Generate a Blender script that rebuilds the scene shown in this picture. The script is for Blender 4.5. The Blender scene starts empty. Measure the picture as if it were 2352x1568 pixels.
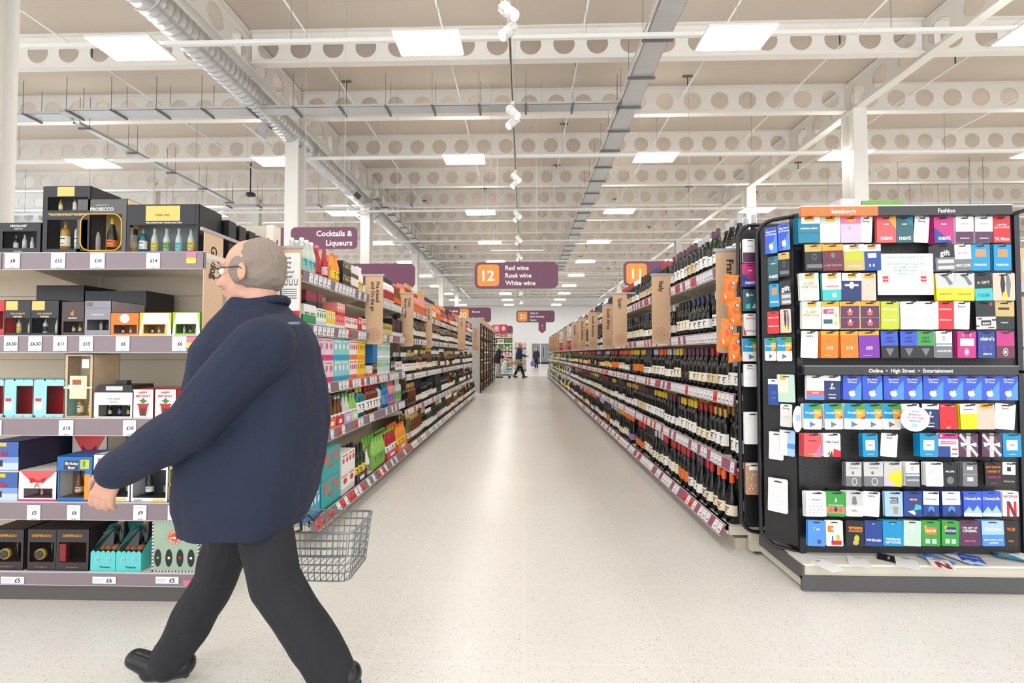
import bpy, math, random
from mathutils import Matrix, Vector
random.seed(12)
SC = bpy.context.scene
COL = SC.collection
# ---------------------------------------------------------------- camera
F_PX, VX, VY, EYE = 1045.0, 1203.0, 812.0, 1.2
TH = math.atan((VY - 784) / F_PX)
PSI = math.atan((VX - 1176) / F_PX * math.cos(TH))
cam = bpy.data.cameras.new('camera'); co = bpy.data.objects.new('camera', cam); COL.objects.link(co)
cam.sensor_width = 36; cam.lens = 36 * F_PX / 2352; cam.clip_end = 200; cam.clip_start = 0.05
co.location = (0, 0, EYE)
fw = Vector((-math.sin(PSI) * math.cos(TH), math.cos(PSI) * math.cos(TH), math.sin(TH)))
rt = Vector((math.cos(PSI), math.sin(PSI), 0)); upv = rt.cross(fw)
co.matrix_world = Matrix(((rt.x, upv.x, -fw.x, 0), (rt.y, upv.y, -fw.y, 0), (rt.z, upv.z, -fw.z, EYE), (0, 0, 0, 1)))
SC.camera = co
def at(px, py, Y):
    """point of the world plane at distance Y that a measured photo pixel falls on"""
    d = fw + rt * ((px - 1176) / F_PX) + upv * (-(py - 784) / F_PX)
    t = Y / d.y
    return (d.x * t, Y, EYE + d.z * t)
# ---------------------------------------------------------------- light
w = bpy.data.worlds.new('world'); SC.world = w; w.use_nodes = True
w.node_tree.nodes['Background'].inputs[0].default_value = (0.93, 0.97, 1.0, 1)
w.node_tree.nodes['Background'].inputs[1].default_value = 1.5
SC.view_settings.view_transform = 'Standard'
try: SC.view_settings.look = 'None'
except Exception: pass
SC.view_settings.gamma = 1; SC.view_settings.use_curve_mapping = False
SC.view_settings.exposure = 0.62
PANEL = 18.0
UP_FILL = 6.5  # strength of the upward glow added to brighten the roof deck
SPOT = 45
# ---------------------------------------------------------------- materials
def lin(c):
    c = c / 255.0
    return c / 12.92 if c <= 0.04045 else ((c + 0.055) / 1.055) ** 2.4
MATS = {}
def M(rgb, rough=0.55, metal=0.0, emit=0.0, trans=0.0, coat=0.0, noise=0.0, nscale=60, bump=0.0, name=None):
    key = (tuple(rgb), rough, metal, emit, trans, coat, noise, nscale, bump)
    if key in MATS: return MATS[key]
    m = bpy.data.materials.new(name or 'paint_%d_%d_%d' % tuple(int(v) for v in rgb)); m.use_nodes = True
    nt = m.node_tree; b = nt.nodes['Principled BSDF']
    c = (lin(rgb[0]), lin(rgb[1]), lin(rgb[2]), 1)
    b.inputs['Base Color'].default_value = c
    b.inputs['Roughness'].default_value = rough; b.inputs['Metallic'].default_value = metal
    if trans: b.inputs['Transmission Weight'].default_value = trans
    if coat: b.inputs['Coat Weight'].default_value = coat; b.inputs['Coat Roughness'].default_value = 0.08
    if emit:
        b.inputs['Emission Color'].default_value = c; b.inputs['Emission Strength'].default_value = emit
    if noise or bump:
        tc = nt.nodes.new('ShaderNodeTexCoord'); nz = nt.nodes.new('ShaderNodeTexNoise')
        nz.inputs['Scale'].default_value = nscale; nz.inputs['Detail'].default_value = 3
        nt.links.new(tc.outputs['Object'], nz.inputs['Vector'])
        if noise:
            mx = nt.nodes.new('ShaderNodeMix'); mx.data_type = 'RGBA'
            mx.inputs[6].default_value = tuple(v * (1 - noise) for v in c[:3]) + (1,)
            mx.inputs[7].default_value = tuple(min(1, v * (1 + noise)) for v in c[:3]) + (1,)
            nt.links.new(nz.outputs['Fac'], mx.inputs[0]); nt.links.new(mx.outputs[2], b.inputs['Base Color'])
        if bump:
            bp = nt.nodes.new('ShaderNodeBump'); bp.inputs['Strength'].default_value = bump; bp.inputs['Distance'].default_value = 0.01
            nt.links.new(nz.outputs['Fac'], bp.inputs['Height']); nt.links.new(bp.outputs[0], b.inputs['Normal'])
    MATS[key] = m
    return m
WHITE = M((240, 240, 238), 0.5); OFFW = M((226, 219, 206), 0.5); BLACK = M((22, 22, 24), 0.45); CARD_W = M((244, 244, 242), 0.4)
STEEL_W = M((236, 233, 228), 0.45, noise=0.03, nscale=3); INK = M((30, 30, 34), 0.5)
GALV = M((206, 208, 212), 0.32, 0.8, noise=0.12, nscale=9, bump=0.05)
CREAM = M((214, 206, 190), 0.5, noise=0.03, nscale=4)
DGREY = M((88, 86, 86), 0.5, noise=0.05, nscale=20); KRAFT = M((214, 178, 144), 0.8, noise=0.07, nscale=70)
CLEAR = M((250, 252, 252), 0.06, trans=1.0)
def floor_mat():
    m = bpy.data.materials.new('terrazzo'); m.use_nodes = True; nt = m.node_tree; b = nt.nodes['Principled BSDF']; L = nt.links.new
    tc = nt.nodes.new('ShaderNodeTexCoord')
    base = nt.nodes.new('ShaderNodeTexNoise'); base.inputs['Scale'].default_value = 1.1; L(tc.outputs['Object'], base.inputs['Vector'])
    r0 = nt.nodes.new('ShaderNodeValToRGB'); L(base.outputs['Fac'], r0.inputs[0])
    r0.color_ramp.elements[0].color = (0.72, 0.70, 0.665, 1); r0.color_ramp.elements[1].color = (0.80, 0.785, 0.75, 1)
    prev = r0.outputs[0]
    for sc, lo, hi, col, dens in ((120, .12, .24, (0.16, 0.15, 0.14, 1), .70), (62, .08, .2, (0.30, 0.28, 0.25, 1), .78), (190, .15, .32, (0.40, 0.36, 0.31, 1), .5)):
        v = nt.nodes.new('ShaderNodeTexVoronoi'); v.inputs['Scale'].default_value = sc; L(tc.outputs['Object'], v.inputs['Vector'])
        rp = nt.nodes.new('ShaderNodeValToRGB'); rp.color_ramp.elements[0].position = lo; rp.color_ramp.elements[1].position = hi
        rp.color_ramp.elements[0].color = (1, 1, 1, 1); rp.color_ramp.elements[1].color = (0, 0, 0, 1); L(v.outputs['Distance'], rp.inputs[0])
        sp = nt.nodes.new('ShaderNodeSeparateColor'); L(v.outputs['Color'], sp.inputs[0])
        gt = nt.nodes.new('ShaderNodeMath'); gt.operation = 'GREATER_THAN'; gt.inputs[1].default_value = dens; L(sp.outputs[0], gt.inputs[0])
        mu = nt.nodes.new('ShaderNodeMath'); mu.operation = 'MULTIPLY'; L(rp.outputs[0], mu.inputs[0]); L(gt.outputs[0], mu.inputs[1])
        mx = nt.nodes.new('ShaderNodeMix'); mx.data_type = 'RGBA'; L(mu.outputs[0], mx.inputs[0]); L(prev, mx.inputs[6]); mx.inputs[7].default_value = col
        prev = mx.outputs[2]
    br = nt.nodes.new('ShaderNodeTexBrick'); br.offset = 0; br.inputs['Scale'].default_value = 1; br.inputs['Brick Width'].default_value = 0.6; br.inputs['Row Height'].default_value = 0.6
    br.inputs['Mortar Size'].default_value = 0.003; br.inputs['Mortar Smooth'].default_value = 0.3
    L(tc.outputs['Object'], br.inputs['Vector'])
    mx = nt.nodes.new('ShaderNodeMix'); mx.data_type = 'RGBA'; L(br.outputs['Fac'], mx.inputs[0]); L(prev, mx.inputs[6]); mx.inputs[7].default_value = (0.80, 0.775, 0.73, 1)
    L(mx.outputs[2], b.inputs['Base Color'])
    b.inputs['Roughness'].default_value = 0.26; b.inputs['IOR'].default_value = 1.45
    return m
def seam_mat(name, c, sx, sy, dark, rough=0.7):
    m = bpy.data.materials.new(name); m.use_nodes = True; nt = m.node_tree; b = nt.nodes['Principled BSDF']; L = nt.links.new
    tc = nt.nodes.new('ShaderNodeTexCoord'); br = nt.nodes.new('ShaderNodeTexBrick'); br.offset = 0
    br.inputs['Scale'].default_value = 1; br.inputs['Brick Width'].default_value = sx; br.inputs['Row Height'].default_value = sy
    br.inputs['Mortar Size'].default_value = 0.008; br.inputs['Mortar Smooth'].default_value = 0.4
    nz = nt.nodes.new('ShaderNodeTexNoise'); nz.inputs['Scale'].default_value = 0.5
    L(tc.outputs['Object'], br.inputs['Vector']); L(tc.outputs['Object'], nz.inputs['Vector'])
    cl = tuple(lin(v) for v in c)
    mx = nt.nodes.new('ShaderNodeMix'); mx.data_type = 'RGBA'; mx.inputs[6].default_value = tuple(v * .95 for v in cl) + (1,); mx.inputs[7].default_value = tuple(min(1, v * 1.05) for v in cl) + (1,)
    L(nz.outputs['Fac'], mx.inputs[0])
    m2 = nt.nodes.new('ShaderNodeMix'); m2.data_type = 'RGBA'; L(br.outputs['Fac'], m2.inputs[0]); L(mx.outputs[2], m2.inputs[6]); m2.inputs[7].default_value = tuple(v * dark for v in cl) + (1,)
    L(m2.outputs[2], b.inputs['Base Color']); b.inputs['Roughness'].default_value = rough
    return m
# ---------------------------------------------------------------- mesh builder
TXT = {}
def text_mesh(s):
    if s in TXT: return TXT[s]
    cu = bpy.data.curves.new('t', 'FONT'); cu.body = s; cu.resolution_u = 2; cu.offset = 0.026
    o = bpy.data.objects.new('t', cu); COL.objects.link(o)
    dg = bpy.context.evaluated_depsgraph_get(); me = bpy.data.meshes.new_from_object(o.evaluated_get(dg))
    vs = [v.co.copy() for v in me.vertices]; fs = [tuple(p.vertices) for p in me.polygons]
    bpy.data.objects.remove(o); bpy.data.curves.remove(cu); bpy.data.meshes.remove(me)
    if not vs: TXT[s] = ([], [], 0); return TXT[s]
    x0 = min(v.x for v in vs); x1 = max(v.x for v in vs)
    TXT[s] = ([(v.x - x0, v.y) for v in vs], fs, x1 - x0)
    return TXT[s]
class MB:
    def __init__(s): s.v = []; s.f = []; s.m = []; s.sm = []; s.mats = []; s.T = None
    def mi(s, m):
        for i, x in enumerate(s.mats):
            if x is m: return i
        s.mats.append(m); return len(s.mats) - 1
    def add(s, vs, fs, m, smooth=False):
        o = len(s.v); i = s.mi(m)
        if s.T is not None: vs = [tuple(s.T @ Vector(v)) for v in vs]
        s.v.extend(vs)
        for f in fs: s.f.append(tuple(a + o for a in f)); s.m.append(i); s.sm.append(smooth)
        return s
    def box(s, x0, x1, y0, y1, z0, z1, m):
        return s.add([(x0, y0, z0), (x1, y0, z0), (x1, y1, z0), (x0, y1, z0), (x0, y0, z1), (x1, y0, z1), (x1, y1, z1), (x0, y1, z1)],
              [(0, 3, 2, 1), (4, 5, 6, 7), (0, 1, 5, 4), (1, 2, 6, 5), (2, 3, 7, 6), (3, 0, 4, 7)], m)
    def quad(s, a, b, c, d, m): return s.add([a, b, c, d], [(0, 1, 2, 3)], m)
    def prism(s, poly, y0, y1, m, axis='y'):
        """poly of (x, z) extruded from y0 to y1"""
        n = len(poly)
        if axis == 'y': P = lambda a, b, t: (a, t, b)
        elif axis == 'x': P = lambda a, b, t: (t, a, b)
        else: P = lambda a, b, t: (a, b, t)
        vs = [P(a, b, y0) for a, b in poly] + [P(a, b, y1) for a, b in poly]
        return s.add(vs, [tuple(range(n)), tuple(range(2 * n - 1, n - 1, -1))] + [(i, i + n, (i + 1) % n + n, (i + 1) % n) for i in range(n)], m)
    def lathe(s, prof, m, seg=12, c=(0, 0, 0), a0=0, a1=2 * math.pi, axis='z', smooth=True, caps=True):
        full = abs(a1 - a0 - 2 * math.pi) < 1e-6; n = seg if full else seg + 1
        vs = []
        for r, z in prof:
            for k in range(n):
                a = a0 + (a1 - a0) * k / seg; p = (r * math.cos(a), r * math.sin(a), z)
                if axis == 'y': p = (p[0], p[2], p[1])
                elif axis == 'x': p = (p[2], p[0], p[1])
                vs.append((p[0] + c[0], p[1] + c[1], p[2] + c[2]))
        fs = []
        for j in range(len(prof) - 1):
            for k in range(n if full else n - 1):
                k2 = (k + 1) % n; fs.append((j * n + k, j * n + k2, (j + 1) * n + k2, (j + 1) * n + k))
        s.add(vs, fs, m, smooth)
        if full and caps:
            o = len(s.v) - len(vs); i = s.mi(m)
            if prof[0][0] > 1e-5: s.f.append(tuple(o + k for k in range(n - 1, -1, -1))); s.m.append(i); s.sm.append(False)
            if prof[-1][0] > 1e-5: s.f.append(tuple(o + (len(prof) - 1) * n + k for k in range(n))); s.m.append(i); s.sm.append(False)
        return s
    def tube(s, pts, r, m, seg=8, closed=False, smooth=True):
        pts = [Vector(p) for p in pts]; n = len(pts); vs = []; rr = r if isinstance(r, (list, tuple)) else [r] * n
        pu = None
        for i, p in enumerate(pts):
            if closed: t = pts[(i + 1) % n] - pts[i - 1]
            else: t = pts[min(i + 1, n - 1)] - pts[max(i - 1, 0)]
            t.normalize()
            if pu is None:
                u = t.cross(Vector((0, 0, 1)))
                if u.length < 1e-3: u = t.cross(Vector((1, 0, 0)))
            else: u = pu - t * pu.dot(t)
            u.normalize(); pu = u; w_ = t.cross(u)
            for k in range(seg):
                a = 2 * math.pi * k / seg; vs.append(tuple(p + (u * math.cos(a) + w_ * math.sin(a)) * rr[i]))
        fs = []
        for i in range(n if closed else n - 1):
            j = (i + 1) % n
            for k in range(seg): k2 = (k + 1) % seg; fs.append((i * seg + k, i * seg + k2, j * seg + k2, j * seg + k))
        if not closed: fs.append(tuple(range(seg - 1, -1, -1))); fs.append(tuple((n - 1) * seg + k for k in range(seg)))
        return s.add(vs, fs, m, smooth)
    def ball(s, c, r, m, seg=12, rings=8, sc=(1, 1, 1)):
        vs = []; fs = []
        for j in range(1, rings):
            t = math.pi * j / rings
            for k in range(seg):
                a = 2 * math.pi * k / seg
                vs.append((c[0] + r * sc[0] * math.sin(t) * math.cos(a), c[1] + r * sc[1] * math.sin(t) * math.sin(a), c[2] + r * sc[2] * math.cos(t)))
        vs += [(c[0], c[1], c[2] + r * sc[2]), (c[0], c[1], c[2] - r * sc[2])]; T = len(vs) - 2
        for j in range(rings - 2):
            for k in range(seg): k2 = (k + 1) % seg; fs.append((j * seg + k, (j + 1) * seg + k, (j + 1) * seg + k2, j * seg + k2))
        for k in range(seg): k2 = (k + 1) % seg; fs.append((k, k2, T)); fs.append(((rings - 2) * seg + k2, (rings - 2) * seg + k, T + 1))
        return s.add(vs, fs, m, True)
    def text(s, t, c, m, h, ux=(1, 0, 0), uz=(0, 0, 1), align='c', maxw=None, off=0.0006):
        """lettering of cap height h whose line is centred on c, reading along ux with its top towards uz"""
        vs, fs, wd = text_mesh(t)
        if not vs: return s
        k = h / 0.72; kx = k
        if maxw and wd * k > maxw: kx = maxw / wd
        ux = Vector(ux); uz = Vector(uz); n = ux.cross(uz); c = Vector(c) + n * off
        sh = {'c': wd * kx / 2, 'l': 0, 'r': wd * kx}[align]
        return s.add([tuple(c + ux * (x * kx - sh) + uz * (y * k - h / 2)) for x, y in vs], fs, m)
    def build(s, name, parent=None):
        me = bpy.data.meshes.new(name); me.from_pydata([tuple(v) for v in s.v], [], s.f)
        for m in s.mats: me.materials.append(m)
        me.polygons.foreach_set('material_index', s.m); me.polygons.foreach_set('use_smooth', s.sm); me.update()
        o = bpy.data.objects.new(name, me); COL.objects.link(o)
        if parent is not None: o.parent = parent
        return o
def rrect(cx, cz, w_, h_, r, n=5):
    out = []
    for (sx, sz, a) in ((1, 1, 0), (-1, 1, 90), (-1, -1, 180), (1, -1, 270)):
        for k in range(n + 1):
            t = math.radians(a + 90 * k / n)
            out.append((cx + sx * (w_ / 2 - r) + r * math.cos(t), cz + sz * (h_ / 2 - r) + r * math.sin(t)))
    return out
def tag(o, label, cat, group=None, kind=None):
    o['label'] = label; o['category'] = cat
    if group: o['group'] = group
    if kind: o['kind'] = kind
    return o
def thing(name, label, cat, loc=(0, 0, 0), rz=0, group=None):
    o = bpy.data.objects.new(name, None); COL.objects.link(o); o.empty_display_size = 0.1
    o.location = loc; o.rotation_euler = (0, 0, rz)
    return tag(o, label, cat, group)
def dup(root, loc=None, rz=None, label=None, group=None):
    """a thing, its parts and their sub-parts copied with shared meshes"""
    if root.name not in KIDS: KIDS[root.name] = [(c, list(c.children)) for c in root.children]
    r = root.copy(); COL.objects.link(r)
    if loc is not None: r.location = loc
    if rz is not None: r.rotation_euler = (0, 0, rz)
    if label: r['label'] = label
    if group: r['group'] = group
    for ch, gs in KIDS[root.name]:
        c = ch.copy(); COL.objects.link(c); c.parent = r
        for g in gs:
            d = g.copy(); COL.objects.link(d); d.parent = c
    return r
def put(mb, name, root, base=None):
    """build a mesh written in world coordinates as a part of a thing standing at root.location"""
    l = (base or root).location
    mb.v = [(p[0] - l[0], p[1] - l[1], p[2] - l[2]) for p in mb.v]
    return mb.build(name, root)
KIDS = {}
# ---------------------------------------------------------------- building shell
XL, XR, YB, YF, ZC = -24.0, 26.0, -7.0, 50.0, 7.9
tag(MB().box(XL - 1, XR + 1, YB, YF + .2, -0.2, 0, floor_mat()).build('floor'), 'pale speckled terrazzo shop floor', 'floor', kind='structure')
tag(MB().box(XL - 1, XR + 1, YB, YF + .2, ZC, ZC + .2, seam_mat('roof_deck', (202, 190, 178), 3.1, 1.05, .93)).build('ceiling'), 'beige sheeted roof deck above the white beams', 'ceiling', kind='structure')
WALLM = seam_mat('wall_panel', (236, 238, 240), 40, 1.1, .96)
fwl = MB(); DX0, DX1, DZ = .75, 2.95, 2.42
for (a, b_, c, d) in ((XL, DX0, 0, ZC), (DX1, XR, 0, ZC), (DX0, DX1, DZ, ZC)): fwl.box(a, b_, YF - .02, YF + .2, c, d, M((238, 240, 242), .6))
tag(fwl.build('wall_far'), 'plain white end wall beyond the last shelves', 'wall', kind='structure')
tag(MB().box(XL - .2, XL, YB, YF, 0, ZC, M((226, 232, 238), .6)).build('wall_left'), 'cool white side wall on the left', 'wall', kind='structure')
tag(MB().box(XR, XR + .2, YB, YF, 0, ZC, M((226, 224, 220), .6)).build('wall_right'), 'white side wall on the right', 'wall', kind='structure')
tag(MB().box(XL, XR, YF - .14, YF - .021, 6.25, 6.45, STEEL_W).build('trim_1'), 'white horizontal rail across the far wall', 'wall rail', kind='structure')
# grey double doors in the far wall
dr = thing('door_1', 'grey double swing doors with tall glass slots in far wall', 'door', (1.85, YF, 0)); dr['kind'] = 'structure'
fr = MB(); GD = M((142, 146, 156), .5)
fr.box(-1.1, -1.0, -.06, .1, 0, DZ, WHITE).box(1.0, 1.1, -.06, .1, 0, DZ, WHITE).box(-1.0, 1.0, -.06, .1, DZ - .08, DZ, WHITE); fr.build('door_frame', dr)
for sx in (-1, 1):
    lf = MB(); a, b_ = sorted((sx * .01, sx * .99)); lf.box(a, b_, -.02, .03, .3, DZ - .09, GD)
    lf.box(a, b_, -.03, .035, .02, .3, M((60, 60, 66), .6)); xx = sx * .3
    lf.box(xx - .12, xx + .12, -.03, -.015, .75, 2.05, M((196, 200, 206), .5)); lp = lf.build('door_leaf', dr)
    MB().box(xx - .07, xx + .07, -.035, -.026, .8, 2.0, M((38, 40, 48), .2)).build('glass_slot', lp)
# cellular roof beams
def cell_beam(L, pitch, z0, hgt, dia, flange, axis):
    b = MB(); n = int(L / pitch); pitch = L / n; t = .012; fh = .03
    P = (lambda u, v, z: (u, v, z)) if axis == 'x' else (lambda u, v, z: (v, u, z))
    def bx(u0, u1, v0, v1, a, c):
        if axis == 'x': b.box(u0, u1, v0, v1, a, c, STEEL_W)
        else: b.box(v0, v1, u0, u1, a, c, STEEL_W)
    bx(0, L, -flange / 2, flange / 2, z0, z0 + fh); bx(0, L, -flange / 2, flange / 2, z0 + hgt - fh, z0 + hgt)
    za, zb = z0 + fh, z0 + hgt - fh; zc = (za + zb) / 2; N = 20
    for i in range(n):
        u0 = i * pitch; cu = u0 + pitch / 2
        for v in (-t / 2, t / 2):
            vs = []
            for k in range(N):
                a = 2 * math.pi * k / N; dx, dz = math.cos(a), math.sin(a)
                vs.append(P(cu + dia / 2 * dx, v, zc + dia / 2 * dz))
                s_ = min((pitch / 2) / abs(dx) if abs(dx) > 1e-6 else 9, ((zb - za) / 2) / abs(dz) if abs(dz) > 1e-6 else 9)
                vs.append(P(cu + s_ * dx, v, zc + s_ * dz))
            b.add(vs, [(2 * k, 2 * k + 1, (2 * k + 3) % (2 * N), (2 * k + 2) % (2 * N)) for k in range(N)], STEEL_W)
            for k in range(N):  # the four corner bits
                a, c = vs[2 * k + 1], vs[(2 * k + 3) % (2 * N)]
                if abs(a[2] - c[2]) > 1e-6 and (abs(a[0] - c[0]) > 1e-6 if axis == 'x' else abs(a[1] - c[1]) > 1e-6):
                    z = za if min(a[2], c[2]) < zc else zb; ai = 0 if axis == 'x' else 1
                    u = cu + (pitch / 2 if max(a[ai], c[ai]) > cu else -pitch / 2)
                    b.add([a, c, P(u, v, z)], [(0, 1, 2)], STEEL_W)
    return b
XP1, XP2 = -5.78, 8.12
ys = [9.19, 11.4, 13.75, 16.2, 18.4, 20.4, 22.5]
while ys[-1] < 47.5: ys.append(ys[-1] + 2.25)
spans = ((XL, XP1 - .12), (XP1 + .12, XP2 - .12), (XP2 + .12, XR))
protos = []
for si, (a, b_) in enumerate(spans):
    p = cell_beam(b_ - a, .665, 7.2, .7, .44, .17, 'x').build('trim_2'); p.location = (a, ys[0], 0); p['kind'] = 'structure'
    tag(p, 'white roof beam with round holes, nearest row, %s bay' % ('left', 'middle', 'right')[si], 'roof beam', 'cellular roof beams'); protos.append(p)
nums = ['second', 'third', 'fourth', 'fifth', 'sixth', 'seventh', 'eighth', 'ninth', 'tenth', 'eleventh', 'twelfth', 'thirteenth', 'fourteenth', 'fifteenth', 'sixteenth', 'seventeenth', 'eighteenth', 'nineteenth', 'twentieth']
for i, y in enumerate(ys[1:]):
    for si, p in enumerate(protos):
        c = p.copy(); COL.objects.link(c); c.location.y = y
        c['label'] = 'white roof beam with round holes, %s row back, %s bay' % (nums[i], ('left', 'middle', 'right')[si])
for nm, xx in (('left', XP1), ('right', XP2)):
    p = cell_beam(YF - 2 - .5, .72, 7.14, .75, .46, .22, 'y').build('trim_3'); p.location = (xx, 2, 0); p['kind'] = 'structure'
    tag(p, 'long white holed beam running away over the %s columns' % nm, 'roof beam', kind='structure')
def column(x0, x1, y0, y1, lab, top=7.14):
    c = MB(); f = .035; c.box(x0, x1, y0, y0 + f, 0, top, STEEL_W).box(x0, x1, y1 - f, y1, 0, top, STEEL_W)
    xm = (x0 + x1) / 2; c.box(xm - .02, xm + .02, y0 + f, y1 - f, 0, top, STEEL_W)
    tag(c.build('trim_4'), lab, 'column', kind='structure')
column(at(40, 250, 5.35)[0] - .34, at(40, 250, 5.35)[0], 5.0, 5.35, 'white steel column at the left edge of the picture')
for xx, nm in ((XP1, 'left'), (XP2, 'right')):
    for yy, w2 in ((11.05, 'nearest'), (16.3, 'second'), (23.8, 'third'), (31.5, 'fourth'), (39, 'fifth')):
        column(xx - .16, xx + .17, yy, yy + .42, 'white steel column, %s of the %s row' % (w2, nm))
for xx, yy, w2 in ((-11.6, 19.2, 'right'), (-14.6, 17.3, 'left')):
    column(xx - .15, xx + .15, yy, yy + .3, 'round-looking white post behind the gift boxes, %s of the two' % w2 if 0 else 'slim white post far behind the gift boxes, %s one' % w2, 7.9)
# ---------------------------------------------------------------- ceiling lights
EMIT = M((255, 252, 247), .5, emit=PANEL); EMUP = M((255, 246, 236), .5, emit=UP_FILL)
LX = [-21.0, -16.15, -11.35, -6.45, -1.53, 3.37, 8.15, 13.0, 17.9, 22.6]
LY = [-1.6, 2.8] + [7.2 + 4.4 * k for k in range(10)]
lt = thing('ceiling_light', '', 'ceiling light', (LX[0], LY[0], 6.2))
b = MB(); b.box(-.53, .53, -.29, .29, .012, .05, WHITE).box(-.53, .53, -.006, .006, 0, .012, WHITE); b.build('frame', lt)
for s_ in (-1, 1):
    a, c = sorted((s_ * .012, s_ * .275)); MB().quad((-.51, a, .006), (-.51, c, .006), (.51, c, .006), (.51, a, .006), EMIT).build('diffuser', lt)
MB().quad((-.45, -.2, .052), (.45, -.2, .052), (.45, .2, .052), (-.45, .2, .052), EMUP).build('up_fill_glow', lt)  # added glowing face on top of each fitting, fills light onto the roof deck
cn = ['first', 'second', 'third', 'fourth', 'fifth', 'sixth', 'seventh', 'eighth', 'ninth', 'tenth']
for j, y in enumerate(LY):
    for i, x in enumerate(LX):
        lab = 'bright rectangular ceiling light, %s from left in %s row from front' % (cn[i], (['nearest'] + nums + ['last'] * 9)[j])
        if i == j == 0: lt['label'] = lab; lt['group'] = 'ceiling lights'; continue
        dup(lt, (x, y, 6.2), label=lab)
for j, y in enumerate(LY):
    r = MB().box(XL, XR, y - .03, y + .03, 6.255, 6.32, WHITE)
    for k in range(int((XR - XL) / 2.4)): r.box(XL + 1 + 2.4 * k, XL + 1.008 + 2.4 * k, y - .004, y + .004, 6.32, 7.9, M((150, 150, 150), .5))
    tag(r.build('lighting_rail'), 'thin white rail carrying the %s row of ceiling lights' % (['nearest'] + nums)[j], 'lighting rail', 'lighting rails')
# ---------------------------------------------------------------- spiral duct
dc = thing('ventilation_duct', 'large shiny spiral metal duct under the left beam', 'duct', (-5.83, 3.2, 6.72))
def ribbed(y0, y1, R, p):
    pr = []; y = y0
    while y < y1: pr += [(R, y), (R, y + p - .03), (R + .009, y + p - .018), (R + .009, y + p - .01)]; y += p
    return pr
MB().lathe(ribbed(0, 8.2, .25, .14), GALV, 24, axis='y').build('duct_tube', dc)
MB().lathe(ribbed(8.9, 11.4, .245, .14), GALV, 24, axis='y').build('duct_tube', dc)
MB().lathe(ribbed(12.1, 38, .235, .14), GALV, 20, axis='y').build('duct_tube', dc)
for y0, y1 in ((8.18, 8.92), (11.38, 12.12)):
    MB().lathe([(.262, y0), (.262, y1)], GALV, 24, axis='y').build('duct_collar', dc)
g = MB(); g.T = Matrix.Translation((.2, 11.9, -.16)) @ Matrix.Rotation(math.radians(40), 4, 'Y')
g.box(-.02, .03, -.28, .28, -.12, .12, GALV)
for k in range(9): g.box(.03, .034, -.24 + k * .055, -.205 + k * .055, -.09, .09, INK)
g.build('air_grille', dc)
for yy in (7.2, 13.4, 19.5):
    h = MB(); h.T = Matrix.Translation((-.38, yy, -.42)) @ Matrix.Rotation(math.radians(38), 4, 'Y')
    h.box(-.34, .34, -.2, .2, -.02, .02, M((205, 206, 210), .5)).box(-.1, .1, -.1, .1, .02, .3, GALV); h.build('air_diffuser', dc)
for k in range(14): MB().lathe([(.272, .78 + 2.7 * k), (.272, .82 + 2.7 * k)], GALV, 20, axis='y').tube([(0, .8 + 2.7 * k, .25), (0, .8 + 2.7 * k, .45)], .006, GALV, 5).build('hanger', dc)
# ---------------------------------------------------------------- cable trays
PERF = bpy.data.materials.new('perforated_tray'); PERF.use_nodes = True
nt = PERF.node_tree; pb = nt.nodes['Principled BSDF']; pb.inputs['Metallic'].default_value = .55; pb.inputs['Roughness'].default_value = .42
tcn = nt.nodes.new('ShaderNodeTexCoord'); brn = nt.nodes.new('ShaderNodeTexBrick'); brn.inputs['Scale'].default_value = 1
brn.inputs['Brick Width'].default_value = .05; brn.inputs['Row Height'].default_value = .022; brn.inputs['Mortar Size'].default_value = .007
nt.links.new(tcn.outputs['Object'], brn.inputs['Vector'])
brn.inputs['Color1'].default_value = (.36, .37, .39, 1); brn.inputs['Color2'].default_value = (.40, .41, .43, 1); brn.inputs['Mortar'].default_value = (.6, .61, .63, 1)
nt.links.new(brn.outputs[0], pb.inputs['Base Color'])
def tray(L, wd, step, lab, loc, along, brk=.06, rod=.72, conduit=False):
    t = thing('cable_tray', lab, 'cable tray', loc)
    def bx(m_, u0, u1, v0, v1, a, c, mat):
        if along == 'x': m_.box(u0, u1, v0, v1, a, c, mat)
        else: m_.box(v0, v1, u0, u1, a, c, mat)
    m_ = MB(); bx(m_, 0, L, 0, wd, 0, .006, PERF); bx(m_, 0, L, 0, .004, 0, .06, PERF); bx(m_, 0, L, wd - .004, wd, 0, .06, PERF); m_.build('tray', t)
    k = 0
    while k * step < L:
        h = MB(); u = .2 + k * step
        bx(h, u - .02, u + .02, -brk, wd + brk, -.035, -.001, M((120, 122, 126), .45, .6))
        for v in (-brk * .7, wd + brk * .7): bx(h, u - .004, u + .004, v - .004, v + .004, -.03, rod, M((120, 122, 126), .45, .6))
        h.build('bracket', t); k += 1
    if conduit:
        m_ = MB(); m_.tube([(-.06, 0, .02), (-.06, L, .02)], .022, GALV, 8); m_.build('conduit', t)
tray(12.2, .3, 1.0, 'long perforated cable tray crossing the ceiling left to right', (-10.15, 9.55, 6.5), 'x')
tray(13, .3, 1.0, 'perforated cable tray continuing out of frame at upper left', (-23.2, 9.62, 6.48), 'x')
tray(26, .4, 1.05, 'wide perforated cable tray running away above the right aisle', (2.06, 3.2, 6.5), 'y', conduit=True)
tray(5.6, .16, 1.3, 'narrow cable tray slanting away at far left ceiling', (-10.3, 10.0, 6.45), 'y')
tray(9, .2, 1.1, 'thin cable tray far behind the gift boxes', (-13.0, 15.9, 6.5), 'x')
tray(18, .16, .9, 'narrow pale cable tray along the right side of the duct', (-5.25, 15.5, 6.62), 'y')
tray(12, .35, 1.2, 'cable tray at the far right above the gift card header', (15.2, 15.5, 6.0), 'y', rod=1.88)
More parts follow.
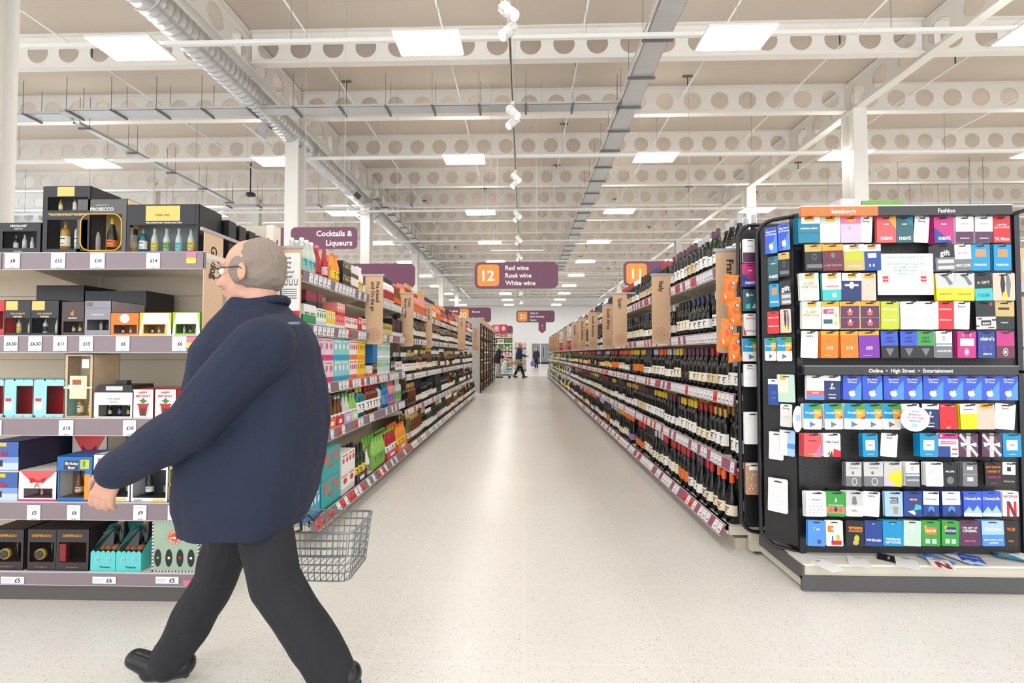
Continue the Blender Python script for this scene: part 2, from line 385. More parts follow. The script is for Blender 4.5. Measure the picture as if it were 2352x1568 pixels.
# sprinkler pipes
for i, x in enumerate((-9.4, -6.7, -4.35, -1.6, 1.18, 3.95, 6.6, 9.6, 12.4)):
    t = thing('sprinkler_pipe', 'thin white pipe under the roof deck, %s from the left' % cn[i], 'pipe', (x, 2.5, 7.62), group='sprinkler pipes')
    MB().tube([(0, 0, 0), (0, 46, 0)], .02, WHITE, 6).build('pipe', t)
    for k in range(13):
        h = MB(); y = 1.2 + k * 2.9 + (i % 3) * .7
        h.box(-.01, .01, y - .01, y + .01, .0, .26, DGREY).box(-.12, .12, y - .02, y + .02, .24, .275, M((110, 108, 104), .5)); h.build('pipe_hook', t)
# track lights
RAILX, RAILZ = -.155, 4.75
tr = thing('light_track', 'slim white track carrying paired spotlights down the aisle centre', 'light track', (RAILX, 2.0, RAILZ))
MB().box(-.018, .018, 0, 30, 0, .035, M((205, 198, 186), .45)).box(-.006, .006, 0, 30, -.001, 0, INK).build('rail', tr)
for k in range(13): MB().tube([(0, 1 + 2.35 * k, .035), (0, 1 + 2.35 * k, 3.14)], .003, M((170, 170, 170), .5), 4).build('suspension_wire', tr)
SPM = M((255, 238, 205), .5, emit=SPOT * 1.1); SPB = M((232, 230, 226), .4)
def spot_head(sgn):
    t = thing('spotlight', '', 'spotlight', (0, 0, 0)); 
    MB().box(-.02, .02, -.05, .05, -.04, 0, SPB).tube([(0, 0, -.04), (0, 0, -.1)], .012, SPB, 6).build('mount', t)
    T = Matrix.Translation((0, 0, -.13)) @ Matrix.Rotation(math.radians(38 * sgn), 4, 'Y') @ Matrix.Rotation(math.radians(-22), 4, 'X')
    h = MB(); h.T = T; h.lathe([(.05, .0), (.05, .1), (.045, .105)], SPB, 14)
    h.lathe([(.05, 0), (.056, -.02), (.058, -.12), (.05, -.12), (.046, -.09)], SPB, 16, caps=False)
    for k in range(8): a = math.pi * 2 * k / 8; h.T = T @ Matrix.Rotation(a, 4, 'Z'); h.box(.05, .062, -.003, .003, .0, .1, SPB)
    hd = h.build('lamp_head', t)
    l = MB(); l.T = T; l.lathe([(.001, -.108), (.047, -.108)], SPM, 14, caps=False); l.build('lens', hd)
    return t, T
sp1, T1 = spot_head(-1); sp2, T2 = spot_head(1)
SY = [4.45, 6.35, 8.75, 11.1, 13.5, 15.9, 18.2, 20.6, 25.5, 30]
for j, y in enumerate(SY):
    for t0, dy, wd in ((sp1, 0, 'left-aimed'), (sp2, .28, 'right-aimed')):
        lab = '%s white spotlight on the aisle track, %s pair from the front' % (wd, cn[j])
        if j == 0: t0.location = (RAILX, y + dy, RAILZ); t0['label'] = lab; t0['group'] = 'track spotlights'
        else: dup(t0, (RAILX, y + dy, RAILZ), label=lab, group='track spotlights')
# ================================================================ shelving runs along the aisle
R5 = [.15, .527, .944, 1.34, 1.78]; L5 = [.15, .65, .99, 1.388, 1.728]; L5B = [.15, .53, .95, 1.388, 1.728]
SHN = ['lowest', 'second lowest', 'middle', 'second highest', 'top']
PLUM = M((158, 88, 118), .35); MAUVE = M((132, 116, 124), .35); TICK = M((246, 246, 248), .35); RED_T = M((226, 74, 66), .4); PINK_T = M((226, 120, 150), .4); YEL_T = M((224, 210, 80), .4)
RIMW = M((214, 212, 214), .3)
tick_lines = M((196, 196, 202), .5)
def ticket(c, s, wd=.052, h=.062, price=None, col=TICK):
    """a price ticket facing the aisle, s is the side of the aisle"""
    m = MB(); n = -s
    m.box(*sorted((0, n * .0015)), -wd / 2, wd / 2, -h / 2, h / 2, col)
    ux = (0, n, 0) if n > 0 else (0, -1, 0)
    uy = Vector((0, n, 0))
    if col is TICK:
        for k in range(3): m.text('-------', (n * .0016, 0, h / 2 - .008 - k * .006), tick_lines, .002, uy, maxw=wd * .8) if 0 else None
        m.box(*sorted((n * .0015, n * .002)), -wd * .4, wd * .3, h / 2 - .012, h / 2 - .009, tick_lines)
        m.box(*sorted((n * .0015, n * .002)), -wd * .4, wd * .1, h / 2 - .018, h / 2 - .0155, tick_lines)
    m.text(price or '£7', (n * .0018, uy.y * wd * .1, -h * .18), INK, .014, uy)
    return m
TPROTO = {}
def bay(s, y0, L, xb, xs, zs, stripm, near, lab, seed, feet=False, redp=.12, density=.62, hgt=1.97):
    rnd = random.Random(seed); y1 = y0 + L - .012
    t = thing('shelving_bay', lab, 'shelving', (s * (xb + .3), y0 + L / 2, 0))
    xbk = s * (xb + .5)
    def X(a, b): return sorted((s * a, s * b))
    m = MB(); m.box(*X(xb + .49, xb + .52), y0, y1, .08, hgt, M((222, 214, 198), .6)); put(m, 'back_panel', t)
    for yy in (y0, y1 - .03):
        m = MB(); m.box(*X(xb + .45, xb + .49), yy, yy + .03, 0, hgt, CREAM)
        for k in range(28): m.box(*X(xb + .4495, xb + .4505), yy + .008, yy + .022, .2 + k * .062, .225 + k * .062, INK)
        put(m, 'upright', t)
    m = MB(); m.box(*X(xb + .06, xb + .48), y0, y1, 0, .075, M((196, 186, 168), .6)); put(m, 'kick_plate', t)
    for i, z in enumerate(zs):
        xf = xb if i == 0 else xs
        m = MB(); m.box(*X(xf + .012, xb + .45), y0, y1, z - .03, z, M((232, 224, 208), .45)).box(*X(xf + .012, xf + .03), y0, y1, z - .05, z, M((226, 216, 200), .45))
        if i:
            for yy in (y0 + .002, y1 - .006):
                m.prism([(s * (xf + .03), z - .03), (s * (xb + .45), z - .03), (s * (xb + .45), z - .12), (s * (xf + .1), z - .05)], yy, yy + .004, CREAM)
        sh = put(m, 'shelf', t)
        st = MB(); tilt = .5 if i == 0 else (.12 if i < 3 else -.08); zh = .072
        # sloping strip front
        T = Matrix.Translation((s * xf, 0, z + .004)) @ Matrix.Rotation(s * tilt, 4, 'Y')
        st.T = T
        a, b = sorted((0, s * .01)); st.box(a, b, y0 + .003, y1 - .003, -zh, 0, stripm)
        st.box(*sorted((-s * .001, s * .011)), y0 + .003, y1 - .003, -.0, .004, RIMW).box(*sorted((-s * .001, s * .011)), y0 + .003, y1 - .003, -zh - .004, -zh, RIMW)
        y = y0 + .035; places = []
        while y < y1 - .03:
            r_ = rnd.random(); rp, dn = (redp, density) if s > 0 else ((.26, .22) if i == 0 and y0 < 5.2 else (redp, density) if i == 1 else (.02, .78)); places.append((y, 'r' if r_ < rp else 't' if r_ < rp + dn else None)); y += .06 if density > .6 else .068
        if near:
            put(st, 'price_strip', sh, t)
        n = 0
        for y, k in places:
            if not k: continue
            if near:
                pr = rnd.choice(['£4', '£5', '£6', '£7', '£8', '£9', '£10', '£12']) if k == 't' else 'red'
                key = (s, pr)
                if key not in TPROTO:
                    TPROTO[key] = ticket(None, s, price=pr if k == 't' else '2 for', col=TICK if k == 't' else RED_T)
                    tmp = TPROTO[key].build('price_ticket'); TPROTO[key] = tmp.data; bpy.data.objects.remove(tmp)
                o = bpy.data.objects.new('price_ticket', TPROTO[key]); COL.objects.link(o); o.parent = sh
                loc = T @ Vector((-s * .001, y, -zh / 2)); o.location = loc - Vector(t.location); o.rotation_euler = (0, s * tilt, 0)
            else:
                st.T = T; col = TICK if k == 't' else RED_T
                st.box(*sorted((-s * .0015, 0)), y - .025, y + .025, -zh + .005, -.005, col)
                if k == 't': st.box(*sorted((-s * .002, -s * .0015)), y - .012, y + .014, -.05, -.036, M((110, 110, 118), .5))
        if not near: put(st, 'price_strip', sh, t)
    if feet:
        m = MB(); m.box(*X(xb + .13, xb + .27), y0 - .06, y0 - .012, .02, .13, CREAM).box(*X(xb + .02, xb + .48), y0 - .02, y0 - .004, .1, .15, CREAM).box(*X(xb + .16, xb + .24), y0 - .05, y0 - .02, 0, .02, DGREY)
        put(m, 'end_foot', t)
    return t
RY = [2.846 + 1.256 * k for k in range(18)]
RB = ['gift card stand', 'Italy', 'Spain', 'South Africa', 'South America', 'North America', 'Australia']
for k in range(17):
    bay(1, RY[k], 1.256, 1.23, 1.30, R5, PLUM, k < 2, 'cream wine shelving bay on the right, %s from the gift card stand' % (['first'] + nums)[k], 100 + k, feet=k == 0, redp=.1, density=.66)
LY5 = [2.83, 4.06] + [5.3 + 1.22 * k for k in range(7)]
for k in range(8):
    bay(-1, LY5[k], LY5[k + 1] - LY5[k], 1.32, 1.39, L5 if k < 2 else L5B, MAUVE, k < 2, 'cream drinks shelving bay on the left, %s from the walking man' % (['first'] + nums)[k], 200 + k, feet=k == 0, redp=.16 if k < 3 else .06, density=.5 if k < 2 else .72)
# ---------------------------------------------------------------- bottles
PROF = {
 'bord': ([(.030, 0), (.0365, .004), (.0375, .19), (.034, .206), (.022, .224), (.0150, .24)], .0145, .30, (.055, .135)),
 'burg': ([(.034, 0), (.0405, .004), (.0415, .14), (.038, .165), (.027, .20), (.0165, .235)], .0145, .30, (.05, .115)),
 'flute': ([(.030, 0), (.0375, .004), (.0375, .13), (.033, .17), (.022, .22), (.016, .26)], .0140, .335, (.05, .12)),
 'champ': ([(.038, 0), (.044, .004), (.0445, .12), (.041, .16), (.028, .21), (.018, .25)], .0165, .31, (.045, .11)),
 'spirit': ([(.030, 0), (.039, .004), (.040, .165), (.036, .19), (.02, .205), (.0150, .215)], .0145, .265, (.04, .13)),
 'small': ([(.024, 0), (.0295, .003), (.0305, .115), (.026, .14), (.017, .165), (.0135, .185)], .013, .225, (.035, .095)),
 'pet': ([(.034, 0), (.040, .006), (.042, .15), (.038, .18), (.026, .215), (.016, .24)], .016, .28, (.05, .135)),
}
def bottle_into(mb, kind, glass, label, cap, seg=12, mark=None, only=None, emblem=0):
    pr, rn, h, (l0, l1) = PROF[kind]; R = max(p[0] for p in pr)
    capz = h - (.055 if kind not in ('small', 'pet') else .022)
    if only in (None, 'body'):
        mb.lathe(pr + [(rn, capz if kind in ('small', 'pet') else h - .05), (rn, h - .002)], glass, seg)
    if only in (None, 'cap'): mb.lathe([(rn + .0012, capz), (rn + .0015, h - .004), (rn * .9, h), (.001, h + .0005)], cap, seg, caps=False)
    if only in (None, 'label') and label is not None:
        a = math.radians(100); mb.lathe([(R + .0006, l0), (R + .0006, l1)], label, max(6, seg * 2 // 3), a0=-a, a1=a, caps=False)
        if mark is not None:
            for z0, z1, w_ in ((l1 - (l1 - l0) * .34, l1 - (l1 - l0) * .22, .55), (l0 + (l1 - l0) * .2, l0 + (l1 - l0) * .26, .4)):
                mb.lathe([(R + .001, z0), (R + .001, z1)], mark, 4, a0=-w_, a1=w_, caps=False)
            if emblem: mb.lathe([(R + .001, l0 + (l1 - l0) * .38), (R + .001, l0 + (l1 - l0) * .6)], mark, 3, a0=-.22, a1=.22, caps=False)
    return mb
BP = {}
def bottle_proto(kind, glass, label, cap, mark, nm='wine_bottle', cat='bottle', parts=True):
    key = (kind, glass.name, label.name if label else '', cap.name, mark.name if mark else '', nm, parts)
    if key in BP: return BP[key], False
    if not parts:
        o = bottle_into(MB(), kind, glass, label, cap, 10, mark).build(nm); tag(o, '', cat); BP[key] = o; return o, True
    o = bottle_into(MB(), kind, glass, label, cap, 16, None, 'body').build(nm)
    if label: bottle_into(MB(), kind, glass, label, cap, 16, mark, 'label', emblem=1).build('bottle_label', o)
    bottle_into(MB(), kind, glass, label, cap, 14, None, 'cap').build('cap', o)
    tag(o, '', cat); BP[key] = o; return o, True
def place_bottle(spec, loc, rz, label, nm='wine_bottle', cat='bottle', parts=True, grp=None):
    grp = grp or label
    o, fresh = bottle_proto(*spec, nm=nm, cat=cat, parts=parts)
    if fresh: o.location = loc; o.rotation_euler = (0, 0, rz); o['label'] = label; o['group'] = grp
    else: o = dup(o, loc, rz, label, grp)
    return o
G = dict(black=M((14, 18, 16), .08), green=M((30, 48, 26), .1), olive=M((92, 98, 40), .12), clear=M((206, 214, 204), .12), amber=M((112, 58, 22), .12), pink=M((226, 150, 140), .12),
         red=M((176, 40, 44), .2), teal=M((30, 116, 134), .15), lime=M((150, 200, 90), .2), orange=M((238, 150, 50), .2), yellow=M((206, 190, 70), .15), blue=M((40, 120, 180), .2), white=M((236, 236, 232), .3))
LB = dict(cream=M((240, 232, 206), .55), white=M((244, 243, 240), .5), yellow=M((240, 206, 50), .5), orange=M((240, 120, 40), .5), black=M((36, 34, 36), .5), red=M((190, 44, 48), .5), maroon=M((110, 36, 52), .5),
          buff=M((222, 200, 160), .6), blue=M((100, 150, 200), .5), green=M((120, 176, 80), .5), lilac=M((150, 120, 190), .5), pink=M((238, 190, 196), .5), grey=M((150, 150, 150), .5), teal=M((120, 200, 196), .5))
CP = dict(white=M((232, 232, 232), .35), grey=M((178, 178, 182), .35, .3), plum=M((92, 52, 74), .4), purple=M((66, 54, 106), .4), red=M((178, 36, 44), .4), yellow=M((224, 186, 50), .4), gold=M((190, 156, 84), .35, .5),
          black=M((28, 26, 30), .4), orange=M((232, 96, 40), .4), navy=M((44, 52, 92), .4), green=M((90, 190, 60), .4), teal=M((50, 140, 130), .4), pink=M((220, 110, 140), .4))
MARKS = [M((96, 72, 60), .5), M((60, 60, 70), .5), M((170, 60, 50), .5), M((140, 120, 70), .5)]
pal = {  # shelf: (glass, label, cap) choices for the red wines, front part of the run
 4: (['black', 'black', 'green'], ['white', 'white', 'cream', 'white', 'buff'], ['white', 'white', 'grey', 'plum', 'black', 'purple', 'red']),
 3: (['black'], ['cream', 'white', 'cream', 'white'], ['purple', 'navy', 'plum', 'white', 'black', 'purple']),
 2: (['black'], ['cream', 'white', 'cream', 'yellow', 'black', 'white', 'orange'], ['plum', 'red', 'grey', 'purple', 'yellow', 'red', 'orange']),
 1: (['black'], ['white', 'cream', 'white', 'cream', 'buff'], ['red', 'purple', 'black', 'gold', 'plum', 'yellow']),
 0: (['black'], ['cream', 'white', 'cream', 'orange', 'white', 'lilac'], ['black', 'orange', 'red', 'purple', 'gold', 'grey'])}
palw = (['olive', 'yellow', 'green', 'clear', 'black'], ['white', 'cream', 'white', 'yellow', 'white', 'blue'], ['white', 'navy', 'green', 'gold', 'purple', 'yellow'])
rest = MB(); rnd = random.Random(5)
def seg_name(y):
    k = 0
    while k < 6 and y > RY[k + 1]: k += 1
    return 'beside card stand' if k == 0 else 'after %s banner' % RB[k]
NIND = 0; LIMY = 8.2; CNT = {}
ORD = cn + nums[9:]
def nth(key):
    CNT[key] = CNT.get(key, 0) + 1; return ORD[min(CNT[key], len(ORD)) - 1]
first_row = {0: [('burg', 'black', 'cream', 'orange', 3), ('burg', 'black', 'cream', 'red', 2), ('burg', 'black', 'white', 'plum', 3)], 1: [('bord', 'black', 'white', 'black', 2), ('bord', 'black', 'white', 'gold', 3), ('burg', 'black', 'cream', 'red', 3)],
             2: [('bord', 'black', 'white', 'grey', 2), ('burg', 'black', 'white', 'plum', 2), ('burg', 'black', 'buff', 'red', 2), ('burg', 'black', 'cream', 'plum', 4)], 3: [('burg', 'black', 'cream', 'purple', 2), ('burg', 'black', 'white', 'purple', 1), ('bord', 'black', 'white', 'white', 2)],
             4: [('burg', 'black', 'white', 'grey', 3), ('burg', 'green', 'white', 'plum', 2), ('bord', 'black', 'white', 'grey', 3)]}
for si, z in enumerate(R5):
    xf = (1.23 if si == 0 else 1.30) + .062
    y = RY[0] + .055; queue = list(first_row[si]); used = set()
    while y < RY[17] - .06:
        white = y > 12.5
        if queue: kd, g, l, c, n = queue.pop(0)
        else:
            gs, ls, cs = palw if (white and si < 4) or y > 16 else pal[si]
            for _ in range(8):
                g, l, c = rnd.choice(gs), rnd.choice(ls), rnd.choice(cs); kd = rnd.choice(['bord', 'bord', 'burg', 'bord', 'champ' if si == 0 else 'burg'])
                if (seg_name(y), kd, l, c) not in used: break
            used.add((seg_name(y), kd, l, c)); n = rnd.choice([2, 3, 3, 4, 5])
        mk = rnd.choice(MARKS); pitch = .078 if kd == 'bord' else .087
        sh_word = {'bord': 'straight', 'burg': 'sloping', 'champ': 'stout', 'flute': 'tall'}[kd]
        for q in range(n):
            if y > RY[17] - .06: break
            k = int((y - RY[0]) / 1.256); yb = RY[0] + 1.256 * k
            if y - yb < .045: y = yb + .05
            elif yb + 1.256 - y < .05: y = yb + 1.256 + .055
            spec = (kd, G[g], LB[l], CP[c], mk); ry = math.pi + rnd.uniform(-.25, .25); xj = xf + rnd.uniform(0, .012)
            if y < LIMY and NIND < 300:
                lb = '%s bottle, %s label, %s cap, %s shelf %s' % (sh_word, l, c, SHN[si], seg_name(y))
                place_bottle(spec, (xj, y, z), ry, lb + ', %s such' % nth(lb), parts=y < 5.6, grp=lb); NIND += 1
            else:
                rest.T = Matrix.Translation((xj, y, z)) @ Matrix.Rotation(ry, 4, 'Z')
                bottle_into(rest, *spec[:4], seg=8 if y < 11 else 6, mark=mk if y < 9 else None)
            if y < 9 and rnd.random() < .9:      # bottle standing behind the front one
                rest.T = Matrix.Translation((xj + .09, y, z)) @ Matrix.Rotation(ry, 4, 'Z'); bottle_into(rest, *spec[:4], seg=8)
            y += pitch + rnd.uniform(0, .006)
        if rnd.random() < .12: y += rnd.uniform(.04, .1)
rest.T = None
tag(rest.build('wine_bottle'), 'the many further wine bottles receding along the right-hand shelves', 'bottle', kind='stuff')
# ---------------------------------------------------------------- left run
def carton_mesh(w_, d, h, col, band, mark, text=None, split=.3, blobs=2, tcol=None):
    """faces +x; w_ is along y. returns body builder and print builder"""
    m = MB(); m.box(-d, 0, -w_ / 2, w_ / 2, 0, h, col); p = MB()
    if band is not None: p.box(-.0005, .0008, -w_ / 2 + .001, w_ / 2 - .001, .002, h * split, band)
    if band is not None: p.box(-d * .98, -.001, -w_ / 2 - .0008, -w_ / 2 + .0005, .002, h * split, band)
    if mark is not None:
        for k in range(blobs):
            yy = -w_ / 2 + w_ * (k + .5) / blobs
            p.add([(.0014, yy + w_ * .16 / blobs * math.cos(a * .5236) * 1.6, h * .64 + h * .15 * math.sin(a * .5236)) for a in range(12)], [tuple(range(12))], mark)
        p.box(-.0005, .0012, -w_ * .38, w_ * .38, h * .86, h * .91, mark)
    if text: p.text(text, (.0016, 0, h * (split + .08)), tcol or mark or INK, h * .1, (0, 1, 0), maxw=w_ * .8)
    return m, p
CPRO = {}
def carton(key, loc, label, parts=True):
    grp = label; label = '%s, %s along' % (label, nth(label))
    if key not in CPRO:
        m, p = carton_mesh(*key); o = m.build('drinks_carton')
        if p.v: p.build('printed_front', o)
        tag(o, label, 'carton', grp); o.location = loc; CPRO[key] = o; return o
    return dup(CPRO[key], loc, label=label, group=grp)
c_ = lambda *a: M(a, .45)
GRN, PNKc, CYN, ORG, YLW, REDc, WHT, BLU, TEALc, BLKc, MAR = c_(46, 150, 84), c_(226, 150, 186), c_(140, 208, 214), c_(240, 110, 60), c_(246, 206, 50), c_(206, 44, 52), c_(242, 240, 236), c_(44, 112, 176), c_(40, 164, 166), c_(34, 32, 36), c_(120, 52, 70)
PALEB = c_(196, 222, 226); PEACH = c_(240, 206, 180); MAG = c_(214, 50, 130); CYB = c_(50, 160, 200); SALM = c_(240, 140, 140)
def run_boxes(si, y0, y1, w_, d, h, levels, col, band, mark, label, text=None, split=.3, blobs=2, dx=0, z_extra=0, depth_rows=1):
    z = L5[si] if y0 < 5.2 else L5B[si]; n = max(1, int(round((y1 - y0) / w_))); st = (y1 - y0) / n
    for lv in range(levels):
        for k in range(n):
            carton((w_ * .97 if st > w_ else st * .97, d, h, col, band, mark, text, split, blobs), (-(1.33 if si == 0 else 1.40) - .012 - dx - .004 * (k % 2), y0 + st * (k + .5), z + z_extra + lv * (h + .001)), label)
def run_bottles(si, y0, y1, kind, g, l, c, label, nm='drinks_bottle', dx=0, scale=None, tray_=None, rows=2, mk=None):
    z = L5[si] if y0 < 5.2 else L5B[si]; R = max(p[0] for p in PROF[kind][0]); pitch = 2 * R + .004; n = max(1, int((y1 - y0) / pitch)); x = -(1.33 if si == 0 else 1.40) - R - .012 - dx
    for k in range(n):
        for r_ in range(rows):
            place_bottle((kind, G[g], LB[l] if l else None, CP[c], mk or MARKS[k * 0 + 1]), (x - r_ * (2 * R + .004), y0 + pitch * (k + .5), z), random.uniform(-.2, .2), '%s, %s row %s' % (label, 'back' if r_ else 'front', cn[min(9, k)]), nm=nm, grp=label)
    if tray_:
        m = MB(); tx = -(1.33 if si == 0 else 1.40) - .006; yw = n * pitch; m.box(tx - rows * pitch - .01, tx - rows * pitch, y0 - .004, y0 + yw, z, z + .075, tray_)
        m.box(tx - .002, tx, y0 - .004, y0 + yw, z, z + .075, tray_); m.box(tx - .001, tx + .0008, y0 + yw * .3, y0 + yw * .7, z + .02, z + .05, WHT)
        for yy in (y0 - .004, y0 + yw): m.box(tx - rows * pitch, tx, yy - .001, yy + .001, z, z + .075, tray_)
        tag(m.build('carton_tray'), 'open card tray holding %s' % label[:60], 'tray')
# top shelf
run_bottles(4, 2.87, 3.08, 'small', 'clear', 'teal', 'white', 'clear bottle with teal label, top left shelf start', rows=2)
run_bottles(4, 3.08, 3.20, 'small', 'red', 'red', 'pink', 'tall red bottle on the top left shelf')
run_bottles(4, 3.20, 3.33, 'small', 'red', 'pink', 'red', 'pink and red bottle on the top left shelf')
run_bottles(4, 3.33, 3.50, 'small', 'orange', 'yellow', 'orange', 'tall orange bottle on the top left shelf')
run_boxes(4, 3.50, 3.68, .09, .12, .10, 2, BLKc, None, c_(222, 206, 120), 'black and gold patterned box stacked on the top left shelf', blobs=3)
run_boxes(4, 3.68, 3.85, .085, .12, .10, 2, WHT, MAR, None, 'white and maroon box stacked on the top left shelf', split=.35)
run_bottles(4, 3.85, 4.04, 'small', 'white', 'yellow', 'white', 'white bottle with yellow label, top left shelf')
run_boxes(4, 4.12, 4.35, .11, .12, .1, 1, WHT, None, c_(230, 140, 150), 'pale floral box beyond the Pre mixed banner, top shelf')
run_bottles(4, 4.36, 4.6, 'small', 'orange', 'white', 'orange', 'orange bottle beyond the Pre mixed banner, top shelf')
run_bottles(4, 4.6, 4.95, 'spirit', 'white', 'red', 'black', 'white bottle with red label beyond the Pre mixed banner')
run_bottles(4, 4.95, 5.26, 'small', 'amber', 'orange', 'red', 'amber bottle before the Fruity banner, top shelf')
# second shelf
run_boxes(3, 2.88, 3.06, .09, .13, .135, 1, WHT, GRN, None, 'white carton with green base, second highest left shelf', split=.5, text='MOJITO')
run_boxes(3, 3.06, 3.22, .08, .13, .125, 1, WHT, PALEB, GRN, 'pale mint carton, second highest left shelf')
run_boxes(3, 3.22, 3.38, .08, .13, .125, 1, YLW, WHT, WHT, 'yellow and white carton, second highest left shelf', split=.25)
run_boxes(3, 3.38, 3.56, .09, .13, .10, 1, SALM, WHT, REDc, 'pink can carton, second highest left shelf')
run_boxes(3, 3.40, 3.56, .08, .12, .10, 1, SALM, REDc, WHT, 'pink can carton stacked on another', z_extra=.102)
run_boxes(3, 2.95, 3.20, .083, .10, .10, 1, MAR, BLKc, REDc, 'dark red can carton stacked above green cartons', z_extra=.137, dx=.02)
run_boxes(3, 3.56, 3.84, .07, .13, .105, 1, WHT, REDc, REDc, 'white carton with red print, second highest left shelf', split=.2)
run_boxes(3, 3.84, 3.93, .09, .13, .13, 1, REDc, None, WHT, 'plain red carton, second highest left shelf')
run_boxes(3, 3.93, 4.05, .06, .13, .12, 1, WHT, BLU, REDc, 'white and blue carton by the Pre mixed banner', split=.2)
run_boxes(3, 4.10, 4.5, .08, .13, .15, 1, BLKc, None, c_(206, 180, 90), 'black carton with gold print beyond the Pre mixed banner')
run_boxes(3, 4.5, 4.85, .07, .13, .12, 1, c_(214, 196, 110), None, BLKc, 'gold carton beyond the Pre mixed banner')
run_boxes(3, 4.85, 5.26, .08, .13, .19, 1, BLKc, WHT, MAR, 'tall black carton by the Fruity banner', split=.25)
# third shelf
for lv in range(2):
    e = lv * .162; w2 = 'upper' if lv else 'lower'
    run_boxes(2, 2.88, 3.34, .155, .13, .16, 1, c_(236, 208, 216), MAG, c_(190, 110, 150), '%s pale pink gin carton with magenta band' % w2, z_extra=e, split=.25)
    run_boxes(2, 3.34, 3.66, .16, .13, .16, 1, CYN, CYB, WHT, '%s pale cyan carton with blue band' % w2, z_extra=e, split=.25)
    run_boxes(2, 3.66, 3.83, .085, .13, .16, 1, WHT, ORG, REDc, '%s white carton with orange band' % w2, z_extra=e, split=.25)
    run_boxes(2, 3.83, 4.03, .1, .13, .16, 1, YLW, c_(246, 150, 50), c_(170, 120, 40), '%s yellow patterned carton' % w2, z_extra=e, split=.22)
    run_boxes(2, 4.36, 4.78, .105, .13, .16, 1, PALEB, WHT, c_(150, 190, 110), '%s pale blue carton beyond the Pre mixed banner' % w2, z_extra=e, split=.2)
run_boxes(2, 4.10, 4.22, .12, .13, .10, 1, WHT, ORG, PEACH, 'peach and white carton on middle left shelf')
run_boxes(2, 4.22, 4.35, .13, .13, .12, 1, BLKc, ORG, c_(240, 190, 60), 'small black patterned carton on middle left shelf', split=.2)
run_boxes(2, 4.22, 4.35, .13, .13, .19, 1, BLU, None, None, 'plain blue carton stacked on the black patterned carton', z_extra=.121)
run_boxes(2, 4.80, 4.98, .09, .13, .12, 1, BLKc, c_(210, 180, 90), WHT, 'small black carton on middle left shelf near Fruity banner', split=.2)
run_boxes(2, 4.98, 5.26, .09, .13, .12, 1, WHT, GRN, MAG, 'white and pink carton on middle left shelf near Fruity banner', split=.25)
# fourth shelf
run_bottles(1, 2.88, 3.25, 'small', 'black', 'white', 'black', 'dark bottle with white label in grey tray, second lowest left shelf', tray_=c_(206, 206, 206))
run_bottles(1, 3.26, 3.40, 'small', 'amber', 'white', 'purple', 'amber bottle in an orange tray, second lowest left shelf', tray_=ORG)
run_bottles(1, 3.41, 3.55, 'small', 'amber', 'white', 'grey', 'amber bottle in a red tray, second lowest left shelf', tray_=REDc)
run_bottles(1, 3.56, 3.70, 'small', 'clear', 'white', 'green', 'clear bottle in a lilac tray, second lowest left shelf', tray_=c_(206, 190, 226))
run_bottles(1, 3.71, 3.87, 'small', 'lime', 'white', 'grey', 'green bottle in a pale green tray, second lowest left shelf', tray_=c_(206, 226, 180))
run_bottles(1, 3.87, 4.04, 'spirit', 'teal', 'white', 'yellow', 'teal bottle with yellow cap, second lowest left shelf')
run_bottles(1, 4.08, 4.42, 'spirit', 'amber', 'white', 'red', 'red brown bottle with tall white label, second lowest left shelf')
run_bottles(1, 4.42, 4.58, 'spirit', 'clear', 'white', 'plum', 'clear bottle with white label, second lowest left shelf')
run_bottles(1, 4.58, 4.75, 'spirit', 'blue', 'blue', 'teal', 'bright blue bottle, second lowest left shelf')
run_bottles(1, 4.75, 5.08, 'spirit', 'pink', 'lilac', 'pink', 'pink bottle with lilac label, second lowest left shelf')
run_bottles(1, 5.08, 5.26, 'spirit', 'clear', 'green', 'white', 'clear bottle with green label, second lowest left shelf')
# base shelf
for lv in range(2): run_boxes(0, 3.0, 3.32, .31, .2, .195, 1, TEALc, None, c_(226, 90, 80), '%s teal beer carton with pink bottles printed on it' % ('upper' if lv else 'lower'), z_extra=lv * .197, text='WKD' if 0 else 'MIXED', blobs=2)
run_boxes(0, 2.80, 2.99, .19, .13, .17, 1, CYB, c_(40, 120, 190), WHT, 'blue can carton at the very end of the left base shelf', blobs=4, split=.2)
run_boxes(0, 2.83, 2.99, .16, .13, .12, 1, CYB, c_(224, 196, 60), WHT, 'blue and yellow can carton stacked on the blue one', blobs=3, z_extra=.172, split=.2)
run_boxes(0, 3.34, 3.62, .14, .15, .15, 1, WHT, c_(216, 208, 204), REDc, 'white can pack with red stripe, left base shelf', blobs=1)
run_boxes(0, 3.34, 3.62, .14, .15, .15, 1, WHT, None, REDc, 'white can pack stacked on another, left base shelf', blobs=2, z_extra=.152)
run_bottles(0, 3.64, 3.90, 'bord', 'green', 'yellow', 'black', 'green bottle with yellow and black label in black tray', tray_=BLKc)
run_bottles(0, 3.91, 4.04, 'small', 'white', 'grey', 'grey', 'silver bottle on the left base shelf')
run_bottles(0, 4.08, 4.44, 'pet', 'lime', 'green', 'green', 'lime green plastic bottle with green cap, left base shelf')
run_bottles(0, 4.45, 4.86, 'pet', 'red', 'white', 'green', 'red juice bottle with green cap in red tray, left base shelf', tray_=REDc)
run_bottles(0, 4.86, 5.26, 'pet', 'orange', 'yellow', 'orange', 'orange juice bottle in orange tray, left base shelf', tray_=c_(240, 120, 50))
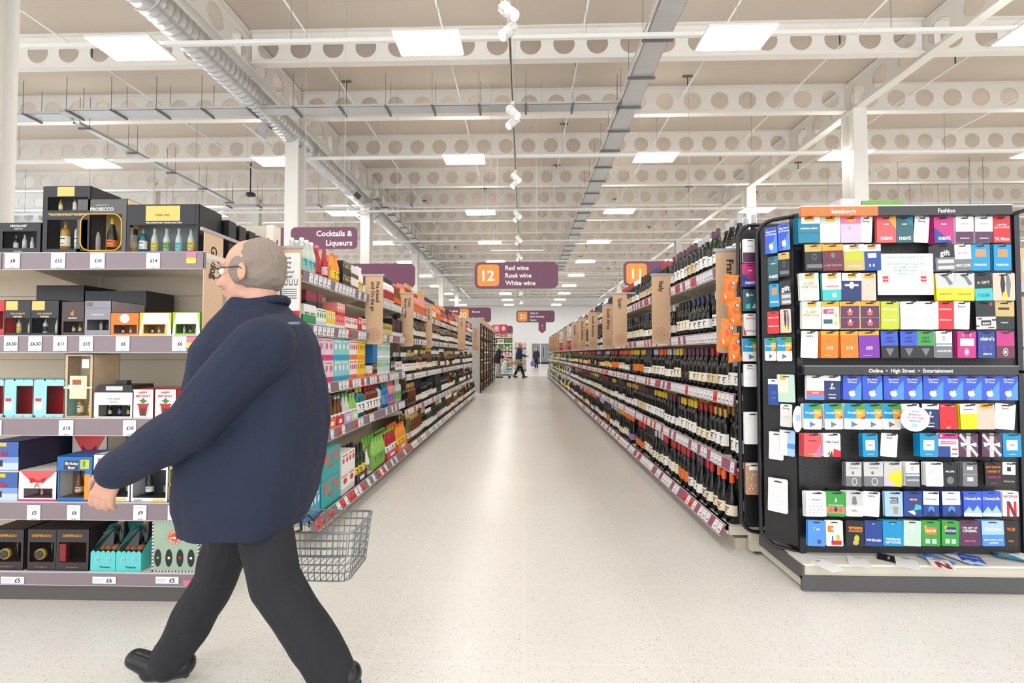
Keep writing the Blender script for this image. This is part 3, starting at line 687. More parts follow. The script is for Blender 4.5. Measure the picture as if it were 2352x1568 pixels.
# further along the left run
def lseg(y):
    if y < 6.52: return 'after Fruity banner'
    return 'after Low alcohol banner'
lrest = MB(); rnd = random.Random(31)
lpal = {4: (['pink', 'amber', 'red', 'orange', 'black'], ['white', 'cream', 'pink', 'orange'], ['pink', 'red', 'orange', 'gold', 'black']),
        3: (['black', 'black', 'amber', 'green'], ['white', 'cream', 'white'], ['black', 'purple', 'gold', 'plum']),
        2: (['black', 'black', 'amber', 'green'], ['white', 'white', 'cream', 'maroon'], ['gold', 'white', 'black', 'gold']),
        1: (['black', 'green', 'black', 'amber'], ['white', 'white', 'cream', 'black'], ['black', 'gold', 'black', 'navy']),
        0: (['olive', 'amber', 'green', 'black', 'black'], ['white', 'cream', 'white', 'pink'], ['gold', 'black', 'white', 'gold'])}
for si, z in enumerate(L5B):
    y = 5.36; x = -(1.32 if si == 0 else 1.39) - .062; used = set()
    while y < LY5[8] - .06:
        for _ in range(8):
            gs, ls, cs = lpal[si]; g, l, c = rnd.choice(gs), rnd.choice(ls), rnd.choice(cs); kd = rnd.choice(['bord', 'burg', 'spirit', 'flute', 'bord'])
            if (lseg(y), g, l, c) not in used: break
        used.add((lseg(y), g, l, c)); mk = rnd.choice(MARKS)
        for q in range(rnd.choice([2, 3, 4, 5])):
            if y > LY5[8] - .06: break
            if y < 7.7:
                lb = '%s glass bottle, %s label, %s cap, %s shelf %s' % (g if g != 'pink' else 'rose', l, c, SHN[si], lseg(y))
                place_bottle((kd, G[g], LB[l], CP[c], mk), (x, y, z), rnd.uniform(-.2, .2), lb + ', %s' % nth(lb), nm='drinks_bottle', parts=False, grp=lb)
            else:
                lrest.T = Matrix.Translation((x, y, z)); bottle_into(lrest, kd, G[g], LB[l], CP[c], seg=7)
            if y < 9 and rnd.random() < .85: lrest.T = Matrix.Translation((x - .09, y, z)); bottle_into(lrest, kd, G[g], LB[l], CP[c], seg=7)
            y += .083
lrest.T = None
tag(lrest.build('drinks_bottle'), 'the further bottles and second rows receding along the left-hand shelves', 'bottle', kind='stuff')
# ---------------------------------------------------------------- banners
TXB = M((58, 42, 34), .6); RING = M((150, 104, 78), .7)
def banner(x0, y, zt, lines, lab, wd=.165, h=.62, col=KRAFT, tcol=TXB, th=.024, notice=False, side=1, ring=True):
    t = thing('aisle_banner', lab, 'banner', (x0 + wd / 2, y, zt), group=None)
    m = MB(); pts = rrect(wd / 2, -h / 2, wd, h, .02, 4)
    pts = [(a, b if b < -h / 2 else (0 if b > -.021 else b)) for a, b in pts]
    xs_ = [(min(max(a, 0), wd), b) for a, b in pts]
    m.prism([(a - wd / 2, b) for a, b in xs_], 0, .004, col)
    if notice:
        m.box(-wd * .44, wd * .44, -.002, .0005, -h * .97, -.03, WHITE).box(-wd * .44, wd * .44, -.003, 0, -h * .97, -h * .6, M((208, 46, 62), .5))
        for k, s_ in enumerate(('How', 'many', 'units', 'in your', 'drink?')): m.text(s_, (-wd * .38, -.002, -.06 - k * .03), INK, .017, align='l', maxw=wd * .74)
        for k in range(5): m.box(-wd * .38, wd * .3, -.003, -.002, -.262 - k * .014, -.258 - k * .014, INK)
        m.text('Under 25?', (0, -.003, -h * .66), WHITE, .016, maxw=wd * .74)
        for k in range(4): m.box(-wd * .36, wd * .3, -.004, -.003, -h * .73 - k * .02, -h * .724 - k * .02, WHITE)
        for k in range(3): m.add([(-wd * .25 + k * wd * .25 + a, -.0032, -.215 + b) for a, b in ((-.012, .02), (-.009, -.02), (.009, -.02), (.012, .02), (.009, .02), (.006, -.015), (-.006, -.015), (-.009, .02))], [tuple(range(8))], INK)
    else:
        for k, s_ in enumerate(lines):
            m.text(s_, (wd / 2 - .045 - k * .045 if len(lines) > 1 else .005, -.0001, -.055), tcol, th, (0, 0, -1), (1, 0, 0), 'l', maxw=h * .62)
        if ring:
            for r_ in (.062, .046):
                for k in range(24):
                    a, b = 2 * math.pi * k / 24, 2 * math.pi * (k + 1) / 24; z0 = -h + .085
                    m.add([(rr * math.cos(q), -.0008, z0 + rr * math.sin(q)) for rr, q in ((r_, a), (r_ - .0025, a), (r_ - .0025, b), (r_, b))], [(0, 1, 2, 3)], RING)
            for a in (45, 135):
                q = math.radians(a); dx, dz = math.cos(q), math.sin(q); z0 = -h + .085
                m.add([(s1 * .044 * dx - s2 * .0012 * dz, -.0008, z0 + s1 * .044 * dz + s2 * .0012 * dx) for s1, s2 in ((-1, -1), (1, -1), (1, 1), (-1, 1))], [(0, 1, 2, 3)], RING)
            for dx, dz in ((0, .026), (0, -.026), (.026, 0), (-.026, 0)): m.add([(dx + .008 * math.cos(k), -.0008, -h + .085 + dz + .008 * math.sin(k)) for k in (0, 1.2, 2.4, 3.6, 4.9)], [(0, 1, 2, 3, 4)], RING)
    m.build('panel', t)
    a = MB(); a.box(-wd / 2 - (.01 if side > 0 else .1), wd / 2 + (.1 if side > 0 else .01), -.006, .010, -.004, .014, M((176, 172, 176), .4)); a.build('rail', t)
    return t
def bn(pxl, Y): return at(pxl, 812, Y)[0]
banner(bn(1645, 2.84), 2.83, 1.835, ['France'], 'kraft card banner reading France beside the gift card stand', th=.042, h=.63)
for i, (px, k, nm) in enumerate(((1498, 1, 'Italy'), (1408, 2, 'Spain'), (1384, 3, 'South Africa'), (1351, 4, 'South America'), (1328, 5, 'North America'), (1312, 6, 'Australia'))):
    banner(bn(px, RY[k]), RY[k] + .0, 1.905, [nm], 'kraft card banner reading %s over the right-hand wine shelves' % nm, th=.043)
far = [(7, 'n', ''), (8, 'k', 'France'), (9, 'n', ''), (10, 'k', 'Italy'), (11, 'k', 'South Africa'), (12.2, 'k', 'New Zealand'), (13.5, 'k', 'Australia')]
for i, (k, ty, nm) in enumerate(far):
    Y = RY[0] + 1.256 * k
    banner(1.10, Y, 1.905, [nm], '%s small aisle banner, %s in the distant row on the right' % ('white and red' if ty == 'n' else 'kraft', cn[i]), notice=ty == 'n', th=.03)
banner(bn(645, 2.82), 2.815, 1.865, [], 'white and red notice asking about units at the left shelf end', wd=.125, h=.66, notice=True, side=-1)
for px, Y, ln, lab in ((838, 4.06, ['Pre mixed', 'and On the go'], 'Pre mixed and On the go'), (918, 5.3, ['Fruity', 'flavour wine'], 'Fruity flavour wine'), (967, 6.52, ['Low and', 'No alcohol'], 'Low and No alcohol'), (1051, 9.3, ['Rosé'], 'Rosé')):
    banner(bn(px, Y), Y, 1.905, ln, 'kraft card banner reading %s on the left shelves' % lab, wd=.16, side=-1, th=.033)
banner(bn(1086, 12.5), 12.5, 1.905, ['Sparkling wine'], 'kraft card banner by the black racks at the far left', wd=.16, side=-1)
# ---------------------------------------------------------------- far part of the left run: sparkling wine bays, black racks
for k in range(4):
    bay(-1, 9.3 + 1.05 * k + (LY5[8] + .4 - 9.3 if 0 else 4.6), 1.05, 1.32, 1.39, L5B, MAUVE, False, 'cream shelving bay before the black racks, %s one' % cn[k], 300 + k) if 0 else None
# ================================================================ gift card stand
PEG = bpy.data.materials.new('black_pegboard'); PEG.use_nodes = True
nt = PEG.node_tree; pb = nt.nodes['Principled BSDF']; pb.inputs['Roughness'].default_value = .55
tcn = nt.nodes.new('ShaderNodeTexCoord'); vm = nt.nodes.new('ShaderNodeVectorMath'); vm.operation = 'MODULO'; vm.inputs[1].default_value = (.025, .025, .025)
va = nt.nodes.new('ShaderNodeVectorMath'); va.operation = 'ADD'; va.inputs[1].default_value = (10, 10, 10)
dd = nt.nodes.new('ShaderNodeVectorMath'); dd.operation = 'DISTANCE'; dd.inputs[1].default_value = (.0125, 0, .0125)
ml = nt.nodes.new('ShaderNodeVectorMath'); ml.operation = 'MULTIPLY'; ml.inputs[1].default_value = (1, 0, 1)
lt2 = nt.nodes.new('ShaderNodeMath'); lt2.operation = 'LESS_THAN'; lt2.inputs[1].default_value = .0032
mxx = nt.nodes.new('ShaderNodeMix'); mxx.data_type = 'RGBA'; mxx.inputs[6].default_value = (.028, .027, .028, 1); mxx.inputs[7].default_value = (.004, .004, .004, 1)
nt.links.new(tcn.outputs['Object'], va.inputs[0]); nt.links.new(va.outputs[0], vm.inputs[0]); nt.links.new(vm.outputs[0], ml.inputs[0]); nt.links.new(ml.outputs[0], dd.inputs[0])
nt.links.new(dd.outputs['Value'], lt2.inputs[0]); nt.links.new(lt2.outputs[0], mxx.inputs[0]); nt.links.new(mxx.outputs[2], pb.inputs['Base Color'])
YP, YC = 2.50, 2.43
TUBE = M((30, 32, 38), .3); PANB = M((30, 29, 30), .45, noise=.1, nscale=30)
pxl = at(1836, 812, YP)[0]; pxr = at(2338, 812, YP)[0]
st = thing('gift_card_stand', 'tall black pegboard stand of gift cards on a white plinth', 'display stand', (2.0, 2.6, 0))
m = MB(); x0, x1, y0, y1 = 1.405, 2.78, 2.365, 2.86
m.box(x0 + .012, x1, y0 + .012, y1, .015, .136, CREAM); put(m, 'plinth', st)
m = MB(); m.box(x0 - .002, x1, y0 - .002, y0 + .012, .008, .078, DGREY).box(x0 - .002, x0 + .012, y0, y1, .062, .132, DGREY); put(m, 'bumper', st)
m = MB(); m.box(x0 + .005, x1, y0, YP, .128, .139, M((226, 222, 212), .4)); put(m, 'base_board', st)
m = MB(); m.box(pxl, pxr, YP, YP + .03, .139, 1.95, PEG); put(m, 'pegboard', st)
m = MB(); m.box(pxl - .02, pxl + .012, YP - .012, YP + .04, .1, 1.96, TUBE).box(pxr - .012, pxr + .015, YP - .012, YP + .04, .1, 1.96, TUBE); put(m, 'frame_post', st)
# headers
hy = 2.39
a = at(1840, 475, hy); b_ = at(2017, 495, hy); c = at(2325, 472, hy); d_ = at(2325, 492, hy)
m = MB(); m.box(a[0], b_[0], hy, hy + .02, b_[2] + .002, a[2], M((226, 122, 56), .4)); m.box(a[0], b_[0], hy - .002, hy + .022, a[2], a[2] + .006, WHITE)
m.text("Sainsbury's", ((a[0] + b_[0]) / 2 + .02, hy, (a[2] + b_[2]) / 2), WHITE, .021); put(m, 'orange_header', st)
m = MB(); m.box(b_[0], c[0], hy, hy + .02, b_[2] + .002, a[2], M((58, 56, 58), .35)); m.box(b_[0], c[0], hy - .002, hy + .022, a[2], a[2] + .006, WHITE)
m.text('Fashion', (at(2174, 483, hy)[0], hy, (a[2] + b_[2]) / 2), WHITE, .021); put(m, 'black_header', st)
a = at(1848, 841, hy); c = at(2340, 861, hy)
m = MB(); m.box(a[0], c[0], hy, hy + .02, c[2], a[2], M((52, 50, 52), .3)); m.box(a[0], c[0], hy - .002, hy + .022, a[2], a[2] + .004, M((150, 150, 150), .3))
m.text('Online  •  High Street  •  Entertainment', (at(2092, 850, hy)[0], hy, (a[2] + c[2]) / 2), WHITE, .019); put(m, 'middle_header', st)
for xx in (pxl + .02, pxr - .04):
    for zz in (1.945, 1.105): m = MB(); m.box(xx, xx + .02, hy + .02, YP, zz - .008, zz + .008, TUBE); put(m, 'header_bracket', st)
# angled and rear side wings with tube hoops
def wing(P0, P1, z0, z1, hook_r, nm):
    P0 = Vector(P0); P1 = Vector(P1); u = (P1 - P0).normalized(); n = Vector((u.y, -u.x, 0)) if False else Vector((-u.y, u.x, 0))
    L = (P1 - P0).length; m = MB()
    q = [P0 + n * .004, P0 + u * (L - .02) + n * .004, P0 + u * (L - .02) - n * .004, P0 - n * .004]
    m.add([(p.x, p.y, z0 + .03) for p in q] + [(p.x, p.y, z1 - .03) for p in q], [(3, 2, 1, 0), (4, 5, 6, 7), (0, 1, 5, 4), (1, 2, 6, 5), (2, 3, 7, 6), (3, 0, 4, 7)], PANB); put(m, nm + '_panel', st)
    r = hook_r; pts = [(0, z1)]
    for k in range(7): t = math.radians(90 * k / 6); pts.append((L - r + r * math.sin(t), z1 - r + r * math.cos(t)))
    for k in range(7): t = math.radians(90 * k / 6); pts.append((L - r + r * math.cos(t), z0 + r - r * math.sin(t)))
    pts.append((0, z0)); m = MB(); m.tube([tuple(P0 + u * a + Vector((0, 0, b))) for a, b in pts], .011, TUBE, 10); put(m, nm + '_hoop', st)
W1a = (pxl - .005, YP, 0); W1b = (at(1742, 812, 2.62)[0], 2.62, 0)
wing(W1a, W1b, at(1750, 1250, 2.60)[2], at(1760, 506, 2.58)[2], .09, 'side_wing')
W2a = (pxl + .02, 2.72, 0); W2b = (at(1698, 812, 2.70)[0], 2.70, 0)
wing(W2a, W2b, at(1700, 1222, 2.70)[2], at(1720, 516, 2.70)[2], .09, 'rear_wing')
m = MB(); m.box(pxl - .02, pxl + .03, 2.54, 2.84, .1, 1.9, PANB); put(m, 'side_post', st)
# --- cards
cc = lambda *a: M(a, .35)
K = dict(w=cc(244, 244, 242), k=cc(34, 34, 38), g=cc(120, 122, 128), b=cc(58, 92, 214), lb=cc(84, 150, 232), nv=cc(26, 48, 104), cy=cc(20, 150, 206), o=cc(246, 128, 26), r=cc(214, 40, 48), gr=cc(60, 160, 70), pk=cc(236, 120, 170),
         ll=cc(206, 192, 228), mint=cc(196, 222, 206), teal=cc(34, 128, 160), tq=cc(70, 196, 190), gold=cc(206, 178, 110), mar=cc(110, 44, 66), ye=cc(244, 220, 30), yg=cc(196, 204, 50), pu=cc(126, 50, 170), mg=cc(196, 50, 130),
         nude=cc(226, 200, 182), cor=cc(232, 92, 96), dt=cc(50, 96, 104), lg=cc(206, 206, 206), sk=cc(170, 206, 236), crm=cc(240, 232, 214), ob=cc(246, 170, 40), br=cc(190, 150, 110), cs=cc(40, 70, 150), pl=cc(92, 50, 84))
def disc(cx, cz, r, n=14, ax=1.0): return [(cx + r * ax * math.cos(2 * math.pi * k / n), cz + r * math.sin(2 * math.pi * k / n)) for k in range(n)]
APPLE = disc(.42, .27, .105, 10, 1.1)[2:] ; APPLE = [(.5 + x, z) for x, z in ((-.0, .36), (-.1, .38), (-.18, .33), (-.19, .25), (-.14, .17), (-.07, .13), (0, .15), (.07, .13), (.14, .18), (.18, .24), (.12, .28), (.14, .36), (.08, .38))]
LEAF = [(.50, .39), (.58, .44), (.59, .40)]
ops = {}
def S(name, base, desc, *o): ops[name] = (base, desc, o)
S('apple', 'b', 'blue card with a white apple mark', ('p', [(.35, 0), (1, 0), (1, .8), (.75, .55)], 'lb'), ('t', 'App Store', .84, .07, 'w'), ('t', '& iTunes', .73, .07, 'w'), ('p', APPLE, 'w'), ('p', LEAF, 'w'), ('t', '25', .94, .04, 'w'))
S('gplay', 'w', 'rainbow and white card with a play triangle', ('r', 0, 1, .42, 1, 'cy'), ('p', [(.4, 1), (1, 1), (1, .78), (.55, .78), (.3, .9)], 'gr'), ('p', [(.6, .42), (1, .42), (1, .78), (.55, .78)], 'ob'), ('p', [(.75, .42), (1, .42), (1, .55)], 'r'), ('t', 'Google Play', .66, .08, 'w'), ('p', [(.34, .32), (.34, .08), (.5, .2)], 'cy'), ('p', [(.34, .32), (.5, .2), (.66, .2)], 'gr'), ('p', [(.34, .08), (.66, .2), (.5, .2)], 'r'))
S('sorry', 'w', 'plain white Sorry out of stock card', ('t', 'Sorry', .82, .08, 'k'), ('r', .2, .8, .7, .705, 'lg'), ('r', .15, .85, .45, .457, 'lg'), ('r', .15, .85, .38, .387, 'lg'), ('r', .25, .75, .31, .317, 'lg'))
S('nextc', 'cor', 'coral and orange gradient card with white lowercase word', ('p', [(.5, 1), (1, 1), (1, .5)], 'ob'), ('t', 'next', .72, .07, 'w'), ('t', 'next', .2, .17, 'w'))
S('nextt', 'dt', 'dark teal gradient card with white lowercase word', ('p', [(.3, 1), (1, 1), (1, .6)], 'teal'), ('t', 'next', .72, .07, 'w'), ('t', 'next', .2, .17, 'w'))
S('nextp', 'mg', 'magenta and purple gradient card', ('p', [(0, 0), (.9, 0), (0, .6)], 'cs'), ('t', 'next', .72, .07, 'w'), ('t', 'next', .2, .17, 'w'))
S('bday', 'teal', 'teal folded birthday card wallet', ('r', .15, 1, .72, 1, 'w'), ('r', .3, .75, .82, .98, 'ob'), ('t', 'birthday wishes', .55, .07, 'w'), ('r', 0, 1, .36, .375, 'nv'))
S('mintw', 'w', 'mint and white card wallet', ('r', 0, 1, .72, 1, 'mint'), ('r', .3, .75, .8, .98, 'ob'), ('r', .2, .8, .5, .52, 'lg'), ('r', .1, .95, .34, .35, 'lg'))
S('pinkl', 'll', 'pink and lilac card wallet', ('r', 0, 1, .72, 1, 'pk'), ('r', .3, .75, .8, .98, 'ob'), ('p', disc(.45, .55, .06), 'ob'), ('r', .1, .95, .36, .37, 'w'))
S('whdk', 'w', 'white card with dark plum lower half', ('r', 0, 1, 0, .42, 'pl'), ('t', 'monsoon', .72, .05, 'g'), ('t', 'monsoon', .18, .06, 'w'))
S('tkm', 'mar', 'bright red card with white slogan', ('r', 0, 1, 0, 1, 'r'), ('t', 'I AM THE', .68, .06, 'w'), ('t', 'GIFT OF CHOICE', .58, .06, 'w'), ('t', 'TK Maxx', .15, .12, 'w'))
S('goldk', 'k', 'black and gold folded card wallet', ('r', 0, 1, .72, 1, 'gold'), ('r', .3, .75, .8, .97, 'ob'), ('p', disc(.5, .52, .12), 'g'), ('p', disc(.5, .52, .09), 'k'), ('r', .1, .9, .1, .24, 'g'))
S('maroon', 'mar', 'maroon folded card wallet', ('r', 0, 1, .76, 1, 'ob'), ('p', disc(.5, .58, .1), 'g'), ('t', 'A GIFT FOR YOU', .2, .06, 'gold'), ('r', 0, 1, .38, .39, 'k'))
S('golden', 'gold', 'mustard gold folded card wallet', ('r', 0, 1, .74, 1, 'w'), ('r', .3, .75, .82, .98, 'ob'), ('r', .05, .95, .38, .72, 'yg'), ('t', 'Celebrate', .18, .08, 'crm'))
S('bluew', 'cs', 'blue folded card wallet with white label', ('r', 0, 1, .74, 1, 'w'), ('r', .3, .75, .82, .98, 'ob'), ('r', .3, .75, .48, .66, 'w'), ('p', disc(.4, .2, .06), 'sk'), ('p', disc(.6, .2, .06), 'sk'))
S('gift', 'g', 'dark slate card reading gift', ('r', 0, 1, .5, 1, 'k'), ('t', 'gift', .68, .2, 'w'), ('r', .1, .95, .05, .42, 'lg'), ('r', .1, .95, .18, .28, 'g'))
S('newl', 'w', 'white card with charcoal lower half', ('r', 0, 1, 0, .44, 'g'), ('t', 'GIFT CARD', .66, .05, 'g'), ('t', 'NEW LOOK', .2, .1, 'w'))
S('prim', 'cy', 'bright blue card with kraft square', ('r', .22, .8, .52, .82, 'br'), ('t', 'PRIMARK', .22, .08, 'w'))
S('agift', 'crm', 'cream card wallet with mint top', ('r', 0, 1, .74, 1, 'mint'), ('r', .3, .75, .8, .98, 'ob'), ('t', 'A GIFT', .62, .09, 'br'), ('t', 'FOR YOU', .5, .09, 'br'), ('r', .05, .95, .36, .37, 'lg'))
S('tealb', 'tq', 'turquoise wallet with cream flap', ('r', 0, 1, .4, 1, 'crm'), ('r', .3, .75, .8, .98, 'ob'), ('r', .2, .85, .5, .54, 'cor'), ('r', .5, .7, .12, .28, 'w'))
S('navyb', 'nv', 'navy wallet with white badge', ('r', 0, 1, .72, 1, 'w'), ('r', .3, .75, .82, .98, 'ob'), ('p', disc(.5, .56, .13), 'w'), ('r', .15, .85, .52, .6, 'lg'))
S('pinkw', 'nude', 'pale pink wallet', ('r', 0, 1, .38, .39, 'lg'), ('r', .2, .9, .82, .98, 'ob'), ('p', disc(.45, .55, .05), 'sk'))
S('river', 'ye', 'yellow card with grey marbled top', ('r', 0, 1, .45, 1, 'lg'), ('p', [(.2, .95), (.6, .9), (.9, .6), (.7, .55), (.5, .8)], 'g'), ('t', 'RIVER ISLAND', .24, .05, 'g'))
S('hm', 'tq', 'black and turquoise card', ('r', 0, 1, .44, 1, 'k'), ('t', 'A GIFT', .66, .1, 'lg'), ('t', 'H&M', .2, .14, 'cy'))
S('nude', 'nude', 'nude card with dark figures', ('p', [(.38, .9), (.5, .92), (.56, .6), (.5, .1), (.42, .1), (.34, .6)], 'k'), ('p', [(.62, .9), (.74, .92), (.82, .6), (.74, .12), (.66, .12), (.6, .6)], 'g'), ('p', [(.45, .3), (.6, .3), (.7, .08), (.4, .08)], 'ye'))
S('colour', 'w', 'white card with bright speech bubbles', ('r', 0, 1, .8, 1, 'ob'), ('r', .1, .7, .56, .72, 'mg'), ('t', 'GIFTS', .64, .07, 'w'), ('r', .1, .6, .2, .36, 'dt'), ('p', disc(.8, .5, .08), 'yg'), ('p', disc(.78, .22, .08), 'yg'))
S('cup', 'pl', 'dark plum card with red cupcakes and gold border', ('r', 0, 1, .84, 1, 'ob'), ('r', 0, 1, 0, .03, 'gold'), ('r', 0, .04, 0, .84, 'gold'), ('r', .96, 1, 0, .84, 'gold'), ('p', [(.34, .66), (.66, .66), (.6, .5), (.4, .5)], 'cor'), ('p', [(.34, .28), (.66, .28), (.6, .12), (.4, .12)], 'cor'), ('r', .05, .95, .42, .43, 'gold'), ('p', disc(.5, .68, .06), 'crm'), ('p', disc(.5, .3, .06), 'crm'))
S('deb', 'yg', 'lime green department store card', ('t', 'DEBENHAMS', .72, .06, 'w'), ('t', 'DEBENHAMS', .34, .06, 'w'), ('r', 0, 1, .47, .475, 'w'))
S('debw', 'w', 'white department store card', ('t', 'DEBENHAMS', .72, .05, 'lg'), ('t', 'DEBENHAMS', .34, .05, 'lg'), ('r', 0, 1, .47, .475, 'lg'))
S('debr', 'r', 'bright red department store card', ('t', 'DEBENHAMS', .72, .05, 'w'), ('t', 'DEBENHAMS', .34, .05, 'w'), ('r', 0, 1, .47, .475, 'cor'))
S('asos', 'k', 'black card with white speckled panel', ('p', disc(.78, .9, .07), 'r'), ('r', 0, 1, 0, .45, 'lg'), ('r', .25, .75, .14, .32, 'k'), ('t', 'asos', .23, .1, 'w'), ('r', 0, .15, .1, .14, 'k'), ('r', .8, 1, .3, .36, 'k'), ('r', .1, .3, .36, .4, 'k'), ('r', .6, .9, .04, .08, 'k'))
S('tops', 'k', 'gold and black card', ('r', 0, 1, .46, 1, 'gold'), ('r', .2, .75, .7, .78, 'k'), ('t', 'TOPSHOP', .24, .04, 'w'))
S('t10', 'o', 'orange card reading £10', ('r', 0, 1, .84, 1, 'ob'), ('t', '£10', .38, .11, 'w'), ('r', .2, .6, .1, .11, 'w'))
S('t20', 'pu', 'purple card reading £20', ('r', 0, 1, .84, 1, 'ob'), ('t', '£20', .38, .11, 'w'), ('r', .2, .6, .1, .11, 'w'))
S('gcb', 'k', 'blue and black card reading GIFT CARD', ('r', 0, 1, .46, 1, 'b'), ('t', 'GIFT', .74, .09, 'k'), ('t', 'CARD', .62, .09, 'k'), ('p', [(.25, .36), (.75, .36), (.5, .06)], 'g'))
S('gcg', 'k', 'green and black card reading GIFT CARD', ('r', 0, 1, .46, 1, 'gr'), ('t', 'GIFT', .74, .09, 'k'), ('t', 'CARD', .62, .09, 'k'), ('p', [(.25, .36), (.75, .36), (.5, .06)], 'g'))
S('harv', 'w', 'white card with dark grey lower half', ('r', 0, 1, 0, .44, 'g'), ('r', 0, 1, .5, .54, 'teal'), ('p', disc(.5, .74, .08), 'g'), ('p', disc(.5, .74, .05), 'w'), ('t', 'HARVESTER', .26, .07, 'w'))
S('pinkp', 'mg', 'pink patterned card with white centre', ('r', .15, .9, .45, .72, 'w'), ('p', disc(.5, .22, .16), 'pk'), ('p', disc(.5, .22, .08), 'mint'), ('p', disc(.3, .86, .08), 'pk'), ('p', disc(.7, .86, .08), 'pk'))
S('claire', 'pu', "indigo card with large white rounded lettering", ('r', 0, 1, 0, 1, 'cs'), ('t', "claire's", .72, .13, 'w'), ('t', "claire's", .16, .08, 'w'), ('p', disc(.3, .4, .07), 'pu'), ('p', disc(.7, .42, .07), 'pu'))
S('body', 'mar', 'magenta and maroon card with round emblem', ('r', 0, 1, .45, 1, 'mg'), ('p', disc(.5, .22, .15), 'w'), ('p', disc(.5, .22, .125), 'mar'), ('p', disc(.5, .22, .07), 'w'))
S('amus', 'w', 'white music card with red and blue base', ('r', 0, 1, .2, .38, 'cor'), ('r', 0, 1, 0, .2, 'lb'), ('t', 'MUSIC', .29, .06, 'w'))
S('ps', 'nv', 'navy console card with white symbol', ('r', 0, 1, .78, 1, 'w'), ('p', [(.44, .44), (.44, .66), (.5, .7), (.58, .62), (.5, .6), (.5, .42)], 'w'), ('p', [(.32, .46), (.44, .52), (.44, .48), (.36, .44)], 'w'), ('p', [(.54, .52), (.68, .48), (.64, .44), (.54, .46)], 'w'), ('t', 'PlayStation', .22, .05, 'w'), ('r', .3, .7, .06, .1, 'w'))
S('redc', 'r', 'plain bright red games card', ('t', '£15', .08, .07, 'w'), ('r', .1, .9, .9, .92, 'w'))
S('yelc', 'ye', 'yellow games card with white top', ('r', 0, 1, .62, 1, 'w'), ('r', .2, .8, .76, .79, 'r'))
S('amz', 'cor', 'coral orange card', ('p', [(.5, 0), (1, 0), (1, .6)], 'pk'), ('t', 'amazon', .7, .08, 'mar'), ('t', 'amazon', .14, .08, 'ye'))
S('gcr', 'w', 'white Gift Card with red and green corner', ('t', 'Gift Card', .64, .1, 'k'), ('p', [(.55, 0), (1, 0), (1, .25), (.6, .36)], 'r'), ('p', [(.2, .1), (.4, .3), (.35, .08)], 'gr'), ('p', [(.3, 0), (.55, 0), (.5, .28)], 'mar'))
S('uber', 'cy', 'bright blue card with white square', ('r', .2, .8, .28, .72, 'w'), ('t', 'UBER', .5, .07, 'g'), ('r', .3, .7, .1, .115, 'w'))
S('one4', 'w', 'plum and white multi store card', ('r', 0, 1, .76, 1, 'mg'), ('r', 0, .6, 0, .45, 'cs'), ('r', .1, .9, .62, .66, 'r'), ('r', .1, .9, .54, .58, 'g'), ('r', .68, .95, .3, .36, 'r'), ('r', .68, .95, .1, .16, 'g'), ('p', disc(.14, .9, .05), 'w'))
S('ribbon', 'pl', 'purple striped card with silver ribbon bow', ('p', [(0, .9), (.1, 1), (1, .1), (.9, 0)], 'lg'), ('p', [(0, .6), (.06, .66), (.66, .06), (.6, 0)], 'g'), ('p', [(.4, 1), (.46, 1), (1, .46), (1, .4)], 'g'), ('r', .38, .6, 0, 1, 'lg'), ('p', [(.1, .62), (.5, .54), (.1, .42)], 'w'), ('p', [(.9, .62), (.5, .54), (.9, .42)], 'w'), ('p', disc(.55, .4, .08), 'w'))
S('pizza', 'g', 'grey card with round emblem', ('r', 0, 1, .42, 1, 'lg'), ('t', 'PIZZAEXPRESS', .76, .04, 'g'), ('p', disc(.55, .2, .16), 'w'), ('p', disc(.55, .2, .13), 'g'), ('p', disc(.45, .56, .07), 'g'))
S('si', 'lg', 'lilac and yellow card reading Si', ('p', [(0, 0), (1, 0), (1, .7), (0, .4)], 'ye'), ('p', [(0, 0), (.8, 0), (0, .5)], 'll'), ('t', 'Si', .24, .26, 'ye'), ('r', .2, .9, .7, .73, 'ye'))
S('oval', 'w', 'white card with thin oval outline', ('p', disc(.5, .2, .13, ax=1.5), 'lg'), ('p', disc(.5, .2, .11, ax=1.5), 'w'), ('p', [(.2, .8), (.5, .7), (.3, .5), (.5, .45), (.35, .48), (.15, .5), (.4, .7)], 'mint'))
S('blk', 'k', 'black restaurant card', ('t', 'MILLERS', .62, .07, 'w'), ('p', disc(.5, .25, .16, ax=1.6), 'g'), ('p', disc(.55, .22, .08), 'gr'))
S('dkg', 'g', 'dark grey card with two white labels', ('r', .3, .7, .68, .82, 'w'), ('r', .3, .7, .22, .38, 'w'), ('r', 0, 1, .5, .51, 'w'))
S('blkt', 'k', 'black card with orange and pink lettering', ('t', 'EAT DRINK', .8, .08, 'o'), ('t', 'SHARE IT', .62, .09, 'o'), ('t', 'OWN IT', .38, .1, 'mg'), ('t', 'giftcard', .14, .06, 'r'))
S('whk', 'k', 'white and black card', ('r', 0, 1, .48, 1, 'w'), ('r', .35, .65, .62, .8, 'k'), ('t', 'Gourmet', .22, .08, 'gold'))
S('dots', 'w', 'white card with small coloured dots', *[('p', disc(.15 + .2 * (k % 4) + .05 * (k // 4 % 2), .15 + .13 * (k // 4), .022), ('pk', 'cy', 'cor', 'ob')[k % 4]) for k in range(20)], ('t', 'mothercare', .68, .05, 'cy'))
S('elc', 'gr', 'green toy shop card', ('t', 'early learning centre', .46, .05, 'w'), ('r', 0, 1, .12, .4, 'br'), ('p', disc(.25, .26, .1), 'cor'), ('p', disc(.5, .28, .1), 'mar'), ('p', disc(.75, .26, .1), 'cor'), ('p', [(.44, .58), (.56, .58), (.5, .78)], 'w'))
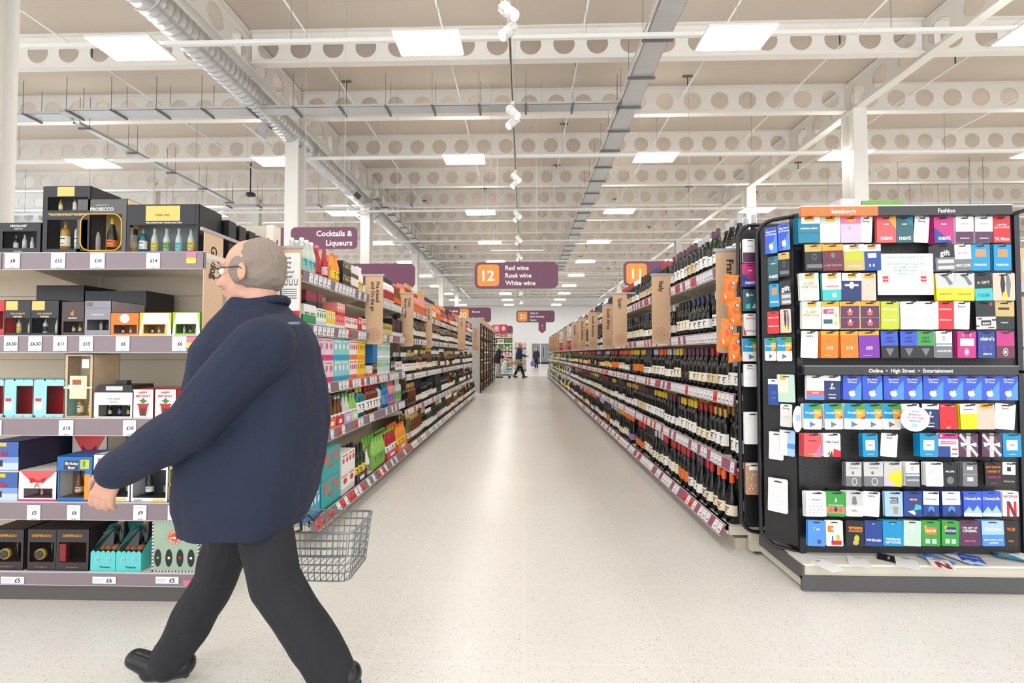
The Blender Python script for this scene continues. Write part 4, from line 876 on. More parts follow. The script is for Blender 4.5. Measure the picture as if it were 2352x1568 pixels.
S('iou', 'w', 'grey and white IOU card', ('r', 0, 1, .42, 1, 'lg'), ('t', 'IOU', .24, .1, 'g'), ('p', [(.4, .8), (.6, .8), (.65, .5), (.5, .46), (.35, .5)], 'g'))
S('bt', 'sk', 'pale blue book token card', ('r', .3, .75, .52, .76, 'pl'), ('t', 'BOOK', .68, .07, 'w'), ('t', 'TOKENS', .58, .05, 'w'), ('p', [(.45, .4), (.75, .38), (.7, .1), (.5, .1)], 'br'))
S('bt2', 'cs', 'blue book token card with open book', ('r', .3, .75, .52, .76, 'pl'), ('t', 'BOOK', .68, .07, 'w'), ('p', [(.2, .2), (.55, .05), (.6, .14), (.5, .25)], 'w'), ('p', [(.5, .25), (.9, .3), (.85, .45), (.6, .5)], 'tq'))
S('tm', 'cs', 'white and blue ticket card', ('r', 0, 1, .46, 1, 'w'), ('t', 'ticketmaster', .7, .06, 'cs'), ('p', disc(.5, .28, .14, ax=1.4), 'lb'), ('p', [(.15, 0), (.5, .3), (.85, 0)], 'nv'))
S('dis', 'b', 'deep blue card with white script lettering', ('t', 'DisneyLife', .72, .11, 'w'), ('r', 0, 1, 0, .14, 'w'), ('p', [(.0, .14), (.3, .4), (.5, .2), (.75, .45), (1, .14)], 'sk'))
S('nfN', 'w', 'white card with one big red letter', ('t', 'NETFLIX', .8, .1, 'r'), ('p', [(.25, 0), (.42, 0), (.42, .6), (.25, .6)], 'r'), ('p', [(.68, 0), (.85, 0), (.85, .6), (.68, .6)], 'r'), ('p', [(.25, .6), (.45, .6), (.85, 0), (.65, 0)], 'mar'))
S('nf', 'w', 'white card with red capitals and corner', ('t', 'NETFLIX', .78, .08, 'r'), ('t', 'NETFLIX', .2, .09, 'r'), ('p', [(0, 0), (.2, 0), (0, .4)], 'r'), ('p', [(.9, 1), (1, 1), (1, .7)], 'r'))
S('baby', 'lb', 'light blue toy shop card with gift', ('t', "Toys", .68, .09, 'w'), ('r', .55, .75, .1, .26, 'cs'), ('r', .63, .67, .1, .26, 'r'), ('p', disc(.45, .68, .04), 'r'))
S('bq', 'w', 'white card with orange square', ('r', .1, .45, .55, .8, 'o'), ('t', 'B&Q', .68, .09, 'w'), ('r', .3, .9, .05, .22, 'r'), ('p', disc(.7, .34, .12), 'yg'), ('r', .35, .42, .2, .4, 'cs'))
S('half', 'k', 'black card with orange name panel', ('r', .15, .9, .56, .76, 'o'), ('t', 'halfords', .66, .11, 'k'), ('p', disc(.6, .3, .14), 'yg'), ('p', disc(.55, .14, .1, ax=1.6), 'gold'))
S('whs', 'nv', 'navy stationer card', ('r', 0, 1, 0, 1, 'cs'), ('t', 'WHSmith', .24, .1, 'w'), ('t', '£10', .88, .05, 'w'))
S('whs2', 'cy', 'bright blue stationer card', ('t', 'WHSmith', .28, .1, 'w'), ('t', 'GIFTCARD', .15, .09, 'w'), ('t', '£15', .88, .05, 'w'))
S('gte', 'g', 'grey green card with white dots', ('r', 0, 1, 0, 1, 'mint'), ('p', disc(.5, .7, .08), 'w'), ('p', disc(.25, .14, .06), 'w'))
S('now', 'gr', 'green card with orange tag', ('r', .2, .8, .46, .74, 'o'), ('t', 'NOW', .6, .11, 'w'), ('p', disc(.22, .74, .08), 'ob'), ('r', .2, .45, .1, .28, 'mint'), ('r', .55, .8, .1, .28, 'mint'))
S('now2', 'gr', 'green card with navy tag', ('r', .2, .8, .46, .74, 'nv'), ('t', 'NOW', .6, .11, 'w'), ('p', disc(.22, .74, .08), 'ob'), ('r', .2, .45, .1, .28, 'mint'), ('r', .55, .8, .1, .28, 'mint'))
S('cin', 'pl', 'dark plum cinema gift card', ('t', 'THE GIFT OF', .72, .07, 'w'), ('t', 'CINEMA', .6, .1, 'w'), ('t', 'SPOTTED', .2, .07, 'pk'))
S('odeon', 'lb', 'pale blue cinema card with white capitals', ('r', 0, 1, .45, 1, 'sk'), ('t', 'ODEON', .66, .12, 'w'), ('t', 'FOR YOU LOVE', .24, .07, 'w'), ('t', 'CINEMA', .13, .07, 'w'))
S('vue', 'k', 'black cinema card with orange capitals', ('t', 'VUE', .66, .12, 'o'), ('t', 'VUE', .2, .08, 'o'))
S('mons2', 'w', 'white and plum card on rear wing', ('r', 0, 1, 0, .42, 'pl'), ('t', 'monsoon', .7, .05, 'g'))
S('spot', 'dt', 'dark green card with white disc', ('r', 0, 1, 0, 1, 'dt'), ('p', disc(.3, .74, .09), 'w'), ('t', 'Spotify', .74, .07, 'w'), ('p', [(.2, .1), (.5, .1), (.5, .35), (.2, .3)], 'tq'), ('p', [(.6, .15), (.9, .1), (.8, .38)], 'mint'))
S('blank', 'w', 'blank white card', ('r', .1, .9, .8, .81, 'lg'))
S('floral', 'br', 'pink and blue floral card', *[('p', disc(.12 + .22 * (k % 4) + .08 * (k // 4 % 2), .08 + .11 * (k // 4), .04), ('pk', 'sk')[(k * 7 // 3) % 2]) for k in range(24)], ('r', .2, .8, .78, .9, 'w'), ('r', 0, 1, .92, 1, 'lg'))
S('bdot', 'cs', 'blue patterned card', ('r', 0, 1, .8, 1, 'w'), ('t', ':::::', .5, .1, 'lb'), ('t', ':::::', .3, .1, 'lb'))
S('beige', 'mint', 'pale green and cream wallet', ('r', 0, .6, .35, 1, 'crm'), ('r', .15, .5, .82, .98, 'ob'))
S('spk', 'w', 'white card speckled with grey', *[('p', disc(.1 + .17 * (k % 5) + .06 * (k // 5 % 2), .1 + .13 * (k // 5), .012), 'g') for k in range(30)])
S('lblue', 'sk', 'pale blue card pack', ('r', 0, .5, 0, 1, 'w'), ('r', .5, 1, .3, .5, 'lb'))
rows = [
 (497, 557, [(1833, 1883, 'bday'), (1882, 1930, 'mintw'), (1931, 1977, 'pinkl'), (1976, 2005, 'sorry'), (2014, 2058, 'nextc'), (2058, 2097, 'nextt'), (2102, 2136, 'sorry'), (2145, 2190, 'nextp'), (2196, 2236, 'whdk'), (2240, 2281, 'whdk'), (2281, 2320, 'tkm')]),
 (561, 621, [(1848, 1892, 'goldk'), (1889, 1936, 'maroon'), (1937, 1984, 'golden'), (1980, 2023, 'bluew'), (2148, 2192, 'gift'), (2191, 2230, 'newl'), (2231, 2274, 'prim'), (2283, 2323, 'prim')]),
 (627, 690, [(1836, 1880, 'agift'), (1888, 1932, 'tealb'), (1934, 1979, 'navyb'), (1978, 2012, 'pinkw'), (2149, 2193, 'river'), (2195, 2238, 'river'), (2238, 2278, 'hm'), (2281, 2331, 'nude')]),
 (692, 756, [(1842, 1886, 'agift'), (1887, 1928, 'colour'), (1929, 1975, 'cup'), (1975, 2021, 'cup'), (2024, 2065, 'deb'), (2068, 2112, 'debw'), (2112, 2155, 'debw'), (2153, 2192, 'debr'), (2190, 2229, 'sorry'), (2241, 2286, 'asos'), (2284, 2330, 'tops')]),
 (760, 822, [(1841, 1880, 'sorry'), (1886, 1926, 't10'), (1929, 1972, 't10'), (1972, 2019, 't20'), (2023, 2062, 'gcb'), (2068, 2107, 'gcb'), (2107, 2146, 'gcg'), (2150, 2187, 'harv'), (2200, 2242, 'pinkp'), (2247, 2289, 'claire'), (2289, 2330, 'body')]),
 (862, 918, [(1853, 1893, 'amus'), (1893, 1931, 'ps'), (1937, 1979, 'apple'), (1981, 2026, 'apple'), (2030, 2075, 'apple'), (2073, 2118, 'apple'), (2121, 2167, 'apple'), (2166, 2211, 'apple'), (2209, 2254, 'apple'), (2252, 2296, 'apple'), (2296, 2338, 'apple')]),
 (927, 986, [(1846, 1887, 'gplay'), (1893, 1934, 'gplay'), (1940, 1987, 'gplay'), (1985, 2027, 'gplay'), (2027, 2069, 'gplay'), (2070, 2112, 'amus'), (2118, 2157, 'ps'), (2158, 2197, 'redc'), (2205, 2243, 'yelc'), (2243, 2284, 'pinkw'), (2287, 2334, 'sorry')]),
 (995, 1049, [(1847, 1886, 'amz'), (1891, 1930, 'gcr'), (1981, 2016, 'uber'), (2025, 2063, 'sorry'), (2113, 2154, 'uber'), (2156, 2201, 'one4'), (2203, 2247, 'ribbon'), (2256, 2301, 'ribbon'), (2303, 2345, 'uber')]),
 (1061, 1117, [(1943, 1979, 'pizza'), (1984, 2028, 'pizza'), (2031, 2071, 'si'), (2080, 2112, 'harv'), (2126, 2166, 'oval'), (2166, 2198, 'blk'), (2211, 2245, 'dkg'), (2262, 2302, 'blkt'), (2303, 2333, 'whk')]),
 (1128, 1186, [(1851, 1897, 'dots'), (1898, 1942, 'elc'), (1943, 1982, 'iou'), (1983, 2022, 'sorry'), (2032, 2073, 'bt'), (2076, 2121, 'bt2'), (2121, 2157, 'tm'), (2164, 2205, 'tm'), (2213, 2255, 'dis'), (2256, 2299, 'dis'), (2303, 2340, 'nfN')]),
 (1195, 1254, [(1856, 1896, 'baby'), (1897, 1936, 'bq'), (1943, 1985, 'half'), (1986, 2027, 'whs'), (2028, 2074, 'whs2'), (2076, 2116, 'gte'), (2117, 2159, 'now'), (2164, 2204, 'now2'), (2204, 2251, 'cin'), (2255, 2305, 'odeon'), (2305, 2340, 'vue')])]
CM = {}
def card(style, W, Hh, loc, rz, label, group, tilt=0):
    base, desc, o = ops[style]; key = (style, round(W, 2), round(Hh, 2))
    if key not in CM:
        b = MB(); pts = rrect(0, -Hh / 2, W, Hh, .006, 3); b.prism(pts, 0, .0012, K[base])
        f = MB(); lay = 0
        def P(x, z, l): return ((x - .5) * W, -.0002 - l * .00012, -Hh + z * Hh)
        for q in o:
            lay += 1
            if q[0] == 'r': f.add([P(q[1], q[3], lay), P(q[2], q[3], lay), P(q[2], q[4], lay), P(q[1], q[4], lay)], [(0, 1, 2, 3)], K[q[5]])
            elif q[0] == 'p': f.add([P(x, z, lay) for x, z in q[1]], [tuple(range(len(q[1])))], K[q[2]])
            elif q[0] == 't': f.text(q[1], (0, -.0002 - lay * .00012, -Hh + q[2] * Hh), K[q[4]], q[3] * Hh, maxw=W * .88, off=.0001)
        lay += 1
        f.add([P(.5 + a * .2, .925 + c, lay) for a, c in ((-1, -.018), (1, -.018), (1, .01), (.4, .025), (-.4, .025), (-1, .01))], [tuple(range(6))], K['k'])
        ob = b.build('gift_card'); f.build('printed_front', ob); CM[key] = ob
        tag(ob, label, 'gift card', group); ob.location = loc; ob.rotation_euler = (0, tilt, rz); return ob
    r = dup(CM[key], loc, rz, label, group); r.rotation_euler = (0, tilt, rz); return r
def spare(style, W, Hh, loc, rz, label, group, tilt):
    base = ops[style][0]; key = (base, round(W, 2), round(Hh, 2), 's')
    if key not in CM:
        b = MB(); b.prism(rrect(0, -Hh / 2, W, Hh, .006, 3), 0, .0012, K[base]); tmp = b.build('gift_card'); CM[key] = tmp.data; bpy.data.objects.remove(tmp)
    o = bpy.data.objects.new('gift_card', CM[key]); COL.objects.link(o); o.location = loc; o.rotation_euler = (0, tilt, rz); tag(o, label, 'gift card', group)
def hook(x, y0, y1, z):
    m = MB(); m.tube([(x, y0, z), (x, y1 - .008, z), (x, y1 - .02, z + .008)], .0022, TUBE, 6); m.box(x - .008, x + .008, y0 - .004, y0, z - .012, z + .006, TUBE)
    m.add([(x - .013, y1 - .019, z + .002), (x + .012, y1 - .021, z + .002), (x + .016, y1 - .021, z + .011), (x - .006, y1 - .019, z + .012)], [(0, 1, 2, 3)], TUBE); put(m, 'peg_hook', st)
rowname = ['top', 'second', 'third', 'fourth', 'fifth', 'sixth', 'seventh', 'eighth', 'ninth', 'tenth', 'bottom']
rnd = random.Random(9); nh = 0
for ri, (py0, py1, lst) in enumerate(rows):
    for ci, (a, b, sty) in enumerate(lst):
        n = rnd.choice([1, 2, 2, 3]) if sty != 'sorry' else 0
        Y = YC - .0 - .004 * n; A = at(a, py0, Y); B = at(b, py1, Y); W = B[0] - A[0]; Hh = A[2] - B[2]; cx = (A[0] + B[0]) / 2
        lean = rnd.uniform(-.02, .03) if sty != 'sorry' else rnd.uniform(-.09, -.02)
        lab = '%s, %s row, %s from left' % (ops[sty][1], rowname[ri], cn[ci] if ci < 10 else 'last')
        card(sty, W, Hh, (cx, Y, A[2]), math.radians(-3), lab, None, -lean)
        for k in range(n):
            spare(sty, W, Hh, (cx - .003 * (k + 1), Y + .009 * (k + 1), A[2] - .001 * k), math.radians(-3), '%s spare card behind the front one, %s row, %s from left' % (cn[k], rowname[ri], cn[ci] if ci < 10 else 'last'), 'spare cards behind row %s card %s' % (rowname[ri], cn[ci] if ci < 10 else 'last'), -lean)
        if nh < 96: hook(cx, YP, Y - .004, A[2] - Hh * .07); nh += 1
def on_line(px, py, P, Q):
    # point above the wing's ground line seen at that pixel
    d = fw + rt * ((px - 1176) / F_PX) + upv * (-(py - 784) / F_PX); ex, ey = Q[0] - P[0], Q[1] - P[1]
    t = (P[0] * ey - P[1] * ex) / (d.x * ey - d.y * ex); return (d.x * t, d.y * t, EYE + d.z * t)
wcards = [('apple', 1756, 1784, 522, 582), ('apple', 1785, 1813, 514, 575), ('nextt', 1763, 1786, 590, 645), ('goldk', 1786, 1813, 580, 635), ('prim', 1766, 1789, 652, 705), ('gift', 1791, 1815, 645, 700), ('debr', 1762, 1789, 715, 766), ('nude', 1791, 1816, 710, 764),
          ('gplay', 1756, 1781, 776, 828), ('gplay', 1783, 1818, 774, 829), ('bdot', 1763, 1788, 870, 930), ('beige', 1784, 1824, 860, 923), ('sorry', 1792, 1820, 928, 980), ('spk', 1766, 1800, 992, 1055), ('lblue', 1790, 1826, 988, 1046), ('spk', 1764, 1810, 1100, 1176)]
off = Vector((-.02, -.045, 0)); P = (W1a[0] + off.x, W1a[1] + off.y); Q = (W1b[0] + off.x, W1b[1] + off.y); ang = math.atan2(Q[1] - P[1], Q[0] - P[0]) + math.pi
for k, (sty, a, b, c, d) in enumerate(wcards):
    A = on_line(a, c, P, Q); B = on_line(b, d, P, Q); mid = on_line((a + b) / 2, c, P, Q); W = math.hypot(B[0] - A[0], B[1] - A[1]); D = on_line((a + b) / 2, d, P, Q); nn = .0012 * (k % 3)
    lab = '%s, angled side wing, %s %s' % (ops[sty][1], ['top', 'top', 'second', 'second', 'third', 'third', 'fourth', 'fourth', 'fifth', 'fifth', 'sixth', 'sixth', 'seventh', 'eighth', 'eighth', 'bottom'][k], ['left', 'right'][k % 2])
    card(sty, W, mid[2] - D[2], (mid[0] - nn, mid[1] - nn * 3, mid[2]), ang, lab, None, -.02 if k < 12 else .03)
    for q in range(2): spare(sty, W, mid[2] - D[2], (mid[0] + .004 * (q + 1), mid[1] + .009 * (q + 1), mid[2]), ang, '%s spare card behind another, angled side wing, %s %s' % (cn[q], ['top', 'top', 'second', 'second', 'third', 'third', 'fourth', 'fourth', 'fifth', 'fifth', 'sixth', 'sixth', 'seventh', 'eighth', 'eighth', 'bottom'][k], ['left', 'right'][k % 2]), 'spare cards behind side wing card %s' % (['first', 'second', 'third', 'fourth', 'fifth', 'sixth', 'seventh', 'eighth', 'ninth', 'tenth'] + nums)[k], 0)
for k, (sty, a, b, c, d) in enumerate([('mons2', 1706, 1741, 549, 602), ('nextp', 1704, 1742, 606, 658), ('spot', 1706, 1741, 664, 714), ('nf', 1708, 1740, 720, 770), ('gplay', 1706, 1747, 777, 829), ('sorry', 1708, 1738, 836, 888), ('blank', 1709, 1750, 946, 1020), ('floral', 1712, 1752, 1063, 1136)]):
    Y = 2.665; A = at(a, c, Y); B = at(b, d, Y)
    card(sty, B[0] - A[0], A[2] - B[2], ((A[0] + B[0]) / 2, Y, A[2]), 0, '%s on the rear wing, %s down' % (ops[sty][1], cn[k]), None, 0)
    for q in range(2): spare(sty, B[0] - A[0], A[2] - B[2], ((A[0] + B[0]) / 2 + .003, Y + .008 * (q + 1), A[2]), 0, '%s spare card behind another on the rear wing, %s down' % (cn[q], cn[k]), 'spare cards behind rear wing card %s' % cn[k], 0)
# poster, wobblers, leaflets, crisps
A = at(2013, 583, 2.435); B = at(2143, 677, 2.435)
m = MB(); w_, h_ = B[0] - A[0], A[2] - B[2]; m.box(-w_ / 2, w_ / 2, 0, .003, -h_, 0, CARD_W)
for k, (s_, z) in enumerate((('LOOKING FOR THE PERFECT GIFT?', .09), ('GIVE AN ARGOS GIFT CARD AND', .25), ('LET THEM CHOOSE', .33), ('FROM OVER 50,000', .41), ('PRODUCTS', .49))):
    m.text(s_, (0, 0, -h_ * z), M((150, 196, 176), .5), h_ * .045, maxw=w_ * .84)
for xx in (-.36, .32):
    m.box(w_ * xx - .022, w_ * xx + .022, -.0008, 0, -h_ * .76, -h_ * .4, K['lg']); m.box(w_ * xx - .014, w_ * xx + .014, -.0014, 0, -h_ * .68, -h_ * .55, K['r']); m.text('Argos', (w_ * xx, -.0014, -h_ * .615), WHITE, .008)
m.box(-w_ * .3, w_ * .3, -.0008, 0, -h_ * .86, -h_ * .85, K['lg'])
o = m.build('argos_poster'.replace('argos', 'offer')); o.location = ((A[0] + B[0]) / 2, 2.43, A[2]); tag(o, 'white landscape notice about a perfect gift hung on the pegboard', 'poster')
c = at(2102, 962, 2.36); m = MB(); m.prism([(.072 * math.cos(t * .2618), .063 * math.sin(t * .2618)) for t in range(24)], 0, .002, CARD_W)
for s_, z in (('A LOT', .038), ('MORE PLAY', .022), ('ALL ON YOUR', .006), ('ANDROID', -.010)): m.text(s_, (0, 0, z), K['cy'] if z > .03 or z < 0 else K['cor'], .009)
m.box(-.014, .014, -.001, 0, -.042, -.022, K['sk']); m.box(-.001, .001, .002, .1, -.001, .001, CLEAR)
o = m.build('shelf_wobbler'); o.location = c; o.rotation_euler = (0, .08, 0); tag(o, 'round white wobbler in front of the rainbow cards', 'sign')
c = at(1833, 962, 2.40); m = MB(); m.prism([(.072 * math.cos(t * .2618), .068 * math.sin(t * .2618)) for t in range(24)], 0, .002, CARD_W); m.box(-.03, .03, -.001, 0, -.01, .02, K['sk']); m.box(-.001, .001, .002, .09, -.001, .001, CLEAR)
o = m.build('shelf_wobbler'); o.location = c; o.rotation_euler = (0, 0, math.radians(42)); tag(o, 'round white wobbler turned edge-on at the pegboard corner', 'sign')
lf = [(1880, 1290, 20, 'blank', 'white leaflet lying at the left end of the plinth'), (1975, 1283, -30, 'blank', 'second white leaflet on the plinth'), (2022, 1280, 50, 'blk', 'black and white leaflet lying on the plinth'), (2088, 1288, -35, 'spk', 'grey patterned leaflet fallen on the plinth'), (2128, 1279, 20, 'baby', 'blue card fallen on the plinth, leftmost blue one'),
      (2160, 1290, -28, 'nfN', 'white and red leaflet lying towards the plinth edge'), (2190, 1278, 15, 'lblue', 'pale blue leaflet lying on the plinth'), (2232, 1283, -30, 'dis', 'deep blue card fallen on the plinth'), (2292, 1279, 62, 'prim', 'bright blue leaflet near the right end of plinth'), (2340, 1280, 10, 'blank', 'white leaflet at the right end of plinth')]
for k, (px, py, an, sty, lab) in enumerate(lf):
    d = fw + rt * ((px - 1176) / F_PX) + upv * (-(py - 784) / F_PX); t = (.141 - EYE) / d.z
    o = card(sty, .09, .12, (d.x * t, d.y * t + .02, .1405 + k * .0016), math.radians(an), lab, None); o.rotation_euler = (math.radians(-90), 0, math.radians(an)); o['category'] = 'leaflet'
CRO = M((222, 120, 40), .28, noise=.12, nscale=14, bump=.5); CRW = M((240, 234, 226), .3, noise=.1, nscale=30, bump=.4)
clip = thing('clip_strip', 'clear hanging strip holding orange crisp bags beside the stand', 'clip strip', (at(1688, 650, 2.60)[0], 2.61, at(1688, 630, 2.6)[2]))
MB().box(-.012, .012, 0, .002, -.52, .0, CLEAR).build('strip', clip)
MB().box(0, .12, .0, .004, -.01, .0, TUBE).build('arm', clip)
for k in range(4): MB().box(-.01, .01, -.012, .004, -.03 - .13 * k, -.018 - .13 * k, WHITE).build('clip', clip)
for k, (px, py, tw) in enumerate(((1679, 636, .12), (1684, 688, -.1), (1673, 738, .15), (1683, 770, -.12))):
    m = MB(); W_, H_ = .078, .150; N, Q_ = 8, 6; vs = []; fs = []
    for sgn in (-1, 1):
        o0 = len(vs)
        for j in range(N + 1):
            for i in range(Q_ + 1):
                u = i / Q_; v = j / N; th = .026 * (math.sin(math.pi * u) ** .6) * (math.sin(math.pi * v) ** .5) if 0 < v < 1 and 0 < u < 1 else 0
                vs.append(((u - .5) * W_ * (1 - .08 * math.sin(math.pi * v)) + .003 * math.sin(v * 21 + k), sgn * th + .003 * math.sin(u * 9 + v * 13 + k), -v * H_))
        for j in range(N):
            for i in range(Q_):
                a = o0 + j * (Q_ + 1) + i; f = (a, a + 1, a + Q_ + 2, a + Q_ + 1); fs.append(f if sgn > 0 else f[::-1])
    m.add(vs, fs, CRO, True); m.box(-W_ / 2, W_ / 2, -.001, .001, 0, .012, CRO)
    o = m.build('crisp_bag'); f = MB(); f.add([(-.030, -.027, -.10), (-.016, -.0285, -.118), (-.022, -.0265, -.13)], [(0, 1, 2)], CRW)
    f.text('D', (.010, -.029, -.035), INK, .022, off=0); f.text('D', (.010, -.0295, -.035), WHITE, .017, off=0); f.add([(-.02, -.0285, -.04), (.01, -.029, -.07), (-.01, -.0287, -.085)], [(0, 1, 2)], M((206, 78, 34), .3)); f.build('printed_front', o)
    o.location = at(px, py, 2.575); o.rotation_euler = (.05, tw, math.radians(-8 + 5 * k)); tag(o, 'orange crisp bag hanging beside the card stand, %s from the top' % cn[k], 'crisp bag')
# glimpse of the next display to the right and boxes above the header
A = at(2336, 560, 3.4)
t = thing('shelving_bay', 'cream shelving bay with kraft boxes glimpsed at the right edge', 'shelving', (A[0] + .55, 3.7, 0))
m = MB(); m.box(A[0] + .0, A[0] + 1.1, 3.95, 3.98, 0, 1.9, OFFW); put(m, 'back_panel', t)
for k, z in enumerate((.14, .55, .95, 1.32, 1.72)):
    m = MB(); m.box(A[0] + .02, A[0] + 1.1, 3.42, 3.95, z - .03, z, OFFW); sh = put(m, 'shelf', t); m = MB(); m.box(A[0] + .02, A[0] + 1.1, 3.405, 3.42, z - .07, z, M((186, 186, 214), .4)); put(m, 'price_strip', t)
    for q in range(3):
        m = MB(); hh = (.3, .32, .28, .3, .26)[k]; m.box(-.1, .1, 0, .2, 0, hh, [KRAFT, GRN, KRAFT, M((206, 180, 150), .7), KRAFT][k]); m.box(-.06, .06, -.001, 0, hh * .3, hh * .7, [WHT, BLU, WHT, REDc, WHT][k])
        o = m.build('display_box'); o.location = (A[0] + .14 + .24 * q, 3.44, z); tag(o, 'box on the shelf glimpsed at right edge, %s shelf, %s from left' % (SHN[k], cn[q]), 'box')
# ================================================================ left end display of gifts
YE = 2.175; xr = -1.56; xl = -3.7
ec = thing('gift_display', 'cream end-of-aisle shelf unit of drink gifts on the left', 'shelving', (-2.4, 2.45, 0))
m = MB(); m.box(xl, xr + .01, 2.72, 2.76, .05, 1.98, M((214, 202, 184), .6)); 
for z in (.3, .52, .74, 1.0, 1.16, 1.4, 1.55): m.box(xl, xr + .01, 2.7195, 2.72, z, z + .004, M((150, 138, 122), .6))
put(m, 'back_panel', ec)
m = MB(); m.box(xr - .0, xr + .045, 2.70, 2.78, 0, 1.98, M((232, 224, 210), .5))
for k in range(28): m.box(xr + .008, xr + .018, 2.699, 2.70, .2 + k * .062, .225 + k * .062, INK).box(xr + .045, xr + .046, 2.735, 2.748, .2 + k * .062, .225 + k * .062, INK)
put(m, 'upright', ec)
m = MB(); m.box(-2.60, -2.57, 2.69, 2.72, 0, 1.98, CREAM); put(m, 'upright', ec)
m = MB(); m.box(xl, xr - .03, YE + .02, YE + .05, .0, .075, M((92, 86, 84), .5)); put(m, 'kick_plate', ec)
m = MB(); m.box(xr - .03, xr - .005, YE + .03, 2.75, 0, .075, M((214, 206, 192), .5)); put(m, 'side_plinth', ec)
ZS = [.142, .477, .884, 1.288, 1.698]; MV = M((140, 124, 130), .35, noise=.03, nscale=5)
shelves = []
for i, z in enumerate(ZS):
    h = .06 if i == 0 else .082
    for a, b in ((xl, -2.585), (-2.58, xr)):
        m = MB(); m.box(a, b, YE + .012, 2.72, z - .028, z - .001, M((232, 224, 208), .45)); m.box(a, b, YE + .012, YE + .05, z - .05, z - .028, CREAM)
        if i: m.prism([(YE + .03, z - .03), (2.72, z - .03), (2.72, z - .12), (YE + .1, z - .05)], b - .005, b - .001, CREAM, axis='x')
        sh = put(m, 'shelf', ec); m = MB(); m.box(a, b, YE, YE + .010, z - h, z, MV).box(a, b, YE - .002, YE + .012, z - .001, z + .002, RIMW).box(a, b, YE - .002, YE + .012, z - h - .002, z - h, RIMW)
        m.v = [(p[0] + 2.4, p[1] - 2.45, p[2]) for p in m.v]; m.build('price_strip', sh)
    shelves.append(sh)
tk = [(4, [(12, 45, '£8'), (118, 149, '£12'), (208, 240, '£10'), (337, 367, '£14')], 581, 616), (3, [(10, 40, '£6.50'), (66, 95, '£6.50'), (123, 153, '£11'), (183, 213, '£15'), (267, 297, '£6'), (396, 428, '£6')], 772, 806),
      (2, [(-28, 3, '£10'), (136, 168, '£10'), (283, 312, '£10')], 965, 1000), (1, [(63, 92, '£5'), (155, 184, '£6'), (307, 336, '£9'), (386, 434, '£13')], 1160, 1194), (0, [(3, 55, '£5'), (213, 266, '£6'), (358, 410, '£5')], 1324, 1340)]
for i, lst, py0, py1 in tk:
    for a, b, pr in lst:
        A = at(a, py0, YE - .003); B = at(b, py1, YE - .003); w_, h_ = B[0] - A[0], A[2] - B[2]
        m = MB(); m.box(A[0], B[0], YE - .004, YE - .0015, B[2], A[2], TICK); cx, cz = (A[0] + B[0]) / 2, (A[2] + B[2]) / 2
        if w_ > .08: m.text(pr, (cx + w_ * .22, YE - .004, cz), INK, .02); m.box(A[0] + .006, cx, YE - .005, YE - .004, cz + .003, cz + .006, tick_lines).box(A[0] + .006, cx - .01, YE - .005, YE - .004, cz - .006, cz - .003, tick_lines)
        else: m.text(pr, (cx + .004, YE - .004, cz), INK, .017, maxw=w_ * .8); m.box(A[0] + .006, B[0] - .01, YE - .005, YE - .004, A[2] - .010, A[2] - .008, tick_lines).box(A[0] + .006, B[0] - .02, YE - .005, YE - .004, A[2] - .015, A[2] - .013, tick_lines).box(cx - .01, cx + .015, YE - .005, YE - .004, B[2] + .004, B[2] + .006, INK)
        m.v = [(p[0] + 2.4, p[1] - 2.45, p[2]) for p in m.v]; m.build('price_ticket', shelves[i])
for i, a, b, c, d, e in ((4, 428, 450, 578, 592, 605), (3, 428, 450, 773, 786, 799), (1, 421, 441, 1165, 1180, 1196), (0, 421, 445, 1332, 1345, 1345)):
    m = MB(); A = at(a, c, YE - .003); B = at(b, e, YE - .003); Z = at(a, d, YE)[2]; m.box(A[0], B[0], YE - .003, YE - .001, Z, A[2], PINK_T)
    if e > d: m.prism([(x, z) for x, z in rrect((A[0] + B[0]) / 2, (Z + B[2]) / 2, B[0] - A[0], Z - B[2], .008, 3)], YE - .003, YE - .001, YEL_T)
    m.v = [(p[0] + 2.4, p[1] - 2.45, p[2]) for p in m.v]; m.build('offer_tag', shelves[i])
# arm and hanging banner
t = thing('aisle_banner', 'kraft card banner reading Gifting at the end display corner', 'banner', (-1.565, YE, 1.80))
m = MB(); h_ = .63; m.prism([(.0, 0), (.14, 0), (.14, -h_ + .02), (.12, -h_), (.02, -h_), (0, -h_ + .02)], -.002, .002, M((222, 190, 160), .8, noise=.06, nscale=60), axis='x')
m.text('Gifting', (-.0022, .07, -.06), TXB, .045, (0, 0, -1), (0, -1, 0), 'l', off=0); m.text('Gifting', (.0022, .07, -.06), TXB, .045, (0, 0, -1), (0, 1, 0), 'l', off=0.0005)
for r_ in (.058,):
    for k in range(24):
        a, b = 2 * math.pi * k / 24, 2 * math.pi * (k + 1) / 24
        for xx in (-.003, .003): m.add([(xx, .07 + rr * math.cos(q), -h_ + .09 + rr * math.sin(q)) for rr, q in ((r_, a), (r_ - .003, a), (r_ - .003, b), (r_, b))], [(0, 1, 2, 3)], RING)
m.build('panel', t); m = MB(); m.box(-.006, .006, -.02, .42, 0, .016, M((180, 172, 176), .4)); m.build('rail', t)
